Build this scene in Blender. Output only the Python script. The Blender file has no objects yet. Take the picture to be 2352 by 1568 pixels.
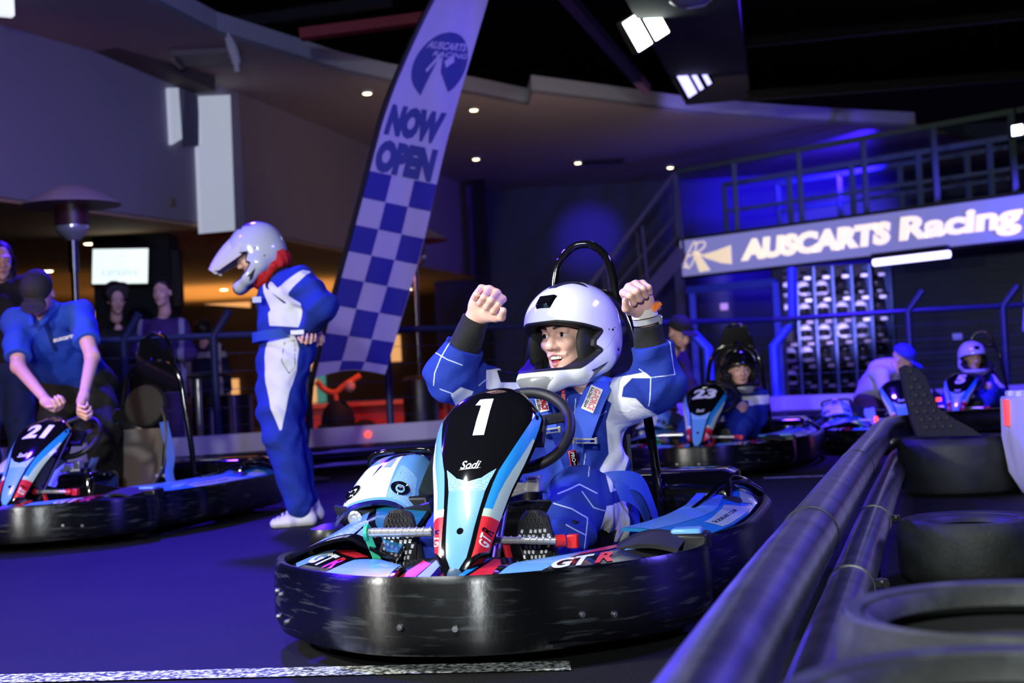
import bpy, bmesh, math, random
import numpy as np
from math import sin, cos, pi, radians, sqrt
from mathutils import Vector, Matrix
from mathutils.geometry import delaunay_2d_cdt

scene = bpy.context.scene
COL = scene.collection
random.seed(7)
rng = np.random.RandomState(5)

# ------------------------------------------------------------------ camera
FPX = 3267.0; CAMH = 0.72
cam_data = bpy.data.cameras.new('camera'); cam = bpy.data.objects.new('camera', cam_data); COL.objects.link(cam)
cam_data.sensor_width = 36.0; cam_data.lens = 36.0 * FPX / 2352.0
cam_data.clip_end = 200
cam_data.dof.use_dof = True; cam_data.dof.focus_distance = 4.1; cam_data.dof.aperture_fstop = 3.6
CAMM = Matrix.Translation((0, 0, CAMH)) @ Matrix.Rotation(pi/2 + radians(1.47), 4, 'X') @ Matrix.Rotation(radians(-3.0), 4, 'Z')
cam.matrix_world = CAMM
scene.camera = cam

def W(px, py, d):
    return CAMM @ Vector(((px-1176)/FPX*d, -(py-784)/FPX*d, -d))
def G(px, py, z=0.0):
    o = Vector((0, 0, CAMH)); r = W(px, py, 1.0) - o
    return o + r * ((z-CAMH)/r.z)

# ------------------------------------------------------------------ world, exposure, large lights
world = bpy.data.worlds.new('world'); scene.world = world; world.use_nodes = True
world.node_tree.nodes['Background'].inputs[0].default_value = (0.10, 0.08, 0.30, 1)
world.node_tree.nodes['Background'].inputs[1].default_value = 0.007
scene.view_settings.view_transform = 'Standard'; scene.view_settings.look = 'None'
scene.view_settings.exposure = 0.0; scene.view_settings.gamma = 1.0
scene.view_settings.use_curve_mapping = False
scene.cycles.use_denoising = True
scene.cycles.max_bounces = 6
scene.cycles.sample_clamp_indirect = 4.0

def lamp(name, typ, loc, target, energy, color, size=0.5, sizey=None, spot=60, blend=.5):
    L = bpy.data.lights.new(name, typ); o = bpy.data.objects.new(name, L); COL.objects.link(o)
    L.energy = energy; L.color = color
    if typ == 'AREA':
        L.size = size
        if sizey: L.shape = 'RECTANGLE'; L.size_y = sizey
    elif typ == 'SPOT':
        L.spot_size = radians(spot); L.spot_blend = blend; L.shadow_soft_size = size
    else:
        L.shadow_soft_size = size
    o.location = loc
    o.rotation_euler = (Vector(target)-Vector(loc)).to_track_quat('-Z', 'Y').to_euler()
    return o

lamp('white_flood_light', 'SPOT', (-3.2, 2.5, 2.1), (-.1, 4.9, 0.75), 740, (1.0, 0.98, 0.95), size=.16, spot=104, blend=.4)
lamp('white_flood_light', 'SPOT', (-.55, -2.0, 1.9), (0.2, 5.5, 0.85), 980, (0.93, 0.98, 1.0), size=.12, spot=60, blend=.6)
lamp('blue_flood_light', 'SPOT', (-4.6, 6.6, 4.6), (-1.6, 4.6, 0), 2700, (0.05, 0.012, 1.0), size=.2, spot=88, blend=.7)
lamp('blue_flood_light', 'SPOT', (-2.4, 11.3, 4.8), (-1.8, 7.0, 0), 3000, (0.05, 0.012, 1.0), size=.2, spot=85, blend=.7)
lamp('blue_flood_light', 'SPOT', (2.6, 11.5, 4.9), (3.2, 13.2, 0.3), 3800, (0.07, 0.02, 1.0), size=.2, spot=95, blend=.7)
lamp('blue_flood_light', 'AREA', (3.4, 5.0, 3.4), (1.2, 4.2, 0.3), 210, (0.13, 0.09, 1.0), size=1.2, sizey=.4)
lamp('violet_flood_light', 'SPOT', (-1.6, 8.0, 3.2), (-4.6, 14.5, 3.6), 320, (0.27, 0.27, 1.0), size=.3, spot=90, blend=.8)
lamp('blue_flag_light', 'SPOT', (.9, 8.8, 3.9), (-.9, 11.0, 2.2), 200, (0.20, 0.12, 1.0), size=.15, spot=75, blend=.7)
lamp('blue_flood_light', 'SPOT', (7.6, 18.5, 2.5), (5.0, 22.5, 1.2), 900, (0.08, 0.04, 1.0), size=.2, spot=100, blend=.7)
lamp('warm_side_light', 'SPOT', (-3.9, 6.0, 2.0), (-2.7, 7.9, 1.0), 95, (1.0, .42, .14), size=.2, spot=70, blend=.7)
lamp('white_strip_light', 'AREA', (-1.0, 2.8, 2.5), (1.0, 3.6, 0.2), 42, (0.9, 0.97, 1.0), size=.9, sizey=.15)

# ------------------------------------------------------------------ materials
MATS = {}
def mat(name, col, rough=.5, metal=0.0, noise=None, bump=None, coat=0.0, emit=None, sheen=0, spec=.5, alpha=1.0, trans=0.0, subs=0.0):
    if name in MATS: return MATS[name]
    m = bpy.data.materials.new(name); m.use_nodes = True; nt = m.node_tree; b = nt.nodes['Principled BSDF']
    b.inputs['Base Color'].default_value = (*col, 1); b.inputs['Roughness'].default_value = rough
    b.inputs['Metallic'].default_value = metal; b.inputs['Coat Weight'].default_value = coat; b.inputs['Coat Roughness'].default_value = .06
    b.inputs['Specular IOR Level'].default_value = spec
    b.inputs['Transmission Weight'].default_value = trans
    if subs:
        b.inputs['Subsurface Weight'].default_value = subs; b.inputs['Subsurface Radius'].default_value = (1.0, .35, .2); b.inputs['Subsurface Scale'].default_value = .006
    if alpha < 1: b.inputs['Alpha'].default_value = alpha
    if emit: b.inputs['Emission Color'].default_value = (*emit[0], 1); b.inputs['Emission Strength'].default_value = emit[1]
    tc = nt.nodes.new('ShaderNodeTexCoord')
    if noise:  # (scale, colour2, stretch, low, high)
        mp = nt.nodes.new('ShaderNodeMapping'); mp.inputs['Scale'].default_value = noise[2]
        n = nt.nodes.new('ShaderNodeTexNoise'); n.inputs['Scale'].default_value = noise[0]; n.inputs['Detail'].default_value = 6
        r = nt.nodes.new('ShaderNodeMapRange'); r.inputs[1].default_value = noise[3]; r.inputs[2].default_value = noise[4]
        mx = nt.nodes.new('ShaderNodeMix'); mx.data_type = 'RGBA'
        mx.inputs[6].default_value = (*col, 1); mx.inputs[7].default_value = (*noise[1], 1)
        nt.links.new(tc.outputs['Object'], mp.inputs[0]); nt.links.new(mp.outputs[0], n.inputs['Vector'])
        nt.links.new(n.outputs['Fac'], r.inputs[0]); nt.links.new(r.outputs[0], mx.inputs[0]); nt.links.new(mx.outputs[2], b.inputs['Base Color'])
    if bump:   # (scale, strength, distance)
        n2 = nt.nodes.new('ShaderNodeTexNoise'); n2.inputs['Scale'].default_value = bump[0]; n2.inputs['Detail'].default_value = 4
        bp = nt.nodes.new('ShaderNodeBump'); bp.inputs['Strength'].default_value = bump[1]; bp.inputs['Distance'].default_value = bump[2]
        nt.links.new(tc.outputs['Object'], n2.inputs['Vector']); nt.links.new(n2.outputs['Fac'], bp.inputs['Height']); nt.links.new(bp.outputs[0], b.inputs['Normal'])
    MATS[name] = m
    return m

def region_mat(name, base, regions, rough=.8, bump=(260, .25, .001), coat=0.0, metal=0.0, fold=None):
    """base colour overlaid by regions (attribute, colour, edge width, rough): the attribute is a signed distance, inside < 0"""
    if name in MATS: return MATS[name]
    m = bpy.data.materials.new(name); m.use_nodes = True; nt = m.node_tree; b = nt.nodes['Principled BSDF']
    b.inputs['Roughness'].default_value = rough; b.inputs['Coat Weight'].default_value = coat; b.inputs['Metallic'].default_value = metal
    if fold: b.inputs['Specular IOR Level'].default_value = .2
    b.inputs['Coat Roughness'].default_value = .05
    cur = None; rcur = None; ccur = None
    for at, col, w, rr in regions:
        a = nt.nodes.new('ShaderNodeAttribute'); a.attribute_name = at
        r = nt.nodes.new('ShaderNodeMapRange'); r.inputs[1].default_value = -w; r.inputs[2].default_value = w; r.inputs[3].default_value = 1; r.inputs[4].default_value = 0
        mx = nt.nodes.new('ShaderNodeMix'); mx.data_type = 'RGBA'; mx.inputs[7].default_value = (*col, 1)
        nt.links.new(a.outputs['Fac'], r.inputs[0]); nt.links.new(r.outputs[0], mx.inputs[0])
        if cur is None: mx.inputs[6].default_value = (*base, 1)
        else: nt.links.new(cur, mx.inputs[6])
        cur = mx.outputs[2]
        mr = nt.nodes.new('ShaderNodeMix'); mr.inputs[3].default_value = rr
        nt.links.new(r.outputs[0], mr.inputs[0])
        if rcur is None: mr.inputs[2].default_value = rough
        else: nt.links.new(rcur, mr.inputs[2])
        rcur = mr.outputs[0]
        if coat:
            mc = nt.nodes.new('ShaderNodeMix'); mc.inputs[3].default_value = 0 if rr >= .6 else coat; mc.inputs[2].default_value = coat
            nt.links.new(r.outputs[0], mc.inputs[0])
            if ccur is not None: nt.links.new(ccur, mc.inputs[2])
            ccur = mc.outputs[0]; nt.links.new(ccur, b.inputs['Coat Weight'])
    if cur is None: b.inputs['Base Color'].default_value = (*base, 1)
    else: nt.links.new(cur, b.inputs['Base Color']); nt.links.new(rcur, b.inputs['Roughness'])
    if bump:
        tc = nt.nodes.new('ShaderNodeTexCoord')
        n2 = nt.nodes.new('ShaderNodeTexNoise'); n2.inputs['Scale'].default_value = bump[0]; n2.inputs['Detail'].default_value = 4
        bp = nt.nodes.new('ShaderNodeBump'); bp.inputs['Strength'].default_value = bump[1]; bp.inputs['Distance'].default_value = bump[2]
        nt.links.new(tc.outputs['Object'], n2.inputs['Vector']); nt.links.new(n2.outputs['Fac'], bp.inputs['Height'])
        last = bp.outputs[0]
        if fold:
            n3 = nt.nodes.new('ShaderNodeTexNoise'); n3.inputs['Scale'].default_value = fold[0]; n3.inputs['Detail'].default_value = 3; n3.inputs['Distortion'].default_value = 1.2
            b3 = nt.nodes.new('ShaderNodeBump'); b3.inputs['Strength'].default_value = fold[1]; b3.inputs['Distance'].default_value = fold[2]
            nt.links.new(tc.outputs['Object'], n3.inputs['Vector']); nt.links.new(n3.outputs['Fac'], b3.inputs['Height']); nt.links.new(last, b3.inputs['Normal']); last = b3.outputs[0]
        nt.links.new(last, b.inputs['Normal'])
    MATS[name] = m
    return m

BLK = (.006, .006, .007)
M_black = mat('black_plastic', BLK, .38)
M_gloss = mat('gloss_black', (.004, .004, .005), .08, coat=.6)
M_matte = mat('matte_black', (.008, .008, .009), .75)
M_rubber = mat('rubber', (.012, .012, .013), .6, bump=(120, .3, .001))
M_scuff = mat('scuffed_plastic', (.0016, .0020, .0022), .33, noise=(8, (.060, .070, .075), (1.0, 1.0, 9.0), .56, .80), bump=(40, .25, .002))
M_chrome = mat('chrome', (.78, .78, .78), .2, .72)
M_steel = mat('steel', (.45, .46, .48), .35, 1.0)
M_lblue = mat('light_blue', (.135, .37, .72), .3, coat=.5)
M_mblue = mat('mid_blue', (.015, .24, .60), .3, coat=.5)
M_white = mat('white_sticker', (.80, .84, .82), .3, coat=.5)
M_pale = mat('pale_green_sticker', (.44, .58, .48), .3, coat=.4)
M_red = mat('red_sticker', (.62, .02, .035), .3, coat=.4)
M_redp = mat('red_plastic', (.55, .015, .02), .3)
M_navy = mat('navy_edge', (.01, .01, .09), .2, coat=.4)
M_green = mat('green_plastic', (.03, .50, .28), .4)
M_teal = mat('teal_plastic', (.01, .16, .26), .25, coat=.4)
M_paint = mat('white_paint', (.8, .8, .8), .6)
M_tblue = mat('blue_paint_metal', (.05, .10, .55), .45)

# ------------------------------------------------------------------ helpers: tagging
def tag(o, label=None, cat=None, group=None, kind=None):
    if label: o['label'] = label
    if cat: o['category'] = cat
    if group: o['group'] = group
    if kind: o['kind'] = kind
    return o
def empty(name, loc=(0, 0, 0), rz=0.0, label=None, cat=None, group=None):
    o = bpy.data.objects.new(name, None); COL.objects.link(o); o.location = loc; o.rotation_euler = (0, 0, rz); o.empty_display_size = .1
    return tag(o, label, cat, group)
def copy_tree(o, parent=None):
    c = o.copy(); COL.objects.link(c); c.parent = parent
    for ch in list(o.children):
        copy_tree(ch, c)
    return c

# ------------------------------------------------------------------ helpers: mesh building
def frame_from(d):
    d = Vector(d).normalized()
    u = Vector((0, 0, 1)) if abs(d.z) < .95 else Vector((1, 0, 0))
    x = u.cross(d).normalized(); y = d.cross(x)
    return x, y, d

_tc = {}
def text2d(s, bold=.0, shear=0.0, sx=1.0):
    key = (s, bold, shear, sx)
    if key in _tc: return _tc[key]
    c = bpy.data.curves.new('t', 'FONT'); c.body = s; c.offset = bold; c.shear = 0; c.resolution_u = 3; c.fill_mode = 'FRONT'
    o = bpy.data.objects.new('t', c); COL.objects.link(o)
    bpy.context.view_layer.update()
    me = bpy.data.meshes.new_from_object(o.evaluated_get(bpy.context.evaluated_depsgraph_get()))
    vs = np.array([v.co[:2] for v in me.vertices]); fs = [tuple(p.vertices) for p in me.polygons]
    bpy.data.objects.remove(o); bpy.data.curves.remove(c); bpy.data.meshes.remove(me)
    vs[:, 0] *= sx; vs[:, 0] += vs[:, 1]*shear
    lo = vs.min(0); hi = vs.max(0); vs = (vs-(lo+hi)/2)/(hi[1]-lo[1])
    bm = bmesh.new(); bv = [bm.verts.new((x, y, 0)) for x, y in vs]
    for f in fs:
        try: bm.faces.new([bv[i] for i in f])
        except ValueError: pass
    bmesh.ops.triangulate(bm, faces=bm.faces[:])
    for _ in range(2):
        le = [e for e in bm.edges if e.calc_length() > .28]
        if le: bmesh.ops.subdivide_edges(bm, edges=le, cuts=1, use_grid_fill=False); bmesh.ops.triangulate(bm, faces=[f for f in bm.faces if len(f.verts) > 3])
    bm.verts.index_update(); vs = np.array([v.co[:2] for v in bm.verts]); fs = [tuple(v.index for v in f.verts) for f in bm.faces]; bm.free()
    _tc[key] = (vs, fs)
    return _tc[key]

class MB:
    def __init__(s): s.v = []; s.f = []; s.m = []
    def add(s, vs, fs, mi=0):
        n = len(s.v); s.v += [tuple(v) for v in vs]
        for f in fs: s.f.append(tuple(i+n for i in f)); s.m.append(mi)
    def box(s, c, size, R=None, mi=0):
        c = Vector(c); h = [k/2 for k in size]
        vs = [Vector((x*h[0], y*h[1], z*h[2])) for x in (-1, 1) for y in (-1, 1) for z in (-1, 1)]
        if R is not None: vs = [R @ v for v in vs]
        s.add([v+c for v in vs], [(0, 1, 3, 2), (4, 6, 7, 5), (0, 4, 5, 1), (2, 3, 7, 6), (0, 2, 6, 4), (1, 5, 7, 3)], mi)
    def bar(s, a, b, w, h, mi=0, up=(0, 0, 1)):
        a = Vector(a); b = Vector(b); d = (b-a); L = d.length; d.normalize(); up = Vector(up)
        x = d.cross(up).normalized(); y = x.cross(d)
        R = Matrix((x, d, y)).transposed()
        s.box((a+b)/2, (w, L, h), R, mi)
    def cyl(s, a, b, r0, r1=None, n=16, mi=0, caps=True):
        a = Vector(a); b = Vector(b); r1 = r0 if r1 is None else r1
        x, y, d = frame_from(b-a)
        vs = []
        for p, r in ((a, r0), (b, r1)):
            for i in range(n):
                t = 2*pi*i/n; vs.append(p+x*(r*cos(t))+y*(r*sin(t)))
        fs = [(i, (i+1) % n, n+(i+1) % n, n+i) for i in range(n)]
        if caps: fs += [tuple(reversed(range(n))), tuple(range(n, 2*n))]
        s.add(vs, fs, mi)
    def tube(s, pts, r, n=10, mi=0, closed=False, sub=0):
        pts = [Vector(p) for p in pts]
        if sub: pts = smooth_path(pts, sub, closed)
        N = len(pts); vs = []; prev = None
        for i, p in enumerate(pts):
            a = pts[i-1] if (i > 0 or closed) else p; b = pts[(i+1) % N] if (i < N-1 or closed) else p
            d = (b-a).normalized()
            if prev is None: x, y, _ = frame_from(d)
            else:
                x = prev-d*prev.dot(d); x.normalize(); y = d.cross(x)
            prev = x
            rr = r[min(i*len(r)//N, len(r)-1)] if isinstance(r, (list, tuple)) else r
            for k in range(n):
                t = 2*pi*k/n; vs.append(p+x*(rr*cos(t))+y*(rr*sin(t)))
        M = N if closed else N-1; fs = []
        for i in range(M):
            j = (i+1) % N
            for k in range(n): fs.append((i*n+k, i*n+(k+1) % n, j*n+(k+1) % n, j*n+k))
        if not closed: fs += [tuple(reversed(range(n))), tuple(range((N-1)*n, N*n))]
        s.add(vs, fs, mi)
    def lathe(s, prof, n=24, T=None, mi=0, cap=True):
        vs = []
        for r, z in prof:
            for i in range(n):
                t = 2*pi*i/n; v = Vector((r*cos(t), r*sin(t), z)); vs.append(T @ v if T is not None else v)
        fs = []
        for k in range(len(prof)-1):
            for i in range(n): fs.append((k*n+i, k*n+(i+1) % n, (k+1)*n+(i+1) % n, (k+1)*n+i))
        if cap:
            if prof[0][0] > 1e-5: fs.append(tuple(reversed(range(n))))
            if prof[-1][0] > 1e-5: fs.append(tuple(range((len(prof)-1)*n, len(prof)*n)))
        s.add(vs, fs, mi)
    def sph(s, c, r, n=16, m=10, R=None, mi=0):
        if not isinstance(r, (tuple, list)): r = (r, r, r)
        prof = []
        vs = []; c = Vector(c)
        for j in range(m+1):
            a = -pi/2+pi*j/m
            for i in range(n):
                t = 2*pi*i/n; v = Vector((r[0]*cos(a)*cos(t), r[1]*cos(a)*sin(t), r[2]*sin(a)))
                if R is not None: v = R @ v
                vs.append(v+c)
        s.add(vs, [(j*n+i, j*n+(i+1) % n, (j+1)*n+(i+1) % n, (j+1)*n+i) for j in range(m) for i in range(n)], mi)
    def prism(s, poly, z0, z1, T=None, mi=0):
        n = len(poly); vs = [Vector((x, y, z)) for z in (z0, z1) for x, y in poly]
        if T is not None: vs = [T @ v for v in vs]
        s.add(vs, [(i, (i+1) % n, n+(i+1) % n, n+i) for i in range(n)]+[tuple(reversed(range(n))), tuple(range(n, 2*n))], mi)
    def grid(s, fn, nu, nv, mi=0, thick=0.0, mi2=None):
        P = [[Vector(fn(i/nu, j/nv)) for i in range(nu+1)] for j in range(nv+1)]
        vs = [p for row in P for p in row]; w = nu+1
        fs = [(j*w+i, j*w+i+1, (j+1)*w+i+1, (j+1)*w+i) for j in range(nv) for i in range(nu)]
        if not thick: s.add(vs, fs, mi); return
        N = []
        for j in range(nv+1):
            for i in range(nu+1):
                a = P[j][min(i+1, nu)]-P[j][max(i-1, 0)]; b = P[min(j+1, nv)][i]-P[max(j-1, 0)][i]
                n = a.cross(b); N.append(n.normalized() if n.length > 1e-12 else Vector((0, 0, 1)))
        vb = [p-n*thick for p, n in zip(vs, N)]; K = len(vs)
        s.add(vs+vb, fs, mi)
        base = len(s.v)-2*K; m2 = mi if mi2 is None else mi2
        for f in fs: s.f.append(tuple(reversed([base+K+i for i in f]))); s.m.append(m2)
        loop = [i for i in range(w)]+[j*w+nu for j in range(1, nv+1)]+[nv*w+i for i in range(nu-1, -1, -1)]+[j*w for j in range(nv-1, 0, -1)]
        for a, b in zip(loop, loop[1:]+loop[:1]): s.f.append((base+a, base+K+a, base+K+b, base+b)); s.m.append(m2)
    def ribbon(s, pts, w, side, mi=0, thick=.003, sub=6):
        pts = smooth_path([Vector(p) for p in pts], sub); side = Vector(side).normalized()
        N = len(pts)-1
        def fn(u, v):
            k = min(int(v*N+1e-6), N); p = pts[k]
            return p+side*(w*(u-.5))
        s.grid(fn, 2, N, mi, thick)
    def decal(s, surf, poly, off=.001, mi=0, step=.06):
        """polygon in the (u,v) of a surface, draped over it"""
        pts = []
        n = len(poly)
        for i in range(n):
            a = Vector(poly[i]); b = Vector(poly[(i+1) % n]); k = max(1, int((b-a).length/step))
            for t in range(k): pts.append(a.lerp(b, t/k))
        nb = len(pts); A = np.array([p[:] for p in pts])
        lo = A.min(0); hi = A.max(0)
        gx = np.arange(lo[0]+step/2, hi[0], step); gy = np.arange(lo[1]+step/2, hi[1], step)
        if len(gx) and len(gy):
            XX, YY = np.meshgrid(gx, gy); Q = np.stack([XX.ravel(), YY.ravel()], 1)
            d = poly_sd(Q, A); Q = Q[d < -step*.3]
            pts += [Vector(q) for q in Q]
        r = delaunay_2d_cdt(pts, [], [list(range(nb))], 1, 1e-7)
        s.wrap(surf, [tuple(v) for v in r[0]], r[2], off, mi)
    def wrap(s, surf, vs2, fs, off=.001, mi=0):
        out = []; e = 1e-3
        for u, v in vs2:
            p = Vector(surf(u, v)); a = Vector(surf(u+e, v))-Vector(surf(u-e, v)); b = Vector(surf(u, v+e))-Vector(surf(u, v-e))
            n = a.cross(b); n = n.normalized() if n.length > 1e-14 else Vector((0, 0, 1)); out.append(p+n*off)
        s.add(out, fs, mi)
    def text(s, string, T, size, mi=0, bold=0.0, shear=0.0, sx=1.0, depth=0.0):
        """T maps (x, y, 0) to space; flat lettering or with a depth"""
        vs, fs = text2d(string, bold, shear, sx)
        front = [T @ Vector((x*size, y*size, depth)) for x, y in vs]
        s.add(front, fs, mi)
        if depth:
            ed = {}
            for f in fs:
                for a, b in zip(f, f[1:]+f[:1]): ed[(a, b)] = 1
            back = [T @ Vector((x*size, y*size, 0)) for x, y in vs]; K = len(front)
            s.add(front+back, [(b, a, K+a, K+b) for (a, b) in ed if (b, a) not in ed], mi)
    def text_on(s, string, surf, c, du, dv, off=.0015, mi=0, bold=0.0, shear=0.0, sx=1.0):
        """lettering draped on surf; c centre, du/dv the uv vectors of one text-height in x and y"""
        vs, fs = text2d(string, bold, shear, sx)
        s.wrap(surf, [(c[0]+x*du[0]+y*dv[0], c[1]+x*du[1]+y*dv[1]) for x, y in vs], fs, off, mi)
    def build(s, name, mats, parent=None, smooth=40, bevel=0, sub=0):
        me = bpy.data.meshes.new(name); me.from_pydata(s.v, [], s.f)
        if not isinstance(mats, (list, tuple)): mats = [mats]
        for m in mats: me.materials.append(m)
        me.polygons.foreach_set('material_index', s.m)
        me.validate(); me.update()
        if smooth:
            me.shade_smooth(); me.set_sharp_from_angle(angle=radians(smooth))
        o = bpy.data.objects.new(name, me); COL.objects.link(o)
        if parent: o.parent = parent
        if bevel:
            b = o.modifiers.new('bevel', 'BEVEL'); b.width = bevel; b.segments = 2; b.limit_method = 'ANGLE'; b.angle_limit = radians(40)
        return o

def smooth_path(pts, sub, closed=False):
    N = len(pts); out = []
    M = N if closed else N-1
    for i in range(M):
        p0 = pts[(i-1) % N] if (closed or i > 0) else pts[i]*2-pts[i+1]
        p1 = pts[i]; p2 = pts[(i+1) % N]; p3 = pts[(i+2) % N] if (closed or i+2 < N) else pts[i+1]*2-pts[i]
        for k in range(sub):
            t = k/sub; out.append(.5*((2*p1)+(p2-p0)*t+(2*p0-5*p1+4*p2-p3)*t*t+(3*p1-p0-3*p2+p3)*t**3))
    if not closed: out.append(pts[-1])
    return out

def poly_sd(Q, poly):
    """signed distance of points Q (n,2) to a polygon; negative inside"""
    P = np.asarray(poly, float); n = len(P)
    d = np.full(len(Q), 1e9); inside = np.zeros(len(Q), bool)
    for i in range(n):
        a = P[i]; b = P[(i+1) % n]; e = b-a; w = Q-a
        t = np.clip((w@e)/max(e@e, 1e-14), 0, 1); r = w-t[:, None]*e
        d = np.minimum(d, (r*r).sum(1))
        c = (a[1] > Q[:, 1]) != (b[1] > Q[:, 1])
        with np.errstate(divide='ignore', invalid='ignore'):
            x = a[0]+(Q[:, 1]-a[1])*(b[0]-a[0])/((b[1]-a[1]) if b[1] != a[1] else 1e-12)
        inside ^= c & (Q[:, 0] < x)
    d = np.sqrt(d)
    return np.where(inside, -d, d)
def line_d(Q, pts):
    P = np.asarray(pts, float); d = np.full(len(Q), 1e9)
    for a, b in zip(P[:-1], P[1:]):
        e = b-a; w = Q-a; t = np.clip((w@e)/max(e@e, 1e-14), 0, 1); r = w-t[:, None]*e
        d = np.minimum(d, (r*r).sum(1))
    return np.sqrt(d)

# ------------------------------------------------------------------ signed-distance modelling (bodies, clothes, helmets)
def cap(a, b, ra, rb, k=.02, flat=None):
    """tapered limb from a to b; flat=(axis, factor) widens across one axis"""
    a = np.array(a, float); b = np.array(b, float)
    def f(P, infl=0.0):
        if flat is not None:
            ax = np.array(flat[0], float); ax /= np.linalg.norm(ax); s = 1-1/flat[1]
            Q = P-np.outer((P-a)@ax, ax)*s
            A = a; B = b-ax*((b-a)@ax)*s
        else: Q, A, B = P, a, b
        e = B-A; w = Q-A; t = np.clip((w@e)/max(e@e, 1e-12), 0, 1); r = w-t[:, None]*e
        return np.sqrt((r*r).sum(1))-(ra+(rb-ra)*t)-infl
    c = (a+b)/2; R = np.linalg.norm(b-a)/2+max(ra, rb)*(flat[1] if flat is not None else 1)
    return (f, k, c, R)
def ell(c, r, R=None, k=.02):
    c = np.array(c, float); r = np.array(r, float); RR = None if R is None else np.array(R, float)
    def f(P, infl=0.0):
        q = P-c
        if RR is not None: q = q@RR
        rr = r+infl
        k0 = np.sqrt(((q/rr)**2).sum(1)); k1 = np.sqrt(((q/rr**2)**2).sum(1))
        return np.where(k0 < 1e-6, -rr.min(), k0*(k0-1)/np.maximum(k1, 1e-9))
    return (f, k, c, r.max())
def smin(a, b, k):
    h = np.clip(.5+.5*(b-a)/k, 0, 1)
    return b+(a-b)*h-k*h*(1-h)
def union(prims, P, infl=0.0, far=.12):
    D = np.full(len(P), .5)
    for f, k, c, R in prims:
        q = P-c; m = (q*q).sum(1) < (R+infl+far)**2
        if not m.any(): continue
        D[m] = smin(D[m], f(P[m], infl), k)
    return D
def bounds(prims, pad=.03):
    lo = np.min([c-R for f, k, c, R in prims], 0)-pad; hi = np.max([c+R for f, k, c, R in prims], 0)+pad
    return lo, hi
def surfnet(fn, lo, hi, h, B=6):
    lo = np.array(lo, float); hi = np.array(hi, float)
    nb = np.maximum(1, np.ceil((hi-lo)/(h*B))).astype(int); n = nb*B
    bi = np.stack(np.meshgrid(*[np.arange(k) for k in nb], indexing='ij'), -1).reshape(-1, 3)
    cen = lo+(bi+.5)*B*h
    Dc = np.concatenate([fn(cen[i:i+200000]) for i in range(0, len(cen), 200000)])
    act = np.abs(Dc) < B*h*.87*1.35+.004
    D = np.repeat(np.repeat(np.repeat(np.where(Dc > 0, 1, -1).astype(np.float32).reshape(nb), B, 0), B, 1), B, 2)
    D = np.pad(D, ((0, 1), (0, 1), (0, 1)), mode='edge')
    ab = bi[act]
    o = np.stack(np.meshgrid(*[np.arange(B+1)]*3, indexing='ij'), -1).reshape(-1, 3)
    step = max(1, 400000//len(o))
    for i in range(0, len(ab), step):
        I = (ab[i:i+step, None, :]*B+o[None]).reshape(-1, 3)
        D[I[:, 0], I[:, 1], I[:, 2]] = fn(lo+I*h)
    o = np.stack(np.meshgrid(*[np.arange(B)]*3, indexing='ij'), -1).reshape(-1, 3)
    C = (ab[:, None, :]*B+o[None]).reshape(-1, 3)
    corners = [(a, b, c) for a in (0, 1) for b in (0, 1) for c in (0, 1)]
    V = np.stack([D[C[:, 0]+a, C[:, 1]+b, C[:, 2]+c] for a, b, c in corners], 1)
    mix = (V.min(1) < 0) & (V.max(1) >= 0); C = C[mix]; V = V[mix]
    S = np.zeros((len(C), 3)); cnt = np.zeros(len(C))
    co = np.array(corners)
    for p in range(8):
        for q in range(p+1, 8):
            if np.abs(co[p]-co[q]).sum() != 1: continue
            a = V[:, p]; b = V[:, q]; m = (a < 0) != (b < 0)
            t = np.where(m, a/np.where(a == b, 1, a-b), 0)
            S[m] += (co[p]+(co[q]-co[p])*t[:, None])[m]; cnt[m] += 1
    verts = lo+(C+S/cnt[:, None])*h
    key = (C[:, 0]*(n[1]+2)+C[:, 1])*(n[2]+2)+C[:, 2]
    order = np.argsort(key); ks = key[order]
    def find(c):
        kk = (c[:, 0]*(n[1]+2)+c[:, 1])*(n[2]+2)+c[:, 2]
        i = np.searchsorted(ks, kk); i = np.clip(i, 0, len(ks)-1); ok = ks[i] == kk
        return np.where(ok, order[i], -1)
    quads = []
    for ax in range(3):
        e = [4, 2, 1][ax]; a = V[:, 0]; b = V[:, e]; m = (a < 0) != (b < 0)
        c = C[m]; u = np.eye(3, dtype=int)[(ax+1) % 3]; w = np.eye(3, dtype=int)[(ax+2) % 3]
        q = np.stack([find(c-u-w), find(c-w), find(c), find(c-u)], 1)
        flip = a[m] >= 0; q[flip] = q[flip][:, ::-1]
        quads.append(q[(q >= 0).all(1)])
    return verts, np.concatenate(quads)
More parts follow.
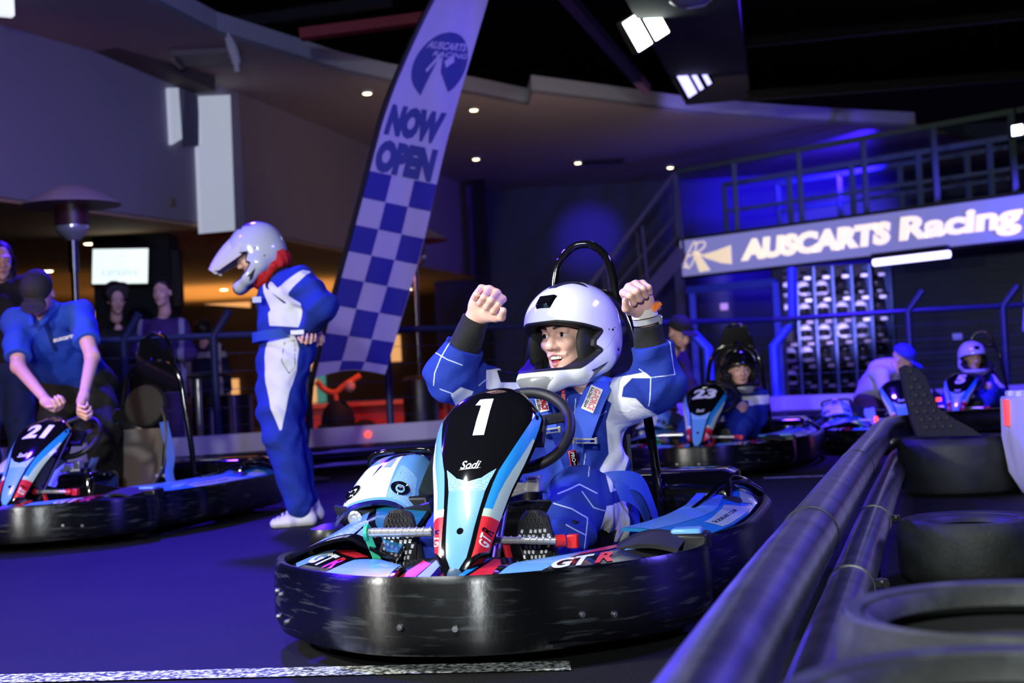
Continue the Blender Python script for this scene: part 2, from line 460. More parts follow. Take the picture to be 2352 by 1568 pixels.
def sdf_mesh(name, fn, lo, hi, h, mats, parent=None, attrs=None, relax=1):
    v, q = surfnet(fn, lo, hi, h)
    for _ in range(relax):
        s = np.zeros_like(v); c = np.zeros(len(v))
        for i in range(4):
            np.add.at(s, q[:, i], v[q[:, (i+1) % 4]]); np.add.at(s, q[:, i], v[q[:, (i+3) % 4]]); np.add.at(c, q[:, i], 2)
        v = v*.5+.5*s/np.maximum(c, 1)[:, None]
    me = bpy.data.meshes.new(name)
    me.vertices.add(len(v)); me.vertices.foreach_set('co', v.astype(np.float32).ravel())
    me.loops.add(len(q)*4); me.loops.foreach_set('vertex_index', q.astype(np.int32).ravel())
    me.polygons.add(len(q)); me.polygons.foreach_set('loop_start', np.arange(0, len(q)*4, 4, dtype=np.int32))
    me.update(calc_edges=True); me.validate(); me.shade_smooth()
    for k, f in (attrs or {}).items():
        a = me.attributes.new(k, 'FLOAT', 'POINT'); a.data.foreach_set('value', np.asarray(f(v), np.float32))
    if not isinstance(mats, (list, tuple)): mats = [mats]
    for m in mats: me.materials.append(m)
    o = bpy.data.objects.new(name, me); COL.objects.link(o)
    if parent: o.parent = parent
    return o
# ================================================================== the setting
def struct(mb, name, mats, smooth=40, **k):
    return tag(mb.build(name, mats, smooth=smooth, **k), kind='structure')
def xy(px, py, d): p = W(px, py, d); return Vector((p.x, p.y, 0))

# asphalt track
m = bpy.data.materials.new('track_asphalt'); m.use_nodes = True; nt = m.node_tree; b = nt.nodes['Principled BSDF']
tc = nt.nodes.new('ShaderNodeTexCoord'); n1 = nt.nodes.new('ShaderNodeTexNoise'); n1.inputs['Scale'].default_value = 170; n1.inputs['Detail'].default_value = 5
n2 = nt.nodes.new('ShaderNodeTexNoise'); n2.inputs['Scale'].default_value = 1.3; n2.inputs['Detail'].default_value = 5
r1 = nt.nodes.new('ShaderNodeMapRange'); r1.inputs[1].default_value = .35; r1.inputs[2].default_value = .7; r1.inputs[3].default_value = .0022; r1.inputs[4].default_value = .0105
r2 = nt.nodes.new('ShaderNodeMapRange'); r2.inputs[1].default_value = .3; r2.inputs[2].default_value = .75; r2.inputs[3].default_value = .8; r2.inputs[4].default_value = 1.5
mu = nt.nodes.new('ShaderNodeMath'); mu.operation = 'MULTIPLY'; bp = nt.nodes.new('ShaderNodeBump'); bp.inputs['Strength'].default_value = .5; bp.inputs['Distance'].default_value = .004
for n in (n1, n2): nt.links.new(tc.outputs['Object'], n.inputs['Vector'])
nt.links.new(n1.outputs['Fac'], r1.inputs[0]); nt.links.new(n2.outputs['Fac'], r2.inputs[0]); nt.links.new(r1.outputs[0], mu.inputs[0]); nt.links.new(r2.outputs[0], mu.inputs[1])
nt.links.new(mu.outputs[0], b.inputs['Base Color']); nt.links.new(n1.outputs['Fac'], bp.inputs['Height']); nt.links.new(bp.outputs[0], b.inputs['Normal']); b.inputs['Roughness'].default_value = .72; b.inputs['Specular IOR Level'].default_value = .22
M_floor = m
mb = MB(); mb.box((0, 14, -.05), (40, 44, .1)); struct(mb, 'floor', M_floor, smooth=0)

# worn white line across the track
wl = bpy.data.materials.new('worn_line'); wl.use_nodes = True; nt = wl.node_tree; b = nt.nodes['Principled BSDF']; b.inputs['Roughness'].default_value = .7
tc = nt.nodes.new('ShaderNodeTexCoord'); n1 = nt.nodes.new('ShaderNodeTexNoise'); n1.inputs['Scale'].default_value = 75; n1.inputs['Detail'].default_value = 6
r1 = nt.nodes.new('ShaderNodeMapRange'); r1.inputs[1].default_value = .44; r1.inputs[2].default_value = .58
mx = nt.nodes.new('ShaderNodeMix'); mx.data_type = 'RGBA'; mx.inputs[6].default_value = (.03, .035, .03, 1); mx.inputs[7].default_value = (.62, .66, .62, 1)
nt.links.new(tc.outputs['Object'], n1.inputs['Vector']); nt.links.new(n1.outputs['Fac'], r1.inputs[0]); nt.links.new(r1.outputs[0], mx.inputs[0]); nt.links.new(mx.outputs[2], b.inputs['Base Color'])
mb = MB(); a = G(-80, 1563); c = G(1310, 1531); w = Vector((0, .055, 0))
n = 30; pts = [a.lerp(c, i/n) for i in range(n+1)]
mb.add([p-w+Vector((0, 0, .004)) for p in pts]+[p+w+Vector((0, 0, .004)) for p in pts], [(i, i+1, n+2+i, n+1+i) for i in range(n)])
tag(mb.build('track_line', wl), 'worn white line painted on the track under the front bumper of kart 1', 'track marking')
mb = MB(); a = G(1755, 1099); c = G(1915, 1093); w = Vector((0, .05, 0)); mb.add([a-w+Vector((0, 0, .004)), c-w+Vector((0, 0, .004)), c+w+Vector((0, 0, .004)), a+w+Vector((0, 0, .004))], [(0, 1, 2, 3)])
tag(mb.build('track_line', wl), 'short faint white line on the track behind the right end of kart 1', 'track marking')

ZC = 4.4; ZL = 2.7
M_soffit = mat('soffit_plaster', (.36, .31, .30), .85)
M_wallb = mat('bulkhead_plaster', (.34, .33, .40), .85)
M_wallbr = mat('brown_wall', (.30, .25, .25), .85)
M_navyw = mat('navy_wall', (.06, .07, .16), .7)
M_dark = mat('dark_void', (.010, .010, .012), .8)
M_low = mat('warm_ceiling', (.55, .36, .20), .85)
# raised ceiling with a curved edge
edge = [(-500, -420), (270, -40), (380, 18), (500, 80), (650, 125), (784, 166), (900, 191), (1080, 217), (1213, 243)]
edge2 = [(1222, 214), (1400, 236), (1600, 262), (1800, 277), (1950, 285), (2103, 292)]
E1 = [G(x, y, ZC) for x, y in edge]; E2 = [G(x, y, ZC) for x, y in edge2]
poly = [(p.x, p.y) for p in E1+E2]+[(10.5, 27.6), (-9, 27.6)]
mb = MB(); mb.prism(poly, ZC, ZC+.05); o = struct(mb, 'ceiling', M_soffit, smooth=0)
mb = MB()
for P in (E1, E2):
    for a, c in zip(P[:-1], P[1:]):
        mb.add([a, c, c+Vector((0, 0, .24)), a+Vector((0, 0, .24))], [(0, 1, 2, 3)])
        mb.add([a+Vector((0, .1, .0)), c+Vector((0, .1, .0)), c+Vector((0, .1, .24)), a+Vector((0, .1, .24))], [(3, 2, 1, 0)])
        mb.add([a+Vector((0, 0, .24)), c+Vector((0, 0, .24)), c+Vector((0, .1, .24)), a+Vector((0, .1, .24))], [(0, 1, 2, 3)])
a, c = E1[-1], E2[0]; mb.add([a, c, c+Vector((0, 0, .24)), a+Vector((0, 0, .24))], [(0, 1, 2, 3)])
a = E2[-1]; c = a+Vector((.35, 1.6, 0)); mb.add([a, c, c+Vector((0, 0, .24)), a+Vector((0, 0, .24))], [(0, 1, 2, 3)])
struct(mb, 'trim_1', mat('fascia_paint', (.45, .48, .52), .7), smooth=0)

# bulkhead over the shops: z 2.7 to 4.4
P0 = Vector((-6.6, 9.5, 0)); Pa = xy(0, 60, 13.8); P1 = xy(548, 215, 17.5); P2 = xy(1080, 430, 27.1)
def wallseg(mb, a, c, z0, z1, t=.12):
    d = (c-a).normalized(); nrm = Vector((-d.y, d.x, 0))*t
    q = [a, c, c+nrm, a+nrm]; mb.prism([(p.x, p.y) for p in q], z0, z1)
mb = MB(); wallseg(mb, Pa+(Pa-P1)*.6, Pa, ZL, ZC+.3); wallseg(mb, Pa, P1, ZL, ZC); struct(mb, 'wall_left', M_wallb, smooth=0)
mb = MB(); wallseg(mb, P1, P2, ZL-.02, ZC); struct(mb, 'wall_left_rear', M_wallbr, smooth=0)
# lower ceiling behind the bulkhead, lit warm
mb = MB(); q = [Pa+(Pa-P1)*.6, P1, P2, Vector((-.8, 31.5, 0)), Vector((-16, 31.5, 0)), Vector((-16, 9, 0))]
mb.prism([(p.x, p.y) for p in q], ZL-.03, ZL+.02); struct(mb, 'ceiling_low', M_low, smooth=0)
mb = MB(); mb.box((-8, 31.6, 1.4), (17, .2, 2.9)); struct(mb, 'wall_shop', mat('shop_wall', (.05, .035, .03), .7), smooth=0)
mb = MB(); mb.box((5.3, 27.7, 2.6), (13.5, .2, 5.2)); struct(mb, 'wall_back', M_navyw, smooth=0)
mb = MB(); mb.box((10.6, 20, 2.6), (.2, 16, 5.2)); struct(mb, 'wall_right', M_dark, smooth=0)
mb = MB(); mb.box((0, 14, 7.6), (40, 44, .1)); struct(mb, 'roof', M_dark, smooth=0)
mb = MB(); p = xy(1103, 500, 26.3); mb.box((p.x, p.y, 2.2), (.24, .3, 4.4)); struct(mb, 'wall_pillar', M_dark, smooth=0)
# seam lines and hatch on the bulkhead: pale faces with light painted in
def onwall(px, py, off=.0):
    """point of the bulkhead face seen at a pixel"""
    o = Vector((0, 0, CAMH)); r = W(px, py, 1)-o; d = (P1-Pa).normalized(); nrm = Vector((-d.y, d.x, 0))
    t = ((Pa-nrm*off)-o).dot(nrm)/r.dot(nrm); return o+r*t
def wall_panel(name, quad, m, label, cat, t=.05):
    P = [onwall(x, y, .01) for x, y in quad]; d = (P1-Pa).normalized(); nrm = Vector((d.y, -d.x, 0))
    mb = MB(); n = len(P); mb.add(P+[p+nrm*t for p in P], [tuple(range(n)), tuple(range(2*n-1, n-1, -1))]+[(i, n+i, n+(i+1) % n, (i+1) % n) for i in range(n)])
    return tag(mb.build(name, m, smooth=0), label, cat)
M_lit_face = mat('pale_lit_face', (.6, .65, .7), .6, emit=((.50, .56, .66), .62))  # even glow stands in for lamplight on the pale wall faces
wall_panel('wall_lit_face', [(450, 222), (521, 219), (532, 530), (456, 537), (448, 340), (456, 330)], M_lit_face, 'tall pale bulkhead face with painted glow above the racer in silver helmet', 'light panel')
wall_panel('wall_lit_face', [(381, 203), (402, 203), (410, 320), (388, 333)], M_lit_face, 'small narrow pale bulkhead face with painted glow left of the tall one', 'light panel')
wall_panel('wall_hatch', [(418, 208), (452, 222), (452, 336), (412, 336)], mat('hatch_grey', (.16, .17, .22), .7), 'dark grey recessed hatch between the two pale wall faces', 'hatch', .03)
wall_panel('wall_socket', [(388, 456), (397, 456), (397, 474), (388, 474)], mat('dull_brass', (.2, .18, .14), .4), 'tiny dull metal fitting low on the grey bulkhead', 'fitting', .04)
mb = MB(); a = onwall(60, 22, .15); c = onwall(470, 200, .15); mb.bar(a+Vector((0, 0, .05)), c+Vector((0, 0, .05)), .3, .22); struct(mb, 'trim_2', mat('brown_beam', (.10, .08, .08), .8), smooth=0)
mb = MB(); p = W(8, 8, 12.6); mb.box(p, (.16, .1, .22), Matrix.Rotation(.6, 3, 'Z')); tag(mb.build('wall_light', mat('lamp_white', (.9, .9, .9), .4, emit=((.8, .85, .9), 1.0))), 'small square white lamp high on the wall in the top left corner', 'wall light')
# torn access hatch in the ceiling
mb = MB(); p = G(470, 122, ZC); mb.box((p.x, p.y, ZC-.04), (.62, .5, .06)); mb.box((p.x-.3, p.y, ZC-.09), (.05, .4, .05)); mb.box((p.x+.3, p.y, ZC-.09), (.05, .4, .05))
o = mb.build('ceiling_vent', mat('vent_grey', (.13, .13, .13), .6)); tag(o, 'square vent in the ceiling soffit above the tall pale bulkhead face', 'vent')
mb = MB(); p = W(538, 122, 14.6); mb.tube([Vector((p.x-.05, p.y, ZC)), p+Vector((-.05, 0, .16)), p+Vector((-.02, 0, .06)), p+Vector((.01, 0, -.06)), p+Vector((.02, 0, -.20))], [.02, .045, .055, .05, .03], 8, sub=4)
tag(mb.build('hanging_cloth', mat('pale_cloth', (.55, .57, .52), .8)), 'pale crumpled scrap hanging down from the ceiling vent', 'scrap')

# ---- recessed downlights
M_dl = mat('downlight_glow', (1, .85, .6), .5, emit=((1.0, .80, .45), 9.0)); M_dlr = mat('downlight_rim', (.5, .48, .45), .4)
def downlight(px, py, z, label):
    p = G(px, py, z); t = empty('downlight', (p.x, p.y, z-.035), 0, label, 'ceiling light', 'warm downlights')
    r = .062 if z > 4 else .085
    mb = MB(); mb.lathe([(0, -.02), (r*.7, -.016), (r, 0), (r, .02)], 16); mb.build('lens', M_dl, t)
    mb = MB(); mb.lathe([(r, -.008), (r*1.3, .0), (r*1.3, .03), (r, .03)], 20); mb.build('rim', M_dlr, t)
for px, py, z, lb in [(843, 207, ZC, 'warm round downlight in the soffit just left of the flag'), (1088, 246, ZC, 'warm round downlight in the soffit right of the flag, nearest the curved edge'),
                      (1093, 360, ZC, 'warm round downlight right of the word OPEN on the flag'), (1327, 369, ZC, 'warm round downlight left of the small dark ceiling vent'),
                      (1539, 380, ZC, 'warm round downlight at the left end of the upper deck handrail'),
                      (206, 552, ZL, 'warm downlight beside the pole of the left patio heater'), (110, 616, ZL, 'warm downlight above the cap of the staff man'),
                      (514, 660, ZL, 'warm downlight under the chin of the silver helmet'), (947, 659, ZL, 'warm downlight beside the pole of the rear patio heater')]:
    downlight(px, py, z-.0, lb)
mb = MB()
p = G(1385, 367, ZC); mb.box((p.x, p.y, ZC-.03), (.7, .25, .05)); tag(mb.build('ceiling_vent', M_dark), 'small dark vent in the ceiling right of a downlight', 'vent')

lamp('warm_shop_light', 'AREA', (-8.0, 24, 2.0), (-8.0, 24, 5), 11, (1.0, .50, .14), size=5)
lamp('warm_shop_light', 'AREA', (-5.0, 27.5, 2.0), (-5.0, 27.5, 5), 95, (1.0, .50, .14), size=4)
lamp('warm_shop_light', 'SPOT', (-3.6, 26.5, 2.5), (-3.2, 26, 0), 60, (1.0, .55, .2), size=.3, spot=110)
lamp('warm_shop_light', 'SPOT', (-7.2, 17.0, 3.0), (-5.3, 13.9, 3.4), 90, (1.0, .42, .16), size=.2, spot=100)
lamp('warm_wall_light', 'SPOT', (-5.6, 11.2, 3.4), (-5.1, 13.6, 3.2), 60, (1.0, .42, .25), size=.3, spot=75, blend=.9)
p_ = W(70, 60, 12.0); lamp('warm_corner_light', 'SPOT', p_, p_+Vector((-.1, .3, 2)), 16, (1.0, .42, .2), size=.1, spot=80, blend=.9)
p_ = W(250, 70, 11.0); lamp('violet_corner_light', 'SPOT', p_, p_+Vector((.1, .6, 2)), 14, (.25, .12, 1.0), size=.1, spot=90, blend=.9)
lamp('soft_ceiling_light', 'AREA', (1.0, 17.5, 2.4), (1.0, 21, 5.5), 26, (1.0, .72, .62), size=4)
lamp('blue_wall_light', 'SPOT', (1.9, 24.6, 4.2), (1.62, 27.6, 3.35), 420, (.08, .04, 1.0), size=.1, spot=30, blend=1.0)
lamp('blue_deck_light', 'SPOT', (5.9, 22.5, 4.2), (5.5, 27.6, 3.6), 3200, (.03, .008, 1.0), size=.2, spot=52, blend=.8)
p_ = G(1640, 262, ZC); lamp('blue_fascia_light', 'SPOT', p_+Vector((-.5, -1.5, -.35)), p_+Vector((.15, 0, .12)), 70, (.28, .22, 1.0), size=.08, spot=95, blend=.9)
lamp('blue_fascia_light', 'SPOT', E2[-1]+Vector((-.2, -1.0, -.3)), E2[-1]+Vector((-.2, 1.0, .2)), 1.6, (.2, .12, 1.0), size=.08, spot=90, blend=.9)

# ---- roof steel and floods hanging in the dark
M_redb = mat('red_beam', (.20, .004, .004), .6)
mb = MB(); mb.bar(W(690, 80, 14), W(1010, 38, 14), .16, .10); struct(mb, 'trim_3', M_redb, smooth=0)
mb = MB(); mb.bar(W(1290, 0-20, 12), W(1485, 205, 17), .10, .10); struct(mb, 'trim_4', mat('purple_beam', (.10, .05, .14), .5), smooth=0)
M_duct = mat('duct_grey', (.0035, .0038, .004), .8)
mb = MB(); mb.bar(W(1530, -160, 9.5), W(1648, 205, 19.0), .85, .35); struct(mb, 'trim_5', M_duct, smooth=0)
mb = MB(); mb.bar(W(1640, 105, 15), W(2500, 20, 17), .1, .1); mb.bar(W(1720, 220, 18), W(2400, 170, 19), .1, .12); mb.bar(W(500, 60, 16), W(900, 0, 16), .12, .12); struct(mb, 'trim_6', M_duct, smooth=0)
M_flood = mat('flood_glow', (1, 1, 1), .4, emit=((.86, 1.0, .90), 9.0)); M_floodb = mat('flood_glow_blue', (.8, .8, 1), .4, emit=((.42, .40, 1.0), 2.4))
def flood(px, py, d, ang, s, mglow, label, tubes):
    c = W(px, py, d); t = empty('flood_light', c, 0, label, 'flood light')
    R = (CAMM.to_3x3() @ Matrix.Rotation(ang, 3, 'Z') @ Matrix.Rotation(.35, 3, 'X'))
    mb = MB(); mb.box((0, 0, 0), (s*1.15, s*.98, s*.3), R); mb.bar(Vector((0, 0, 0)), Vector((.05, .15, .55)), .03, .03); mb.build('housing', M_black, t, bevel=.01)
    for (ux, w) in tubes:
        mb = MB(); mb.box(R @ Vector((ux*s, 0, s*.16)), (w*s, s*.86, s*.04), R); mb.build('glowing_tube', mglow, t, bevel=s*.03)
flood(1480, 62, 12, radians(33), .33, M_flood, 'bright white flood lamp hanging in the dark roof, top centre', [(-.26, .42), (.26, .42)])
flood(1592, 182, 16, radians(33), .33, M_floodb, 'bluish flood lamp hanging below the bright white one', [(-.30, .34), (.06, .16), (.38, .16)])
mb = MB(); p = W(1588, 6, 11); mb.lathe([(0, -.03), (.12, -.02), (.17, .02), (.10, .06), (0, .08)], 20, Matrix.Translation(p)); tag(mb.build('ceiling_lamp', mat('lamp_shade_grey', (.25, .22, .35), .3, metal=.6)), 'round grey lamp shade at the top edge right of the white flood lamp', 'lamp')
flood(2335, 298, 19.2, radians(10), .16, M_flood, 'small white flood lamp behind the railing at the right edge', [(0, .9)])

# ---- upper deck with the backlit sign
SA = xy(1570, 600, 24.0); SB = xy(2352, 500, 19.7); SD = (SB-SA).normalized(); SE = SA+SD*((SB-SA).length+3.2); SN = Vector((SD.y, -SD.x, 0))
zb, zt = 2.27, 2.88
mb = MB(); q = [SA-SN*.12, SE-SN*.12, SE-SN*2.2, SA-SN*2.2]; mb.prism([(p.x, p.y) for p in q], zt-.35, zt-.12); struct(mb, 'floor_deck', M_dark, smooth=0)
sign = empty('illuminated_sign', (SA.x, SA.y, zb), math.atan2(SD.y, SD.x), 'long backlit purple sign reading AUSCARTS Racing on the edge of the upper deck', 'sign')
LS = (SE-SA).length; hs = zt-zb
sm = bpy.data.materials.new('sign_face'); sm.use_nodes = True; nt = sm.node_tree; b = nt.nodes['Principled BSDF']; b.inputs['Base Color'].default_value = (.06, .06, .25, 1); b.inputs['Roughness'].default_value = .4
b.inputs['Emission Color'].default_value = (.36, .36, .86, 1); b.inputs['Emission Strength'].default_value = .5
mb = MB(); mb.box((LS/2, 0, hs/2), (LS, .14, hs)); mb.build('sign_box', sm, sign, smooth=0)
mb = MB(); mb.box((LS/2, -.0, hs+.012), (LS, .18, .03)); mb.box((LS/2, -.0, -.015), (LS, .18, .035)); mb.box((-.02, 0, hs/2), (.04, .18, hs+.06)); mb.build('sign_frame', M_matte, sign, smooth=0)
M_let = mat('letter_glow', (1, .9, .7), .5, emit=((1.0, .84, .58), .98))
TX = lambda x, z: Matrix.Translation((x, -.078, z)) @ Matrix.Rotation(pi/2, 4, 'X')
def sx_of(px):   # distance along the sign of a pixel column
    o = Vector((0, 0, 0)); r = W(px, 560, 1)-Vector((0, 0, CAMH)); nn = SN
    t = SA.dot(nn)/Vector((r.x, r.y, 0)).dot(nn); return (Vector((r.x, r.y, 0))*t-SA).dot(SD)
def sign_word(txt, p0, p1, zc, hgt, bold, shear):
    x0, x1 = sx_of(p0), sx_of(p1); vs, fs = text2d(txt, bold, shear, 1.0); wd = (vs[:, 0].max()-vs[:, 0].min())*hgt; s = (x1-x0)/wd
    mb = MB(); mb.text(txt, TX((x0+x1)/2, zc), hgt, 0, bold, shear*1.0, s, .012); return mb.build('lettering', M_let, sign, smooth=0)
sign_word('AUSCARTS', 1706, 2055, .315, .345, .072, .14)
sign_word('Racing', 2071, 2362, .29, .45, .045, .14)
mb = MB()   # looping AR emblem with a broad tail
x0 = sx_of(1573); x1 = sx_of(1685); L = x1-x0; e = lambda u, v: (x0+u*L, -.082, .10+v*.44)
mb.tube([e(.10, .25), e(.02, .12), (x0+.02*L, -.082, .16), e(.14, .12), e(.24, .40), e(.30, .95), e(.24, 1.0), e(.10, .55), e(.04, .25), e(.12, .05)], .009, 6, sub=5)
mb.tube([e(.12, .52), e(.30, .62), e(.46, .80), e(.47, .98), e(.36, 1.0), e(.28, .92)], .011, 6, sub=5)
mb.prism([(x0+L*u, .10+.44*v) for u, v in [(.22, .70), (.32, .66), (.56, -.10), (.34, -.12)]], -.09, -.078, Matrix(((1, 0, 0, 0), (0, 0, 1, 0), (0, 1, 0, 0), (0, 0, 0, 1))))
mb.prism([(x0+L*u, .10+.44*v) for u, v in [(.30, .62), (.44, .52), (.70, .60), (1.0, .74), (1.0, .04), (.80, .12), (.50, .36)]], -.09, -.078, Matrix(((1, 0, 0, 0), (0, 0, 1, 0), (0, 1, 0, 0), (0, 0, 0, 1))))
mb.build('emblem', mat('emblem_glow', (1, .9, .6), .5, emit=((1.0, .80, .48), .75)), sign, smooth=0)
# fluorescent tube under the sign
t = empty('tube_light', W(2095, 594, 20.9), 0, 'bluish white fluorescent tube under the deck below the word Racing', 'tube light')
a = W(2008, 603, 21.3)-t.location; c = W(2180, 583, 20.4)-t.location
mb = MB(); mb.cyl(a, c, .055, n=12); mb.build('tube', mat('tube_glow', (.8, .8, 1), .4, emit=((.55, .52, 1.0), 3.5)), t)
mb = MB(); mb.bar(a+Vector((0, 0, .09)), c+Vector((0, 0, .09)), .16, .08); mb.build('fixture', M_dark, t)
lamp('tube_glow_light', 'AREA', W(2100, 600, 20.6)+Vector((0, 0, -.05)), W(2100, 700, 20.6), 30, (.3, .25, 1.0), size=1.4, sizey=.1)

# ---- railings on the deck
M_rail = mat('rail_green', (.07, .12, .09), .5); M_railb = mat('rail_blue', (.10, .16, .35), .5)
def railing(name, posts, top, mid, off, d0, r, m, label):
    """posts: pixel columns; each foot stands on the deck line set back by off"""
    t = empty(name, (0, 0, 0), 0, label, 'railing'); tops = []; mids = []
    for i, px in enumerate(posts):
        rr = W(px, 500, 1)-Vector((0, 0, CAMH)); rr.z = 0; k = (SA-SN*off).dot(SN)/rr.dot(SN); p = rr*k; p.z = zt-.12
        if i == 0: t.location = p
        q = p-t.location; mb = MB(); mb.box(q+Vector((0, 0, (top+.12)/2)), (r*2, r*2, top+.12)); mb.build('post', m, t, smooth=0); tops.append(q+Vector((0, 0, top+.12))); mids.append(q+Vector((0, 0, mid+.12)))
    ext = (tops[-1]-tops[-2])*.6
    mb = MB(); mb.bar(tops[0], tops[-1]+ext, r*2, r*2); mb.build('handrail', m, t, smooth=0)
    mb = MB(); mb.bar(mids[0], mids[-1]+ext, r*1.4, r*1.4); mb.build('mid_rail', m, t, smooth=0)
    return t
railing('deck_railing', [1556, 1692, 1842, 1992, 2155, 2336], 1.18, .03, .03, 0, .038, M_rail, 'front steel railing of the upper deck right above the sign')
railing('deck_railing', [1667, 1817, 1962, 2117, 2282], .98, .52, 1.0, 0, .04, M_railb, 'second railing on the upper deck, behind the front one')
railing('deck_railing', [1790, 1932, 2073, 2229], .98, .5, 1.9, 0, .04, M_railb, 'rearmost blue railing on the upper deck')
# stairs going down to the left of the deck
st = empty('metal_stairs', (SA.x, SA.y, 0), 0, 'dark metal stairs with handrails leading down from the left end of the upper deck', 'stairs')
top = Vector((0, -.1, 2.7)); bot = Vector((-2.5, -.1, .05)); M_st = mat('stair_steel', (.07, .065, .075), .5)
for dy in (0, 1.1):
    o_ = Vector((0, dy, 0)); mb = MB(); mb.bar(top+o_, bot+o_, .06, .24); mb.build('stringer', M_st, st, smooth=0)
    mb = MB(); mb.bar(top+o_+Vector((-.08, 0, 1.32)), bot+o_+Vector((-.08, 0, 1.0)), .06, .06)
    for k in range(5):
        p = top.lerp(bot, k/4)+o_; mb.bar(p, p+Vector((-.05, 0, 1.12)), .045, .045)
    for q in (.35, .7): mb.bar(top+o_+Vector((0, 0, q)), bot+o_+Vector((0, 0, q)), .02, .02)
    mb.build('handrail', M_st, st, smooth=0)
for k in range(13):
    p = top.lerp(bot, (k+.5)/13); mb = MB(); mb.box(p+Vector((0, .55, .02)), (.28, 1.1, .04)); mb.build('tread', M_st, st, smooth=0)
# posts carrying the deck
for i, (px, dd, lb) in enumerate([(1562, 24.0, 'dark upright carrying the left end of the upper deck'), (1788, 23.0, 'dark upright under the deck at the left side of the helmet rack')]):
    p = xy(px, 700, dd); mb = MB(); mb.box((p.x, p.y, 1.3), (.16, .16, 2.6)); tag(mb.build('deck_post', mat('post_dark', (.03, .035, .04), .5), smooth=0), lb, 'post')
t = empty('door_frame', xy(1590, 700, 23.6), 0, 'bright blue painted metal frame under the left end of the deck', 'frame')
q = xy(1782, 700, 22.6)-t.location
for nm, a, c, w in [('upright', Vector((0, 0, 0)), Vector((0, 0, 2.02)), .15), ('upright', q, q+Vector((0, 0, 2.02)), .12), ('top_bar', Vector((-.07, 0, 2.02)), q+Vector((0, 0, 2.02)), .12)]:
    mb = MB(); mb.bar(a, c, .1, w, up=(0, 1, 0) if nm == 'upright' else (0, 0, 1)); mb.build(nm, M_tblue, t, smooth=0)
lamp('blue_underdeck_light', 'SPOT', (3.6, 18.0, 1.6), (3.9, 24.5, 1.5), 260, (.10, .07, 1.0), size=.2, spot=80, blend=.8)

# roller door at the right under the deck
mb = MB(); a = xy(2062, 700, 23.9); c = xy(2700, 700, 21.0)
d = (c-a).normalized(); R = Matrix((d, Vector((-d.y, d.x, 0)), Vector((0, 0, 1)))).transposed(); L = (c-a).length
mb.box((a+c)/2+Vector((0, .1, 1.15)), (L, .1, 2.3), R)
for k in range(22): mb.box((a+c)/2+Vector((0, .03, .08+.1*k)), (L, .05, .07), R)
struct(mb, 'door_1', mat('roller_door', (.035, .055, .075), .5), smooth=0)
mb = MB(); mb.box(W(2199, 773, 22.4), (.15, .04, .1)); tag(mb.build('switch_box', mat('pale_box', (.55, .6, .75), .5), bevel=.01), 'small pale box on the roller door left of the driver in silver helmet', 'switch box')
mb = MB(); p = W(2352, 690, 20.6); mb.box(p+Vector((.1, 0, .1)), (.16, .05, 1.1), Matrix.Rotation(.12, 3, 'Y')); tag(mb.build('hanging_banner', mat('banner_blue', (.35, .33, .9), .7)), 'pale blue banner cut by the right edge above the far driver', 'banner')

# ---- barrier round the far side of the track and the mesh fence on it
BL = [G(x, y, .376) for x, y in [(-260, 1042), (0, 1029), (440, 1003), (980, 968), (1800, 909), (1985, 903)]]
BL = [Vector((p.x, p.y, 0)) for p in BL]; BL += [Vector((BL[-1].x+1.0, BL[-1].y+.2, 0)), Vector((BL[-1].x+5.5, BL[-1].y+.1, 0))]
M_kick = mat('kickboard_white', (.62, .60, .72), .6, noise=(2.0, (.50, .48, .62), (1, 1, 1), .4, .7))
M_rblue = mat('barrier_rail', (.20, .20, .28), .3, 1.0)
segs = [(0, 2, 'left part of the white kickboard behind the staff man'), (2, 3, 'middle part of the white kickboard behind the racer in silver helmet'), (3, 4, 'long part of the white kickboard behind the cheering driver'), (4, 5, 'white kickboard in front of the helmet rack'), (5, 7, 'right part of the white kickboard behind the far driver')]
def off(a, c, k):
    d = (c-a).normalized(); return Vector((d.y, -d.x, 0))*k
for i0, i1, lb in segs:
    t = empty('track_barrier', BL[i0], 0, lb.replace('white kickboard', 'steel railed barrier with white kickboard'), 'barrier', 'white topped barrier along the far edge of the track')
    a, c = BL[i0], BL[i1]; q = c-a
    pth = [BL[k]-a for k in range(i0, i1+1)]
    mb = MB()
    for u, v in zip(pth[:-1], pth[1:]): mb.bar(u+Vector((0, 0, .30)), v+Vector((0, 0, .30)), .03, .155)
    mb.build('kickboard', M_kick, t, smooth=0)
    for z, r in ((.17, .045), (.06, .045)):
        mb = MB()
        for u, v in zip(pth[:-1], pth[1:]):
            n_ = off(u, v, .16); mb.cyl(u+n_+Vector((0, 0, z)), v+n_+Vector((0, 0, z)), r, n=14)
        mb.build('steel_rail', M_rblue, t)
    mb = MB()
    for u, v in zip(pth[:-1], pth[1:]): mb.bar(u+Vector((0, 0, .11))+off(u, v, .05), v+Vector((0, 0, .11))+off(u, v, .05), .06, .2)
    mb.build('tyre_wall', M_matte, t, smooth=0)
def on_barrier(px, back=.06):
    r = W(px, 900, 1)-Vector((0, 0, CAMH)); r.z = 0
    for a, c in zip(BL[:-1], BL[1:]):
        d = c-a; den = r.x*d.y-r.y*d.x
        if abs(den) < 1e-9: continue
        k = (a.x*d.y-a.y*d.x)/den; s = (r*k-a).dot(d)/d.dot(d)
        if -.001 <= s <= 1.001 and k > 0: return r*k-off(a, c, back), d.normalized()
fence = empty('safety_fence', BL[0], 0, 'blue tubular fence with cables and bent posts standing on the far barrier', 'fence')
M_fence = mat('fence_steel', (.035, .045, .13), .45, metal=.3)
FP = [-150, 95, 288, 500, 712, 899, 1112, 1300, 1480, 1640, 1793, 2103, 2320, 2420]
prev = None; tops = []
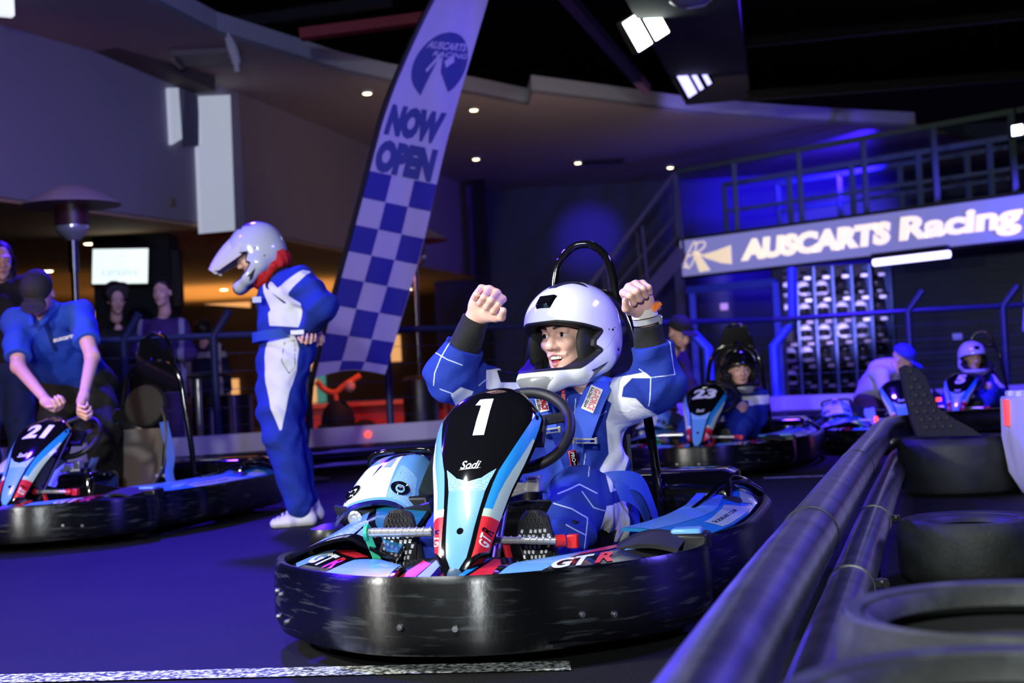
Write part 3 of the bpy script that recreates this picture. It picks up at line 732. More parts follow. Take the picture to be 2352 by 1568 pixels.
for i, px in enumerate(FP):
    p, d = on_barrier(px); q = p-fence.location; w = .034 if px not in (1640, 1793) else .055
    ht = 1.20
    mb = MB()
    if px in (1640, 1793):
        s = -1 if px == 1640 else 1
        mb.tube([q, q+Vector((-.05*s*-1*0, 0, .92)), q+Vector((.22*s, 0, 1.17)), q+Vector((.24*s, 0, 1.75 if s > 0 else 1.2))], w, 10)
    else:
        mb.tube([q, q+Vector((0, 0, ht)), q+Vector((.15, -.05, ht+.20))], w, 10)
    mb.build('post', M_tblue if px in (1640, 1793) else M_fence, fence); tops.append(q+Vector((0, 0, ht)))
mb = MB(); mb.tube(tops, .028, 8); mb.build('top_rail', M_fence, fence)
for z in (.45, .6, .75, .9, 1.05):
    mb = MB(); mb.tube([p-Vector((0, 0, ht-z)) for p in tops], .0025, 5); mb.build('cable', M_fence, fence)
# ================================================================== karts
# kart frame: x to the viewer's right, y from the front bumper back, z up
RING = [(0, .03), (.14, .045), (.28, .11), (.42, .22), (.53, .34), (.60, .48), (.615, .58), (.60, .645), (.567, .68), (.565, .75), (.59, .86),
        (.625, 1.05), (.64, 1.35), (.635, 1.75), (.62, 1.92), (.58, 2.07), (.50, 2.16), (.3, 2.2), (0, 2.2)]
def FSH(y): return -.05*min(1, max(0, (.95-y)/.3))
KPART = {}
def kcached(key, fn, parent):
    """builds a kart part once; later karts get copies of it"""
    if key in KPART: return copy_tree(KPART[key], parent)
    o = fn(parent); KPART[key] = o
    return o

M_bumper = M_scuff.copy(); M_bumper.name = 'scuffed_bumper'; MATS['scuffed_bumper'] = M_bumper
_nt = M_bumper.node_tree; _b = _nt.nodes['Principled BSDF']; _t = _nt.nodes.new('ShaderNodeTangent'); _t.direction_type = 'UV_MAP'; _t.uv_map = 'along'
_b.inputs['Anisotropic'].default_value = .93; _b.inputs['Roughness'].default_value = .33; _b.inputs['Specular IOR Level'].default_value = .75; _b.inputs['Anisotropic Rotation'].default_value = 0.25
_nt.links.new(_t.outputs[0], _b.inputs['Tangent'])
def k_bumper(parent):
    half = [Vector((x, y, 0)) for x, y in RING]
    path = [Vector((-p.x, p.y, 0)) for p in reversed(half[1:-1])]
    loop = half[:-1]+[half[-1]]+path      # starts front centre, anticlockwise round the back and home
    loop = smooth_path([Vector((p.x+FSH(p.y), p.y, 0)) for p in loop], 4, True)
    prof = [(-.028, .232), (-.022, .243), (-.004, .246), (.004, .238), (.006, .225), (.010, .16), (.009, .09), (-.006, .055), (-.02, .047), (-.034, .052), (-.03, .10), (-.026, .2)]
    m = MB(); N = len(loop); n = len(prof); vs = []
    for i, p in enumerate(loop):
        t = (loop[(i+1) % N]-loop[i-1]).normalized(); nrm = Vector((t.y, -t.x, 0))
        for o, z in prof:
            zz = z
            vs.append(p+nrm*o+Vector((0, 0, zz)))
    fs = [(i*n+k, i*n+(k+1) % n, ((i+1) % N)*n+(k+1) % n, ((i+1) % N)*n+k) for i in range(N) for k in range(n)]
    m.add(vs, fs, 0)
    o = m.build('bumper', M_bumper, parent, smooth=50)
    uv = o.data.uv_layers.new(name='along'); per = N*n
    for pl in o.data.polygons:
        for li in pl.loop_indices:
            vi = o.data.loops[li].vertex_index; i, k = divmod(vi, n)
            if i == 0 and any(o.data.loops[q].vertex_index//n == N-1 for q in pl.loop_indices): i = N
            if k == 0 and any(o.data.loops[q].vertex_index % n == n-1 for q in pl.loop_indices): k = n
            uv.data[li].uv = (i/N*12, k/n)
    for (x, z) in [(-.585, .17), (-.55, .165), (-.575, .10), (-.535, .095), (-.115, .125), (.02, .12), (.30, .13), (.36, .12)]:
        # point on the ring with this x
        best = min([p for p in loop if p.y < .6], key=lambda p: abs(p.x-x)); i = loop.index(best); t = (loop[(i+1) % N]-loop[i-1]).normalized(); nr = Vector((t.y, -t.x, 0))
        b = MB(); a = best+nr*.004+Vector((0, 0, z)); b.cyl(a, a+nr*.010, .0085, .0075, 14); b.cyl(a+nr*.010, a+nr*.0115, .0035, .0035, 6)
        b.build('bolt', M_steel, o)
    return o

# number panel: surface (u across -1..1, v bottom 0..top 1)
PV = [(0.0, .15, .235, .040), (.12, .165, .285, .070), (.28, .205, .36, .088), (.45, .265, .45, .108), (.60, .325, .525, .132), (.75, .40, .60, .147), (.86, .455, .650, .146), (.93, .51, .680, .122), (.975, .55, .692, .088), (1.0, .58, .694, .05)]
def panel_c(v):
    v = min(max(v, -.02), 1.02)
    for a, b in zip(PV, PV[1:]):
        if v <= b[0] or b is PV[-1]:
            t = (v-a[0])/(b[0]-a[0])
            i = PV.index(a); p0 = PV[max(i-1, 0)]; p3 = PV[min(i+2, len(PV)-1)]
            def cr(k):
                q0, q1, q2, q3 = p0[k], a[k], b[k], p3[k]
                return .5*(2*q1+(q2-q0)*t+(2*q0-5*q1+4*q2-q3)*t*t+(3*q1-q0-3*q2+q3)*t**3)
            return cr(1), cr(2), cr(3)
def panel_surf(u, v):
    y, z, w = panel_c(v); e = .01
    y2, z2, _ = panel_c(min(v+e, 1.0)); y1, z1, _ = panel_c(max(v-e, 0)); t = Vector((0, y2-y1, z2-z1)).normalized(); n = Vector((0, -t.z, t.y))
    au = abs(u); drop = .030*au**2*(w/.14)+.030*(max(0, au-.70)/.30)**2
    return Vector((-.015+.025*v+u*w, y, z))-n*drop
def M_halftone():
    if 'halftone' in MATS: return MATS['halftone']
    m = bpy.data.materials.new('halftone'); m.use_nodes = True; nt = m.node_tree; b = nt.nodes['Principled BSDF']; b.inputs['Roughness'].default_value = .3; b.inputs['Coat Weight'].default_value = .5
    tc = nt.nodes.new('ShaderNodeTexCoord'); v = nt.nodes.new('ShaderNodeTexVoronoi'); v.inputs['Scale'].default_value = 210; v.inputs['Randomness'].default_value = .25
    r = nt.nodes.new('ShaderNodeMapRange'); r.inputs[1].default_value = .28; r.inputs[2].default_value = .36
    mx = nt.nodes.new('ShaderNodeMix'); mx.data_type = 'RGBA'; mx.inputs[6].default_value = (.02, .16, .60, 1); mx.inputs[7].default_value = (.30, .56, .88, 1)
    nt.links.new(tc.outputs['Object'], v.inputs['Vector']); nt.links.new(v.outputs['Distance'], r.inputs[0]); nt.links.new(r.outputs[0], mx.inputs[0]); nt.links.new(mx.outputs[2], b.inputs['Base Color'])
    MATS['halftone'] = m; return m
STK = [M_gloss, M_lblue, M_mblue, M_white, M_pale, M_red, M_navy, M_halftone()]
GL, LB, MB_, WH, PA, RE, NA, HT = range(8)

def gtr(m, surf, c, du, dv, off=.002, tri=False):
    """the slanted two-tone letters on the bodywork"""
    ex = (du[0], du[1])
    w = lambda k: (c[0]+ex[0]*k, c[1]+ex[1]*k)
    m.text_on('G', surf, w(-.95), (du[0], du[1]), dv, off, WH, bold=.035, shear=.2, sx=1.1)
    m.text_on('T', surf, w(-.02), (du[0], du[1]), dv, off, WH, bold=.035, shear=.2, sx=1.1)
    m.text_on('R', surf, w(.85), (du[0], du[1]), dv, off, RE, bold=.035, shear=.2, sx=1.1)

def k_panel(parent, number):
    m = MB()
    m.grid(lambda u, v: panel_surf(2*u-1, v), 28, 40, GL, .012)
    S = panel_surf
    # light blue tongue with halftone top
    m.decal(S, [(-.40, .10), (-.24, .035), (-.02, .005), (.22, .035), (.42, .10), (.43, .25), (.47, .42), (.40, .425), (-.40, .425), (-.47, .42), (-.44, .25)], .0010, LB)
    m.decal(S, [(-.47, .42), (.47, .42), (.56, .53), (.30, .480), (.0, .462), (-.30, .480), (-.56, .53)], .0010, HT)
    # side stripes
    for sg in (-1, 1):
        k = lambda P: [(sg*x, y) for x, y in P]
        m.decal(S, k([(.60, .10), (.97, .15), (.97, .31), (.56, .31)]), .0010, RE)
        m.decal(S, k([(.56, .31), (.97, .31), (.97, .40), (.96, .72), (.93, .72), (.80, .42), (.78, .345), (.56, .345)]), .0010, PA if sg > 0 else WH)
        m.decal(S, k([(.57, .345), (.78, .345), (.80, .42), (.93, .72), (.96, .72), (.97, .90), (.90, .87), (.74, .66), (.62, .52)]), .0010, MB_ if sg > 0 else LB)
        c = (.775*sg, .215)
        for ch, col, q in (('G', WH, -.032), ('T', WH, .0), ('R', GL if sg > 0 else NA, .030)):
            m.text_on(ch, S, (c[0]+.03*sg, c[1]+q), (-.10*sg*0+.02, .030), (-.26, .012), .0018, col, bold=.03, shear=.15)
    # screw hole
    m.decal(S, [(.02+.11*cos(t), .235+.016*sin(t)) for t in np.linspace(0, 2*pi, 14, endpoint=False)], .0014, GL)
    # name script
    m.text_on('Sodi', S, (-.02, .545), (.15, 0), (0, .042), .0015, WH, bold=.012, shear=.35, sx=1.15)
    m.decal(S, [(-.28, .520), (-.05, .528), (.24, .530), (-.05, .523)], .0015, WH)
    if len(number) == 1:
        if number == '1':
            m.decal(S, [(-.12, .69), (.10, .69), (.08, .89), (-.20, .89), (-.24, .862), (-.12, .858)], .0015, WH)
        else: m.text_on(number, S, (.05, .79), (.9, 0), (0, .20), .0015, WH, bold=.05, shear=.1)
    elif number:
        m.text_on(number, S, (.02, .79), (.88, 0), (0, .15), .0022, WH, bold=.045, shear=.08, sx=.95)
    return m.build('nose_panel', STK, parent, smooth=45)

def k_wheel(parent):
    m = MB(); T = Matrix.Translation((.035, .70, .565)) @ Matrix.Rotation(radians(-40), 4, 'X')
    R = .142; vs = []; n = 56; k = 14
    path = []
    for i in range(n):
        t = 2*pi*i/n; r = R*(1-.06*max(0, -sin(t))**4); path.append(T @ Vector((r*cos(t), 0, r*sin(t))))
    m.tube(path, .0165, 12, closed=True)
    hub = T @ Vector((0, -.03, 0))
    for a in (20, 160, 270):
        e = T @ Vector((R*.97*cos(radians(a)), 0, R*.97*sin(radians(a)))); m.bar(hub, e, .035, .006, 0, up=T.to_3x3() @ Vector((0, 1, 0)))
    m.cyl(hub, T @ Vector((0, -.045, 0)), .04, n=20); m.box(T @ Vector((0, -.02, -.02)), (.15, .03, .09), T.to_3x3())
    o = m.build('steering_wheel', mat('grip_rubber', (.010, .010, .011), .5, bump=(300, .3, .0006)), parent)
    c = MB(); c.cyl(T @ Vector((0, -.045, 0)), (.035, .25, .12), .011, n=12); c.build('steering_column', M_steel, o)
    return o

def tyre_parts(name, parent, c, r, w, axis=Vector((1, 0, 0))):
    m = MB(); x, y, d = frame_from(axis); R = Matrix((x, y, d)).transposed().to_4x4(); T = Matrix.Translation(c) @ R
    h = w/2
    m.lathe([(r*.52, -h*.8), (r*.6, -h*.98), (r*.82, -h), (r*.96, -h*.86), (r, -h*.6), (r, h*.6), (r*.96, h*.86), (r*.82, h), (r*.6, h*.98), (r*.52, h*.8)], 32, T, 0, cap=False)
    o = m.build(name, M_rubber, parent)
    q = MB(); q.lathe([(.02, -h*.2), (r*.3, -h*.25), (r*.42, -h*.75), (r*.54, -h*.85), (r*.54, h*.85), (r*.42, h*.75), (r*.3, h*.25), (.02, h*.2)], 24, T, 0)
    q.build('rim', M_steel, o)
    return o

def k_wheel_set(parent, c, r, w): return tyre_parts('tyre', parent, c, r, w)

def podsurf(sg):
    """low front fairing in front of each foot: u from the nose out to the side, v from the ring inwards"""
    def f(u, v):
        x = .13+.42*u; y0 = np.interp(x, [0, .14, .28, .42, .53, .60], [.03, .045, .11, .22, .34, .48])+.035
        dep = .13+.20*u
        z = .226+.024*sin(min(v, 1)*pi*.62)+.010*u*v
        return Vector((sg*(x-.07*v*u)-.035, y0+dep*v, z))
    if sg < 0:
        return lambda u, v: f(1-u, v)
    return f
def k_front_pod(sg):
    def fn(parent):
        m = MB(); S = podsurf(sg)
        m.grid(S, 20, 10, GL, .01)
        if sg < 0:
            m.decal(S, [(.42, .04), (.97, .04), (.97, .95), (.70, .95), (.50, .60)], .001, LB)
            m.decal(S, [(.02, .10), (.10, .05), (.20, .42), (.10, .8)], .001, LB)
            m.decal(S, [(.14, .62), (.30, .86), (.56, .86), (.48, .66)], .0012, RE)
            c = (.27, .38); dx = .085
        else:
            m.decal(S, [(.02, .05), (.22, .05), (.40, .60), (.62, .95), (.10, .95)], .001, LB)
            m.decal(S, [(.72, .55), (.98, .40), (.98, .7), (.80, .9)], .001, LB)
            m.decal(S, [(.40, .72), (.58, .98), (.95, .98), (.62, .72)], .0012, RE)
            c = (.50, .42); dx = .085
        for ch, col, q in (('G', WH, -1.35), ('T', WH, 0), ('R', RE, 1.3)):
            m.text_on(ch, S, (c[0]+dx*q, c[1]), (dx*1.25, 0), (0, .36), .002, col, bold=.04, shear=.3, sx=1.15)
        return m.build('front_fairing', STK, parent, smooth=45)
    return fn
def k_nose_base(parent):
    m = MB()
    def S(u, v):
        x = -.18+.30*u; return Vector((x, .085+.15*v+abs(x+.03)*.3, .235+.035*v-abs(x+.03)*.10))
    m.grid(S, 16, 8, GL, .008)
    m.decal(S, [(.03, .05), (.22, .05), (.28, .7), (.17, .9)], .001, RE)
    m.decal(S, [(.24, .05), (.38, .05), (.40, .9), (.31, .9)], .001, LB)
    m.decal(S, [(.62, .05), (.66, .05), (.78, .9), (.70, .9)], .001, MB_)
    m.decal(S, [(.69, .05), (.98, .05), (.86, .9), (.81, .9)], .001, RE)
    return m.build('nose_base', STK, parent)

def k_fender(sg):
    """fairing over the front wheel"""
    def fn(parent):
        m = MB()
        if sg < 0:
            def S(u, v):   # u: outer -> inner, v: front -> back
                x = -.615+.34*u; y = .50+.27*v-.22*u*(1-v)*.9+.0*u
                z = .245+.115*sin(min(u*1.5, 1)*pi/2)*(.55+.45*v)-.10*max(0, u-.6)*(1.4-v)
                return Vector((x+.05*(1-v)*u, y, z))
            m.grid(S, 20, 14, GL, .010)
            m.decal(S, [(.02, .30), (.13, .08), (.24, .10), (.20, .96), (.03, .96)], .001, WH)
            m.decal(S, [(.03, .62), (.12, .55), (.15, .93), (.05, .93)], .0014, MB_)
            m.decal(S, [(.24, .10), (.26, .10), (.56, .50), (.44, .96), (.20, .96)], .001, LB)
            m.decal(S, [(.24, .08), (.70, .10), (.60, .45), (.56, .50)], .0014, HT)
            m.decal(S, [(.50, .96), (.66, .45), (.90, .05), (.98, .10), (.98, .96)], .001, 8)
            m.text_on('SODI', S, (.13, .36), (.0, -.10), (.055, 0), .002, GL, bold=.0, sx=.9)
            o = m.build('wheel_fairing', STK+[M_teal], parent)
            b = MB(); b.lathe([(.015, 0), (.045, .01), (.062, .03), (.066, .055), (.058, .075), (.02, .088)], 20, Matrix.Translation((-.62, .80, .215)), 0)
            b.build('bumper_mount', M_black, o)
        else:
            def S(u, v):
                x = .33+.18*u; y = .44+.26*v; z = .240+.045*sin(pi*(.12+.76*u))*sin(pi*(.10+.75*v))**.5
                return Vector((x, y, z))
            m.grid(S, 16, 14, 0, .012)
            o = m.build('wheel_fairing', [M_matte]+STK[1:], parent)
            b = MB(); b.box((.51, .625, .255), (.085, .075, .06)); b.build('side_block', M_lblue, o, bevel=.008)
            b2 = MB(); b2.box((.51, .625, .245), (.12, .10, .055)); b2.build('block_frame', M_black, o, bevel=.01)
        return o
    return fn

def k_rear_pod(sg):
    def fn(parent):
        m = MB()
        def S(u, v):    # u outer->inner, v front->back
            y = .76+1.26*v; rise = .055*max(0, (v-.45)/.55)**1.6
            xo = np.interp(y, [.76, .9, 1.1, 1.4, 1.8, 2.05], [.50, .545, .58, .598, .592, .55]); xi = xo-.20+.05*max(0, v-.6)
            x = xo+(xi-xo)*u
            z = .238+(.035+rise)*sin(u*pi/2)**.8
            return Vector((sg*x, y, z)) if sg > 0 else Vector((-x, y, z))
        SS = S if sg > 0 else (lambda u, v: S(u, v))
        m.grid(S if sg < 0 else (lambda u, v: S(1-u, v)), 12, 26, LB if 0 else MB_, .01)
        if sg > 0:
            D = lambda u, v: S(1-u, v)
            f = lambda P: [(1-u, v) for u, v in P]
            m.decal(D, f([(.55, .0), (1, .0), (1, .93), (.60, .93), (.45, .4)]), .001, LB)
            m.decal(D, f([(.03, .20), (.30, .20), (.42, .55), (.16, .60), (.03, .66)]), .0014, PA)
            m.decal(D, f([(.04, .72), (.22, .66), (.34, .84), (.06, .88)]), .0014, PA)
            m.text_on('SODIKART.COM', D, (.80, .36), (-.0, .030), (-.075, 0), .0022, GL, bold=.02, sx=.95)
        else:
            D = S
            m.decal(D, [(.03, .20), (.30, .20), (.42, .55), (.16, .60), (.03, .66)], .0014, PA)
            m.decal(D, [(.55, .0), (1, .0), (1, .93), (.60, .93), (.45, .4)], .001, LB)
        # end cap rising to the rear corner
        o = m.build('side_pod', STK, parent)
        c = MB()
        def E(u, v):
            x = .575-.07*u; y = 1.86+.14*v; z = .255+.075*u+.04*u*v
            return Vector((sg*x, y, z))
        c.tube([(sg*.43, 1.30, .268), (sg*.45, 1.5, .285), (sg*.49, 1.66, .318), (sg*.53, 1.86, .305), (sg*.575, 2.04, .252)], [.008, .010, .016, .022, .018], 12, sub=5)
        c.build('pod_edge', M_gloss, o)
        return o
    return fn

def k_rear_cover(parent):
    """glossy black cover across the back, tall rounded box"""
    m = MB()
    prof = [(1.66, .13), (1.64, .24), (1.65, .33), (1.67, .35), (1.72, .358), (1.98, .358), (2.05, .345), (2.08, .30), (2.09, .20)]
    xs = [(-.52, .06), (-.512, .015), (-.48, 0), (.48, 0), (.512, .015), (.52, .06)]
    def S(u, v):
        i = u*(len(xs)-1); k = min(int(i), len(xs)-2); t = i-k; x = xs[k][0]*(1-t)+xs[k+1][0]*t; d = xs[k][1]*(1-t)+xs[k+1][1]*t
        j = v*(len(prof)-1); q = min(int(j), len(prof)-2); t2 = j-q; y = prof[q][0]*(1-t2)+prof[q+1][0]*t2; z = prof[q][1]*(1-t2)+prof[q+1][1]*t2
        return Vector((x, y, z-d*(1 if z > .2 else .2)))
    m.grid(lambda u, v: S(u, v), (len(xs)-1)*2, (len(prof)-1)*2, 0, .012)
    return m.build('rear_cover', M_gloss, parent, smooth=50)

def k_engine_fairing(parent):
    m = MB()
    def S(u, v):   # u left->right (x), v front-bottom -> back-top
        x = -.578+.262*u+.03*v*(1-2*u)*.6
        y = .735+.30*v-.02*sin(pi*u)
        z = .368+.128*sin(v*pi/2)**.9-.035*(2*u-1)**4*(1+v)-.004*sin(pi*u*2)
        z -= .03*(1-v)*(2*u-1)**2
        return Vector((x, y, z))
    m.grid(S, 24, 18, NA, .010)
    m.decal(S, [(.03, .03), (.97, .03), (.97, .97), (.03, .97)], .001, LB)
    m.decal(S, [(.09, .06), (.66, .06), (.60, .92), (.52, .62), (.40, .66), (.30, .50), (.28, .36), (.36, .62), (.06, .66)], .0014, WH)
    m.decal(S, [(.36, .36), (.44, .62), (.52, .78), (.62, .80), (.80, .95), (.44, .95), (.40, .72)], .0018, GL)
    m.decal(S, [(.66, .06), (.96, .06), (.90, .45), (.68, .55)], .0014, HT)
    m.decal(S, [(.45, .52), (.56, .50), (.56, .70), (.47, .68)], .0019, LB)
    m.text_on('GT', S, (.30, .78), (.065, 0), (0, .13), .002, WH, bold=.02, shear=.1)
    m.text_on('R', S, (.37, .71), (.065, 0), (0, .11), .002, RE, bold=.02, shear=.1)
    o = m.build('engine_fairing', STK, parent, smooth=50)
    for cu, cv in ((.17, .22), (.78, .20)):
        b = MB(); p = S(cu, cv); a = S(cu+.01, cv)-S(cu-.01, cv); c = S(cu, cv+.01)-S(cu, cv-.01); n = a.cross(c).normalized()
        x, y, d = frame_from(n); T = Matrix.Translation(p+n*.001) @ Matrix((x, y, d)).transposed().to_4x4()
        b.lathe([(.030, .002), (.027, .005), (.024, .001), (.010, -.002), (.006, .006), (.001, .008)], 24, T, 0, cap=False); b.build('screw_recess', M_gloss, o)
        q = MB(); q.lathe([(.006, .004), (.005, .008), (.001, .0085)], 10, T); q.build('screw', M_chrome, o)
    b = MB()
    def U(u, v):
        x = -.570+.30*u; return Vector((x, .728+.02*v+.20*v*v, .362-.125*v-.02*sin(pi*u)*(1-v)))
    b.grid(lambda u, v: U(1-u, v), 14, 8, 0, .012); b.build('lower_cover', mat('satin_black', (.014, .015, .016), .45), o)
    b = MB(); b.box((-.42, .90, .33), (.27, .26, .10)); b.build('engine_block', M_black, o, bevel=.01)
    h = MB(); h.tube([(-.555, 1.02, .45), (-.55, 1.0, .485), (-.50, .985, .505), (-.37, .985, .510), (-.325, 1.0, .495), (-.32, 1.02, .46)], .009, 10, sub=5); h.build('handle', M_gloss, o)
    s = MB(); s.lathe([(.004, 0), (.02, .001), (.022, .006), (.014, .010), (.012, .003), (.007, .012), (.001, .014)], 20, Matrix.Translation((-.505, .733, .325)) @ Matrix.Rotation(pi/2, 4, 'X'), 0); s.build('chrome_bolt', M_chrome, o)
    # dark air duct with a blue patch beside it
    d = MB()
    def Dk(u, v):
        x = -.335+.19*u; return Vector((x, .78+.22*v, .325+.150*(v**.8)-.03*u-.035*sin(pi*u)+.02*cos(pi*u)))
    d.grid(Dk, 14, 12, 0, .01); d.decal(Dk, [(.62, .05), (.99, .05), (.99, .92), (.60, .92), (.52, .5)], .0012, 1); d.build('air_duct', [mat('satin_duct', (.02, .03, .025), .3, coat=.3), M_halftone()], o)
    return o

def k_pedals(sg):
    def fn(parent):
        y = .35
        if sg < 0:
            root = MB(); root.cyl((-.315, y, .322), (-.135, y, .319), .0125, n=14)
            for i in range(9):
                x = -.30+.02*i; root.cyl((x, y, .3215), (x+.003, y, .3215), .0138, n=14)
            o = root.build('pedal', M_chrome, parent)
            g = MB(); g.cyl((-.325, y, .322), (-.316, y, .322), .024, .022, 18); g.bar((-.32, y, .31), (-.27, y+.03, .15), .006, .02); g.build('pedal_arm', M_green, o); g = MB(); g.bar((-.295, y, .25), (-.26, y+.03, .16), .004, .008); g.build('pedal_rod', M_green, o)
        else:
            root = MB(); root.cyl((.035, y, .295), (.205, y, .288), .0095, n=14)
            for i in range(9):
                x = .045+.018*i; root.cyl((x, y, .2935), (x+.003, y, .2935), .0110, n=14)
            o = root.build('pedal', M_chrome, parent)
            for a, b in (((.018, y, .296), (.038, y, .295)), ((.203, y, .288), (.225, y+.01, .288))):
                g = MB(); g.cyl(a, b, .0165, .0165, 16); g.build('pedal_cap', M_redp, o)
            g = MB(); g.box((.245, y+.02, .285), (.03, .03, .036)); g.build('pedal_block', M_redp, o, bevel=.004); g = MB(); g.bar((.06, y+.02, .29), (.08, y+.06, .12), .012, .02); g.build('pedal_arm', M_redp, o, bevel=.004)
        return o
    return fn

def k_seat(parent):
    m = MB()
    rows = [(.62, .155, .15), (.95, .09, .19), (1.22, .09, .205), (1.36, .16, .205), (1.42, .30, .20), (1.46, .45, .19), (1.49, .60, .17), (1.51, .70, .14)]
    def S(u, v):
        i = v*(len(rows)-1); k = min(int(i), len(rows)-2); t = i-k; y, z, w = [rows[k][q]*(1-t)+rows[k+1][q]*t for q in range(3)]
        a = (2*u-1); up = .16 if v < .5 else .10
        return Vector((.04+a*w, y-(.17*a**4 if v > .45 else .17*a**4*v/.45), z+(up*a**4 if v < .55 else up*a**4*max(0, 1-(v-.55)*2))))
    m.grid(S, 20, 28, 0, .012)
    o = m.build('seat', mat('seat_shell', (.012, .012, .014), .4), parent, smooth=60)
    p = MB(); T = Matrix.Translation((.04, 1.43, .72)) @ Matrix.Rotation(radians(82), 4, 'X')
    p.lathe([(.001, .035), (.09, .035), (.125, .025), (.135, .0), (.125, -.02), (.001, -.025)], 32, T); p.build('headrest', M_matte, o)
    return o
def k_seat_pad(parent):
    m = MB()
    def S(u, v):
        a = 2*u-1; return Vector((.04+a*(.105+.015*v), 1.375+.055*(1-v)*0+.05*v-.05*a*a, .22+.36*v))
    m.grid(S, 10, 10, 0, .02)
    o = m.build('seat_pad', mat('grey_ribbed_fabric', (.11, .10, .10), .85, bump=(90, .6, .003)), parent)
    for sg in (-1, 1):
        r = MB(); r.ribbon([(.04+sg*.16, 1.34, .62), (.04+sg*.24, 1.26, .42), (.04+sg*.26, 1.2, .30), (.04+sg*.36, 1.10, .18)], .055, (1, 0, .2), 0); r.build('harness_strap', M_belt, o)
        c = MB(); c.box((.04+sg*.20, 1.22, .30), (.07, .02, .02)); c.build('buckle', M_chrome, o, bevel=.003)
    return o
M_belt = mat('blue_webbing', (.035, .10, .60), .7, bump=(500, .5, .001))

def k_hoop(parent):
    m = MB()
    m.tube([(-.20, 1.5, .10), (-.19, 1.5, .38), (-.145, 1.5, .80), (-.10, 1.5, .93), (-.03, 1.5, .985), (.07, 1.5, .995), (.17, 1.5, .975), (.225, 1.5, .88), (.25, 1.5, .70), (.285, 1.5, .38), (.29, 1.5, .10)], .0165, 12, sub=6)
    m.tube([(-.032, 1.5, .98), (-.034, 1.505, 1.04), (-.015, 1.51, 1.11), (.03, 1.515, 1.155), (.072, 1.515, 1.167), (.115, 1.515, 1.155), (.155, 1.51, 1.11), (.174, 1.505, 1.04), (.182, 1.5, .97)], .0135, 12, sub=6)
    m.tube([(.29, 1.5, .30), (.29, 1.7, .22), (.28, 1.9, .12)], .012, 10); m.tube([(-.20, 1.5, .30), (-.20, 1.7, .22), (-.2, 1.9, .12)], .012, 10)
    o = m.build('roll_hoop', M_gloss, parent)
    b = MB(); b.lathe([(.0, .02), (.018, .02), (.026, .008), (.028, 0), (.03, -.01)], 18, Matrix.Translation((.075, 1.47, 1.00)), 0, cap=True); b.cyl((.05, 1.48, .99), (.10, 1.48, .99), .012); b.build('hoop_knob', M_gloss, o)
    return o
def k_hoop_panel(parent):
    m = MB()
    def S(u, v):
        w = .155-.075*v**1.4; a = 2*u-1; return Vector((.07+a*w, 1.485, .80+.34*v))
    m.grid(S, 10, 10, 0, .012)
    return m.build('hoop_panel', M_gloss, parent)
def k_tank(parent):
    m = MB(); m.box((.03, .82, .22), (.22, .28, .29)); o = m.build('fuel_tank', M_gloss, parent, bevel=.03)
    b = MB(); b.lathe([(.03, 0), (.03, .02), (.0, .022)], 20, Matrix.Translation((.03, .80, .365))); b.build('tank_cap', M_black, o)
    return o
def k_bracket(parent):
    m = MB(); m.box((.03, .68, .405), (.075, .05, .03)); m.box((.072, .67, .415), (.038, .05, .045)); m.box((.072, .643, .43), (.03, .01, .012))
    m.bar((-.03, .66, .38), (.05, .66, .40), .012, .02)
    return m.build('steering_bracket', M_chrome, parent, bevel=.004)
def k_floor(parent):
    m = MB(); P = [(x*.86, y) for x, y in RING[:7]]+[(.44, .75), (.40, 2.05), (0, 2.12)]
    P = [(x, y+.06 if y < .1 else y) for x, y in P]
    P = P+[(-x, y) for x, y in reversed(P[1:-1])]
    m.prism(P, .055, .065); m.tube([(-.33, .25, .07), (-.33, 1.9, .07)], .014); m.tube([(.33, .25, .07), (.33, 1.9, .07)], .014)
    m.tube([(-.5, .55, .12), (.5, .55, .12)], .012); m.tube([(-.55, 1.62, .13), (.55, 1.62, .13)], .014)
    m.box((0, .16, .12), (.25, .06, .1))
    return m.build('chassis', M_black, parent)

def make_kart(x, y, yaw, number, label, group, empty_seat=False, hoop_panel=False, hoop=True, zs=1.0, seat=True):
    t = empty('go_kart', (x, y, 0), radians(-yaw), label, 'go-kart', group); t.scale = (1, 1, zs)
    kcached('bumper', k_bumper, t); k_panel(t, number); kcached('sw', k_wheel, t); kcached('fl', k_floor, t)
    kcached('fp-1', k_front_pod(-1), t); kcached('fp1', k_front_pod(1), t); kcached('nb', k_nose_base, t)
    kcached('f-1', k_fender(-1), t); kcached('f1', k_fender(1), t); kcached('rp-1', k_rear_pod(-1), t); kcached('rp1', k_rear_pod(1), t)
    kcached('rc', k_rear_cover, t); kcached('ef', k_engine_fairing, t); kcached('p-1', k_pedals(-1), t); kcached('p1', k_pedals(1), t)
    if seat: kcached('seat', k_seat, t)
    if hoop: kcached('hoop', k_hoop, t)
    kcached('tank', k_tank, t); kcached('br', k_bracket, t)
    for i, (c, r, w) in enumerate([((-.48, .58, .13), .125, .12), ((.44, .60, .13), .125, .12), ((-.47, 1.62, .14), .138, .18), ((.47, 1.62, .14), .138, .18)]):
        kcached('w%d' % i, lambda p, c=c, r=r, w=w: k_wheel_set(p, Vector(c), r, w), t)
    if empty_seat: k_seat_pad(t)
    if hoop_panel: kcached('hp', k_hoop_panel, t)
    return t

KG = 'rental go-karts with light blue and red nose panels'
kart1 = make_kart(-.20, 3.45, 15, '1', 'go-kart with number 1 on its black nose panel, cheering driver in its seat', KG)
kart21 = make_kart(-2.56, 6.85, 16, '21', 'go-kart with number 21 and an empty seat, staff man bending over it', KG, empty_seat=True, hoop_panel=True, zs=.93)
kart23 = make_kart(1.13, 9.13, 18, '23', 'go-kart with number 23 on its nose panel, child in black helmet driving it', KG, hoop_panel=True, zs=.885)
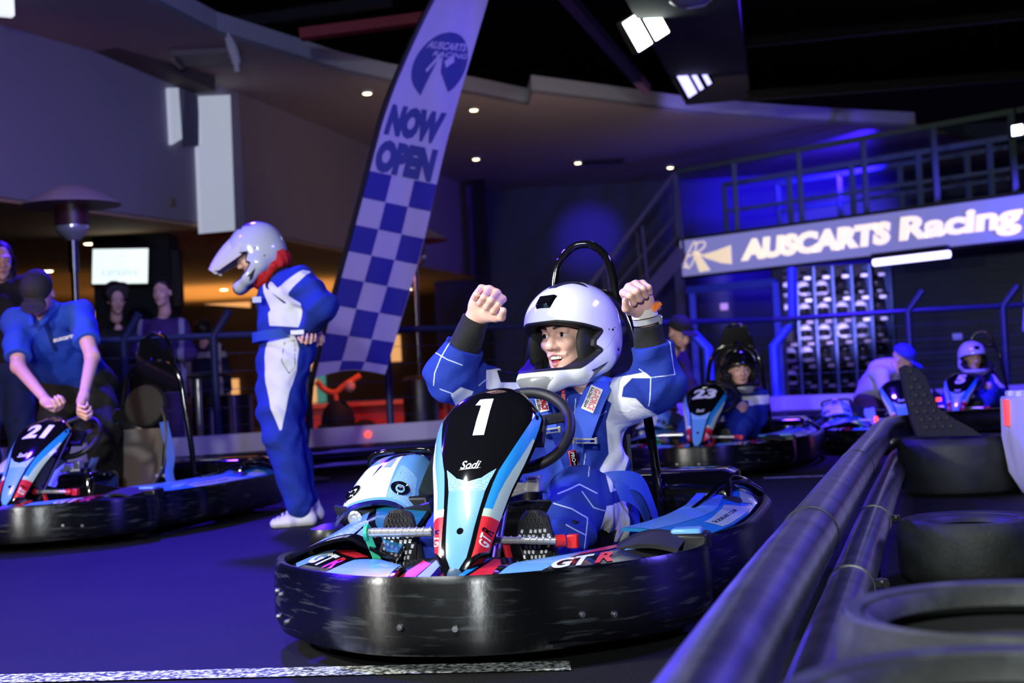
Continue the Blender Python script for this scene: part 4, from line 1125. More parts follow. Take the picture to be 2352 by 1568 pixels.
# ================================================================== people
def V3(v): return np.array(v[:], float)
def smax(a, b, k): return -smin(-a, -b, k)
def frame(z, back=(0, 1, 0), loc=(0, 0, 0)):
    """matrix whose z runs along z and whose y is as near as can be to back"""
    z = Vector(z).normalized(); y = Vector(back); y = (y-z*y.dot(z)).normalized(); x = y.cross(z)
    M = Matrix((x, y, z)).transposed().to_4x4(); M.translation = loc; return M
def TP(H, p): return V3(H @ Vector(p))
def R3(H): return np.array([[H[i][j] for j in range(3)] for i in range(3)])/H.to_scale()[0]

def head(H, s=1.0, smile=0.0, ears=True):
    """prims, cuts and lids of a head in the frame H: face along -y"""
    R = R3(H); e = lambda c, r, k=.012: ell(TP(H, Vector(c)*s), Vector(r)*s, R, k*s); c_ = lambda a, b, ra, rb, k=.01: cap(TP(H, Vector(a)*s), TP(H, Vector(b)*s), ra*s, rb*s, k*s)
    P = [e((0, .018, .040), (.074, .092, .086), .02), e((0, -.024, -.020), (.056, .068, .080), .03), e((0, -.040, -.078), (.043, .046, .036), .025), e((0, -.078, -.102), (.017, .013, .014), .02),
         c_((0, -.086, .018), (0, -.104, -.020), .0075, .0125, .012), e((0, -.106, -.026), (.0125, .0115, .0105), .008), e((.0125, -.094, -.029), (.0085, .012, .0085), .007), e((-.0125, -.094, -.029), (.0085, .012, .0085), .007),
         c_((-.040, -.074, .030), (-.012, -.088, .028), .009, .009, .018), c_((.040, -.074, .030), (.012, -.088, .028), .009, .009, .018),
         c_((0, .02, -.07), (0, .035, -.17), .050, .055, .03)]
    for g in (-1, 1):
        P += [e((g*.037, -.064-.006*smile, -.028+.008*smile), (.018, .018, .018), .02)]
        if ears: P += [e((g*.076, .012, -.008), (.009, .018, .030), .008)]
        m = .022+.007*smile; zc = -.060+.009*smile
        P += [c_((0, -.0920, -.0540+.001*smile), (g*m, -.0765, zc), .0040, .0020, .010), c_((0, -.0900, -.068-.010*smile), (g*m, -.0765, zc), .0043, .0020, .010)]
    cuts = [(e((g*.031, -.093, .006), (.0175, .017, .0110)), .008*s) for g in (-1, 1)]
    cuts += [(e((g*.0065, -.103, -.038), (.0032, .006, .003)), .002) for g in (-1, 1)]
    if smile: cuts += [(e((0, -.100, -.0628), (.0270, .028, .0098)), .003)]
    eyes = [TP(H, Vector((g*.031, -.0735, .005))*s) for g in (-1, 1)]
    lids = []
    for g in (-1, 1):
        lids += [e((g*.031, -.0735, .0122), (.0160, .0140, .0078), .003), e((g*.031, -.0735, -.0056), (.0152, .0134, .0062), .003)]
    lip = [P_ for P_ in (c_((0, -.098, -.0535), (.026, -.086, -.056), .0050, .003), c_((0, -.098, -.0535), (-.026, -.086, -.056), .0050, .003), c_((0, -.096, -.070-.011*smile), (.024, -.085, -.062), .0052, .003), c_((0, -.096, -.070-.011*smile), (-.024, -.085, -.062), .0052, .003))]
    brow = [c_((g*.014, -.096, .0265), (g*.034, -.092, .0325), .0045, .0050) for g in (-1, 1)]+[c_((g*.034, -.092, .0325), (g*.050, -.074, .026), .0045, .002) for g in (-1, 1)]
    lash = [c_((g*.018, -.087, .0050), (g*.031, -.090, .0092), .0018, .0034) for g in (-1, 1)]+[c_((g*.031, -.090, .0092), (g*.0485, -.080, .0052), .0034, .0024) for g in (-1, 1)]
    return dict(P=P, cuts=cuts, lids=lids, eyes=eyes, lip=lip, brow=brow, lash=lash, H=H, s=s)

def hand(H, side, curl, s=1.0, fist=False):
    """wrist at the origin of H, fingers along z, palm to -y, thumb on the side*x"""
    g = side; P = []; c_ = lambda a, b, ra, rb, k: cap(TP(H, Vector(a)*s), TP(H, Vector(b)*s), ra*s, rb*s, k*s)
    P += [ell(TP(H, Vector((0, .002, .045))*s), Vector((.040, .0155, .048))*s, R3(H), .012*s), c_((0, 0, -.03), (0, 0, .015), .027, .028, .02)]
    P += [ell(TP(H, Vector((g*.020, -.013, .034))*s), Vector((.017, .015, .028))*s, R3(H), .012*s), ell(TP(H, Vector((-g*.022, -.010, .036))*s), Vector((.014, .012, .030))*s, R3(H), .012*s)]
    X = [.031, .0105, -.0105, -.030]; Z = [.083, .088, .084, .074]; L = [(.042, .025, .021), (.046, .029, .022), (.043, .027, .021), (.033, .020, .018)]; Rr = [.0098, .0100, .0094, .0082]
    for i in range(4):
        p = Vector((g*X[i], 0, Z[i])); a = 0; P.append(c_((g*X[i]*.75, .002, .03), p, .011, Rr[i]*1.08, .010))
        for j in range(3):
            a += radians(curl[j]*(1+.04*i)); sp = (.10 if not fist else -.03)*X[i]/.03
            q = p+Vector((g*sp*L[i][j]*(1 if j == 0 else .3), -sin(a)*L[i][j], cos(a)*L[i][j]))
            r0 = Rr[i]*(1-.06*j); P.append(c_(p, q, r0, r0*.93, .0035)); p = q
    if fist: T = [(.018, -.010, .016), (.043, -.024, .040), (.055, -.040, .062), (.050, -.047, .087)]
    else: T = [(.018, -.006, .016), (.042, -.016, .040), (.052, -.028, .066), (.050, -.036, .090)]
    for j, (a, b) in enumerate(zip(T[:-1], T[1:])):
        P.append(c_((g*a[0], a[1], a[2]), (g*b[0], b[1], b[2]), [.0145, .0118, .0105][j], [.0118, .0105, .0088][j], [.014, .006, .005][j]))
    return P

M_skin = region_mat('skin', (.78, .46, .36), [('lip', (.50, .20, .17), .0016, .4), ('brow', (.03, .015, .01), .0016, .7), ('lash', (.008, .005, .005), .0006, .5), ('mouth', (.09, .01, .01), .001, .4)], rough=.42, bump=(420, .08, .0004))
for n_ in M_skin.node_tree.nodes:
    if n_.type == 'BSDF_PRINCIPLED': n_.inputs['Subsurface Weight'].default_value = .12; n_.inputs['Subsurface Radius'].default_value = (1, .3, .15); n_.inputs['Subsurface Scale'].default_value = .008
M_eye = mat('eye_white', (.75, .72, .70), .1, coat=.6); M_iris = mat('iris_dark', (.015, .007, .004), .08, coat=.8)
M_teeth = mat('teeth', (.80, .76, .66), .2, coat=.4)
M_hair = mat('dark_hair', (.012, .007, .005), .5, bump=(60, .8, .004))

def body_mesh(parent, base, hd, prims, h, fine=None):
    """one continuous body: limbs, head and hands"""
    base = np.array(base[:], float); allp = list(prims)+(hd['P'] if hd else [])
    def fn(P):
        P = P+base; D = union(allp, P)
        if hd:
            for (f, k, c, R), kk in hd['cuts']:
                m = ((P-c)**2).sum(1) < .07**2
                if m.any(): D[m] = smax(D[m], -f(P[m]), kk)
            m = ((P-V3(hd['H'].translation))**2).sum(1) < .2**2
            if m.any(): D[m] = np.minimum(D[m], union(hd['lids'], P[m]))
        return D
    at = {}
    if hd:
        for k in ('lip', 'brow', 'lash'): at[k] = lambda v, k=k: union(hd[k], v+base)
        def mouth(v):
            if len(hd['cuts']) < 5: return np.full(len(v), .1)
            return hd['cuts'][4][0][0](v+base)-.0008
        at['mouth'] = mouth
    else:
        for k in ('lip', 'brow', 'lash', 'mouth'): at[k] = lambda v: np.full(len(v), .1)
    lo, hi = bounds(allp)
    o = sdf_mesh('body', fn, lo-base, hi-base, h, M_skin, parent, at)
    if hd:
        s = hd['s']
        for e in hd['eyes']:
            m = MB(); m.sph(Vector(e-base), .0122*s, 20, 14, None, 0); R = hd['H'].to_3x3()
            g = hd.get('gaze', Vector((0, -1, 0))); gz = (R @ g).normalized(); x, y, d = frame_from(gz)
            m.lathe([(.0, .0126*s), (.004*s, .0122*s), (.0062*s, .0110*s)], 16, Matrix.Translation(Vector(e-base)) @ Matrix((x, y, d)).transposed().to_4x4(), 1, cap=False)
            m.build('eye', [M_eye, M_iris], o)
    return o

def wrinkle(P, amp, f=55.0, seed=0):
    a = np.sin(P[:, 0]*f*.7+1.9*np.sin(P[:, 2]*f*.45+seed)+P[:, 1]*f*.3); b = np.sin(P[:, 2]*f+2.3*np.sin(P[:, 0]*f*.35+1.7*seed)+P[:, 1]*f*.6+seed)
    c = np.sin(P[:, 1]*f*1.1+1.3*np.sin(P[:, 2]*f*.5)+P[:, 0]*f*.5+2*seed)
    return amp*(np.clip(b, -1, 1)*.6+a*c*.6-.35*np.abs(b*c))
def cloth(name, parent, base, prims, h, m, attrs=None, infl=0.0, amp=.004, f=55, seed=0, cuts=()):
    base = np.array(base[:], float)
    def fn(P):
        Q = P+base; D = union(prims, Q, infl)
        if amp:
            n = np.abs(D) < .04
            if n.any(): D[n] += wrinkle(Q[n], amp, f, seed)
        for cu in cuts:   # keep the side the normal points away from, within a radius when one is given
            o = np.array(cu[0][:], float); pl = (Q-o)@np.array(cu[1][:], float)
            if len(cu) > 2: pl = np.where(((Q-o)**2).sum(1) < cu[2]**2, pl, -1)
            D = np.maximum(D, pl)
        return D
    lo, hi = bounds(prims, .03+infl)
    at = {k: (lambda v, g=g: g(v+base)) for k, g in (attrs or {}).items()}
    return sdf_mesh(name, fn, lo-base, hi-base, h, m, parent, at)

# ---- full face helmet in a head frame
def helmet(parent, base, H, s, mats_key, white, peak=None, decor=True, h=.003, name='helmet'):
    base = np.array(base[:], float); Hi = np.array(H.inverted()); R = Hi[:3, :3]; t = Hi[:3, 3]
    loc = lambda P: ((P+base)@R.T+t)/s
    outer = [ell((0, .018, .028), (.128, .152, .132), k=.02), ell((0, .020, -.045), (.118, .138, .095), k=.05)]
    for g in (-1, 1):
        outer += [cap((g*.098, .0, -.075), (g*.082, -.085, -.105), .036, .034, .05), cap((g*.082, -.085, -.105), (g*.040, -.150, -.118), .034, .030, .03), cap((g*.040, -.150, -.118), (0, -.160, -.122), .030, .031, .03)]
    inner = [ell((0, .010, .030), (.088, .112, .100), k=.02), cap((0, .0, -.02), (0, -.03, -.25), .074, .090, .03), ell((0, -.085, -.045), (.062, .060, .085), k=.02)]
    port = [(-.35, .034), (-.17, .042), (-.12, .041), (-.07, .024), (-.020, .004), (-.046, -.018), (-.052, -.036), (-.036, -.050), (-.07, -.070), (-.115, -.088), (-.35, -.076)]
    def parts(q):
        return union(outer, q), union(inner, q), poly_sd(q[:, 1:3], port)
    def fn(P):
        q = loc(P); o, i, p = parts(q); p = np.maximum(p, q[:, 1]+.0)
        d = smax(o, -i, .004); d = smax(d, -p, .004); d = np.maximum(d, -(q[:, 2]+.165))
        return d*s
    c = V3(H.translation)-base
    def a_edge(v): q = loc(v-0.0); o, i, p = parts(q); return np.minimum(np.where(q[:, 1] < .01, p-.0085, .1), i-.010)
    def a_deco(v):
        q = loc(v)
        if not decor: return np.full(len(v), .1)
        top = poly_sd(np.stack([np.abs(q[:, 0]), q[:, 1]], 1), [(-.001, -.055), (.012, -.055), (.038, -.012), (.078, .010), (.052, .022), (.080, .066), (.036, .058), (.030, .12), (-.001, .14)])
        a = np.maximum(top, .07-q[:, 2])
        side = poly_sd(q[:, 1:3], [(-.012, -.085), (-.055, -.100), (-.082, -.104), (-.070, -.112), (-.085, -.135), (-.060, -.128)])
        return np.minimum(a, np.maximum(side, .03-np.abs(q[:, 0])))
    def a_grey(v):
        q = loc(v)
        g = poly_sd(np.stack([np.abs(q[:, 0]), q[:, 2]], 1), [(-.01, -.104), (.045, -.106), (.066, -.113), (.048, -.135), (.028, -.160), (-.01, -.160)])
        return np.maximum(g, q[:, 1]+.085)
    def a_line(v): q = loc(v); return np.maximum(np.abs(q[:, 2]-(-.055+.62*(q[:, 1]+.03)+1.6*np.maximum(q[:, 1]-.03, 0)**2))-.0012, -(q[:, 1]+.028))
    key = 'helmet_'+mats_key
    m = region_mat(key, white, [('grey', (.22, .23, .24), .0006, .3), ('line', tuple(k*.6 for k in white), .0008, .3), ('deco', (.03, .032, .035), .0006, .3), ('edge', (.005, .005, .006), .0008, .65)], rough=.16, bump=None, coat=.7)
    o = sdf_mesh(name, fn, c-.27*s, c+.27*s, h, m, parent, {'edge': a_edge, 'deco': a_deco, 'grey': a_grey, 'line': a_line})
    Hs = Matrix.Translation(-Vector(base)) @ H @ Matrix.Scale(s, 4)
    b = MB(); T = Hs @ Matrix.Translation((.008, -.100, .106)) @ Matrix.Rotation(radians(43), 4, 'X')
    b.add([T @ Vector(p) for p in [(-.024, -.026, -.004), (.024, -.026, -.004), (.031, .022, -.004), (-.031, .022, -.004), (-.020, -.022, .011), (.020, -.022, .011), (.026, .018, .008), (-.026, .018, .008)]], [(0, 1, 5, 4), (1, 2, 6, 5), (2, 3, 7, 6), (3, 0, 4, 7), (4, 5, 6, 7), (3, 2, 1, 0)])
    b.build('vent', M_gloss, o, bevel=.002)
    for g in (-1, 1):
        for (y, z, r) in [(.030, .004, .0040), (.012, .006, .0022), (.041, .009, .0018), (.052, -.055, .005)]:
            q = np.array([[g*.14, y, z]]); 
            for _ in range(12): q[:, 0] -= g*union(outer, q)*.9
            T = Hs @ Matrix.Translation(q[0]) @ Matrix.Rotation(g*pi/2, 4, 'Y')
            b = MB(); b.lathe([(r, -.001), (r*.9, .0012), (r*.5, .0004), (0, .0008)], 12, T); b.build('rivet', M_gloss, o)
    pd = [ell(TP(Matrix.Scale(s, 4), (g*.086, -.036, -.036)), np.array((.021, .046, .066))*s, k=.01) for g in (-1, 1)]
    if h < .004:
        for q_ in pd:
            pf = lambda P, q_=q_: q_[0](((P+base)@R.T+t))*1.0
            Hc = V3(H @ Vector(q_[2]/1.0))-base; sdf_mesh('cheek_pad', pf, Hc-.08, Hc+.08, .004, M_matte, o)
    if peak:
        m2 = peak
        def S(u, v):
            a = (2*u-1); w = .098-.035*v; y = -.055-.200*v; z = .105+.028*(1-a*a)*(1-.5*v)-.055*v*v-.02*v
            if v < .001: pass
            return Hs @ Vector((a*w, y+.03*a*a*(v > .9)*1, z-.055*abs(a)**3*(1-.35*v)))
        b = MB(); b.grid(S, 20, 16, 0, .005*s); b.build('peak', m2, o)
        for g in (-1, 1):
            b = MB(); b.add([Hs @ Vector(p) for p in [(g*.100, -.055, .075), (g*.070, -.24, .025), (g*.076, -.20, .005), (g*.112, -.055, .012), (g*.128, .0, .035), (g*.124, -.02, .075)]], [(0, 1, 2, 3, 4, 5)] if g > 0 else [(5, 4, 3, 2, 1, 0)])
            o2 = b.build('peak_side', m2, o, smooth=0); md = o2.modifiers.new('solid', 'SOLIDIFY'); md.thickness = .006
    return o

# ---- a clothed figure from joints; every joint is a Vector in world space
def torso(J, fat=0.0, wide=1.0):
    X = V3((J['shR']-J['shL']).normalized()); pel, ch, nk = V3(J['pelvis']), V3(J['chest']), V3(J['neck'])
    up = (ch-pel)/np.linalg.norm(ch-pel); X = X-up*(X@up); X /= np.linalg.norm(X)
    return [cap(pel, (pel+ch)/2, .112*wide+fat, .108*wide+fat, .06, (X, 1.32)), cap((pel+ch)/2, ch, .108*wide+fat, .118*wide+fat, .06, (X, 1.36)), cap(V3(J['shL']), V3(J['shR']), .056+fat, .056+fat, .06), cap(ch+up*.06, nk, .080+fat, .050+fat*.6, .06)]
def arms(J, fat=0.0, upto=1.0, k=1.0, side='LR'):
    P = []
    for s in side:
        a, b, c = V3(J['sh'+s]), V3(J['el'+s]), V3(J['wr'+s]); P += [cap(a, b, (.056+fat)*k, (.044+fat)*k, .035), cap(b, b+(c-b)*upto, (.043+fat)*k, ((.028+fat) if upto > .9 else .036+fat)*k, .02)]
    return P
def legs(J, fat=0.0, k=1.0, side='LR', upto=1.0):
    P = []
    for s in side:
        a, b, c = V3(J['hip'+s]), V3(J['kn'+s]), V3(J['an'+s])
        q = b+(c-b)*.35; c2 = b+(c-b)*upto
        P += [cap(a, b, (.088+fat)*k, (.058+fat)*k, .05), cap(b, q, (.056+fat)*k, (.056+fat)*k, .03), cap(q, c2, (.056+fat)*k, (.038+fat)*k, .03)]
    return P
def shoe_prims(heel, toe, up, s=1.0, k=.02):
    h, t, u = V3(heel), V3(toe), V3(up); u /= np.linalg.norm(u); d = (t-h)/np.linalg.norm(t-h); sd = np.cross(d, u)
    return [cap(h+u*.03*s, h+d*.11*s+u*.028*s, .036*s, .034*s, k, (sd, 1.05)), cap(h+d*.11*s+u*.026*s, t-d*.035*s+u*.022*s, .034*s, .026*s, k, (sd, 1.45)), cap(h+u*.05*s+d*.01*s, h+u*.10*s+d*.025*s, .036*s, .036*s, k)]
def shoe(parent, base, heel, toe, up, m, s=1.0, h=.004, name='shoe'):
    P = shoe_prims(heel, toe, up, s); b = V3(base); u = V3(up); u /= np.linalg.norm(u); hh = V3(heel)
    fn = lambda q: np.maximum(union(P, q+b), -((q+b-hh)@u)+.002)
    lo, hi = bounds(P); at = {'sole': lambda v: (v+b-hh)@u-.022*s}
    return sdf_mesh(name, fn, lo-b, hi-b, h, m, parent, at)
def px2(pts, d): return [(W(x, y, d).x, W(x, y, d).z) for x, y in pts]
XZ = lambda v: v[:, [0, 2]]
NO = lambda v: np.full(len(v), .1)

BLUE = (.015, .038, .30); WHITEC = (.74, .76, .80); NAVYC = (.008, .014, .06)
def suit_mat(name, base=BLUE): return region_mat(name, base, [('white', WHITEC, .0012, .85), ('black', (.006, .006, .010), .0010, .8), ('seam', (.50, .58, .85), .0009, .8)], rough=.82, bump=(420, .25, .0008), fold=(16, .35, .012))
M_suit = suit_mat('racing_suit_cloth')

# ------------------------------------------------------------------ the cheering driver
K1 = kart1.matrix_world if False else (Matrix.Translation((-.20, 3.45, 0)) @ Matrix.Rotation(radians(-15), 4, 'Z'))
KW = lambda x, y, z: K1 @ Vector((x, y, z))
base = KW(.05, 1.2, 0)
hero = empty('person', base, 0, 'person in white helmet and blue racing suit cheering with both fists up in kart 1', 'person')
J = dict(pelvis=KW(.06, 1.27, .21), chest=KW(.065, 1.20, .545), neck=KW(.075, 1.17, .74), shL=W(1150, 912, 4.58), shR=W(1438, 918, 4.50),
         elL=W(1036, 868, 4.42), elR=W(1513, 880, 4.33), wrL=W(1098, 722, 4.36), wrR=W(1479, 714, 4.30),
         hipL=KW(-.045, 1.22, .20), hipR=KW(.165, 1.22, .20), knL=KW(-.11, .80, .40), knR=KW(.165, .84, .345), anL=KW(-.25, .515, .19), anR=KW(.135, .53, .18))
HH = W(1310, 771, 4.50)
Hm = Matrix.Translation(HH) @ Matrix.Rotation(radians(-38), 4, 'Z') @ Matrix.Rotation(radians(3), 4, 'X') @ Matrix.Rotation(radians(-2), 4, 'Y')
hd = head(Hm, 1.07, 1.0); hd['gaze'] = Vector((-.10, -1, .03))
Hl = frame(W(1133, 668, 4.30)-J['wrL'], (.10, 1, .15), J['wrL']); Hr = frame(W(1445, 640, 4.24)-J['wrR'], (-.25, 1, .1), J['wrR'])
handsP = hand(Hl, 1, (82, 98, 62), 1.19, True)+hand(Hr, -1, (82, 98, 62), 1.13, True)
prims = torso(J, -.02)+arms(J, -.008)+legs(J, -.012)+handsP
body_mesh(hero, base, hd, prims, .0031)
# nails
def nails(parent, base, H, side, s, tip):
    m = MB(); m.sph(H @ (Vector(tip)*s)-base, (.005*s, .0045*s, .008*s), 10, 6, H.to_3x3()); return m.build('nail', mat('nail', (.75, .45, .42), .15, coat=.6), parent)
nails(hero, base, Hl, 1, 1.13, (.050, -.052, .092)); nails(hero, base, Hr, -1, 1.13, (-.050, -.052, .092))
# teeth
R = Hm.to_3x3(); s_ = 1.07
m = MB()
for i in range(-4, 5):
    a = i*.0056; m.box(Hm @ (Vector((a, -.0862+a*a*14, -.0590+.0*abs(a)))*s_)-base, (.0052*s_, .005*s_, (.0098-.0004*abs(i))*s_), R)
m.build('teeth', M_teeth, hero, bevel=.0008)
m = MB(); m.sph(Hm @ (Vector((0, -.077, -.070))*s_)-base, (.015*s_, .010*s_, .004*s_), 14, 8, R); m.build('tongue', mat('tongue', (.5, .06, .06), .3), hero)
# the suit
sp = torso(J, .008, 1.0)+arms(J, .016, .70)+legs(J, .014, 1.0)+[cap(V3(J['shL']), V3(J['elL']), .068, .066, .04), cap(V3(J['shR']), V3(J['elR']), .070, .072, .04), cap(V3(J['elL']), V3(J['elL'].lerp(J['wrL'], .55)), .066, .056, .03), cap(V3(J['elR']), V3(J['elR'].lerp(J['wrR'], .6)), .070, .058, .03),
      cap(V3(J['hipR']), V3(J['knR']), .09, .088, .05), cap(V3(J['knR']), V3(J['knR'].lerp(J['anR'], .8)), .086, .055, .04)]
wp = [px2(q, 4.5) for q in ([(1405, 868), (1465, 855), (1480, 868), (1440, 868), (1424, 888), (1421, 910), (1450, 913), (1470, 934), (1500, 950), (1450, 1045), (1428, 1110), (1385, 1110), (1377, 1076), (1398, 1042), (1394, 1008), (1391, 966), (1401, 925), (1384, 912)],
                            [(1118, 850), (1150, 845), (1215, 880), (1215, 905), (1150, 900), (1118, 892)], [(1062, 888), (1090, 898), (1078, 920), (1050, 934), (1040, 905)])]
wl2 = px2([(1385, 1150), (1450, 1150), (1450, 1260), (1400, 1240), (1372, 1200)], 4.3)
bp_ = px2([(1141, 850), (1201, 848), (1203, 878), (1150, 878)], 4.45)
seams = [px2(q, 4.4) for q in ([(1053, 756), (1014, 822), (1000, 856), (997, 885)], [(998, 808), (1030, 826), (1064, 839)], [(1012, 893), (1053, 908)], [(1527, 780), (1533, 820), (1539, 860), (1484, 867), (1460, 848)], [(1484, 867), (1482, 930)], [(1100, 885), (1118, 870), (1124, 905)], [(1375, 960), (1395, 945)])]
seams2 = [px2(q, 4.15) for q in ([(1270, 1150), (1310, 1160), (1345, 1180)], [(1345, 1180), (1335, 1250)], [(1295, 1190), (1340, 1215)], [(1335, 1125), (1360, 1160), (1400, 1175)], [(1280, 1130), (1330, 1110), (1370, 1130)])]
seams3 = [px2(q, 4.48) for q in ([(1345, 1040), (1335, 1100)], [(1303, 915), (1296, 970)], [(1322, 915), (1316, 970)], [(1345, 960), (1385, 950)])]
def wf(v):
    q = XZ(v); d = np.minimum.reduce([poly_sd(q, p) for p in wp]); m = v[:, 2] > .34; d = np.where(m, d, .1)
    leg = poly_sd(q, wl2); return np.minimum(d, np.where(v[:, 2] < .42, leg, .1))
def sf(v):
    q = XZ(v); front = v[:, 1] < base.y+.02
    d = np.minimum.reduce([line_d(q, p) for p in seams+seams3]); d2 = np.minimum.reduce([line_d(q, p) for p in seams2])
    d = np.where(v[:, 2] > .42, d, .1); d2 = np.where(v[:, 2] < .44, d2, .1)
    return np.where(front, np.minimum(d, d2), .1)-.0016
nk = J['neck']; nd = V3((HH-nk).normalized())
cloth('racing_suit', hero, base, sp, .0036, M_suit, {'white': wf, 'black': lambda v: np.where(v[:, 2] > .6, poly_sd(XZ(v), bp_), .1), 'seam': sf}, amp=.0085, f=44, seed=1.3,
      cuts=[(V3(nk)-nd*.01, nd, .13), (J['elL'].lerp(J['wrL'], .50), (J['wrL']-J['elL']).normalized(), .16), (J['elR'].lerp(J['wrR'], .54), (J['wrR']-J['elR']).normalized(), .16)])
# black knit cuffs
for s, t0, t1 in (('L', .46, .93), ('R', .50, .80)):
    a = J['el'+s].lerp(J['wr'+s], t0); b = J['el'+s].lerp(J['wr'+s], t1); d = (b-a).normalized()
    cloth('cuff', hero, base, [cap(V3(a-d*.02), V3(b+d*.02), .052, .040, .01)], .004, mat('knit_black', (.006, .006, .006), .9, bump=(300, .6, .002)), amp=.003, f=60, seed=.4, cuts=[(V3(b), V3(d)), (V3(a-d*.02), -V3(d))])
# collar
cloth('collar', hero, base, [cap(V3(nk)-nd*.05, V3(nk)+nd*.03, .082, .068, .01)], .004, mat('collar_cloth', (.010, .03, .20), .8), amp=.003, cuts=[(V3(nk)+nd*.03, nd), (V3(nk)-nd*.06, -nd)])
m = MB(); p = W(1292, 880, 4.36); m.cyl(p-base, p-base+Vector((0, -.004, -.03)), .006); m.box(W(1294, 912, 4.36)-base, (.012, .006, .022)); m.build('zip_pull', M_redp, hero)
helmet(hero, base, Hm @ Matrix.Translation((0, -.004, 0)) @ Matrix.Diagonal((1.02, 1.09, 1.0, 1)), 1.07, 'white', (.80, .82, .84), h=.0026)
# wristband and watch
wd = (J['elR']-J['wrR']).normalized(); x, y, d = frame_from(wd); B = Matrix((x, y, d)).transposed().to_4x4()
def band(name, t, r, w, m, parent, th=.003, sq=.82):
    b = MB(); c = J['wrR']+wd*t-base; T = Matrix.Translation(c) @ B
    vs = []; 
    b.lathe([(r-th, -w), (r, -w), (r, w), (r-th, w), (r-th, -w)], 36, T @ Matrix.Diagonal((1, 1, 1, 1)), cap=False); return b.build(name, m, parent)
band('wristband', .006, .0400, .012, mat('paper_white', (.78, .72, .66), .7), hero)
m = MB(); c = J['wrR']+wd*-.002-base+Vector((.026, -.030, .008)); m.add([c+Vector(p) for p in [(-.012, 0, -.012), (.022, 0, .014), (.028, .004, .006), (.006, -.004, -.016), (.0, -.006, .010)]], [(0, 3, 4), (4, 3, 2, 1), (0, 4, 1), (1, 2, 3, 0)]); m.build('wristband_tab', mat('paper_orange', (.95, .22, .03), .6), hero, smooth=0)
wt = band('watch', .030, .0395, .0085, mat('watch_steel', (.62, .64, .66), .3, .45), hero, .0045)
m = MB(); c = J['wrR']+wd*.030-base+Vector((.040, -.008, 0)); T = Matrix.Translation(c) @ Matrix.Rotation(pi/2, 4, 'Y'); m.lathe([(0, .008), (.014, .008), (.017, .004), (.017, -.004)], 24, T); m.build('watch_face', M_chrome, wt)
for k in range(9):
    a = k/9*2*pi; 
m = MB(); p = Hr @ Vector((-.012, -.020, .100)); m.sph(p-base, .0042, 10, 8); m.build('ring', M_chrome, hero)
# the shoes, soles towards the camera
def stud_sole(parent, heel, toe, n, w, base):
    """black sole plate with rows of pale lugs"""
    h, t, n = Vector(heel), Vector(toe), Vector(n).normalized(); d = (t-h); L = d.length; d.normalize(); sd = d.cross(n).normalized()
    wd = lambda v: w*np.interp(v, [0, .08, .25, .45, .72, .9, 1.0], [.55, .78, .80, .78, 1.0, .82, .35])
    def S(u, v): a = 2*u-1; return h+d*(L*v)+sd*(a*wd(v))+n*(.012-.010*abs(a)**3-.02*abs(v-.5)**2*2)-base
    m = MB(); m.grid(S, 12, 24, 0, .02)
    o = m.build('sole', M_rubber, parent)
    q = MB()
    rows = 17
    for j in range(rows):
        for i in range(7):
            v = (j+.7)/(rows+.6); u = .5+(i-3+(.5 if j % 2 else 0))*.135
            if u < .06 or u > .94: continue
            c = S(u, v); e = .055; s2 = .021
            pts = [S(u-e*.8, v-s2*.55), S(u+e*.45, v-s2), S(u+e*.8, v+s2*.55), S(u-e*.45, v+s2)]
            white = 1 if (.12 < v < .80 and (i*2+j) % 5 != 0) else 0
            q.add([p+n*.0 for p in pts]+[p+n*.006 for p in pts], [(4, 5, 6, 7), (0, 1, 5, 4), (1, 2, 6, 5), (2, 3, 7, 6), (3, 0, 4, 7)], white)
    q.build('tread', [M_rubber, mat('lug_white', (.75, .77, .75), .5)], o, smooth=0)
    return o
M_shoe = region_mat('black_shoe', (.010, .010, .011), [('sole', (.02, .02, .02), .001, .6)], rough=.5)
for s, (hp, tp, w) in (('L', (KW(-.255, .470, .115), KW(-.262, .425, .375), .050)), ('R', (KW(.125, .485, .115), KW(.120, .44, .362), .050))):
    nrm = -(K1.to_3x3() @ Vector((0, 1, .15)))
    so = shoe(hero, base, hp-nrm*.01, tp-nrm*.01, -nrm, M_shoe, 1.0)
    stud_sole(so, hp, tp, nrm, w, base)

# ---- harness worn over the suit, part of the kart
KI = K1.inverted()
def kl(p): return KI @ p
hs_ = empty('x'); bpy.data.objects.remove(hs_)
S3 = K1.to_3x3().inverted()
def strap(pts, w, side, nm='harness_strap', m=M_belt, th=.003):
    b = MB(); b.ribbon([kl(W(*p)) for p in pts], w, S3 @ Vector(side), 0, th); return b.build(nm, m, kart1)
s1 = strap([(1398, 868, 4.47), (1370, 900, 4.40), (1345, 960, 4.375), (1326, 1012, 4.375)], .076, (.95, 0, -.30))
s2 = strap([(1330, 1010, 4.37), (1322, 1060, 4.37), (1316, 1118, 4.40)], .034, (1, 0, -.08))
s3 = strap([(1228, 880, 4.46), (1238, 930, 4.40), (1252, 985, 4.385)], .074, (1, 0, .12))
s4 = strap([(1250, 988, 4.38), (1272, 1050, 4.38), (1300, 1118, 4.40)], .034, (1, 0, .15))
s5 = strap([(1350, 1118, 4.36), (1410, 1102, 4.30), (1470, 1112, 4.36), (1502, 1180, 4.5), (1512, 1215, 4.6)], .055, (.1, .1, 1))
s6 = strap([(1370, 1135, 4.33), (1420, 1128, 4.28), (1465, 1150, 4.38), (1490, 1200, 4.5)], .05, (.15, .1, 1))
s7 = strap([(1350, 1120, 4.37), (1300, 1130, 4.34), (1250, 1150, 4.4)], .045, (0, 0, 1))
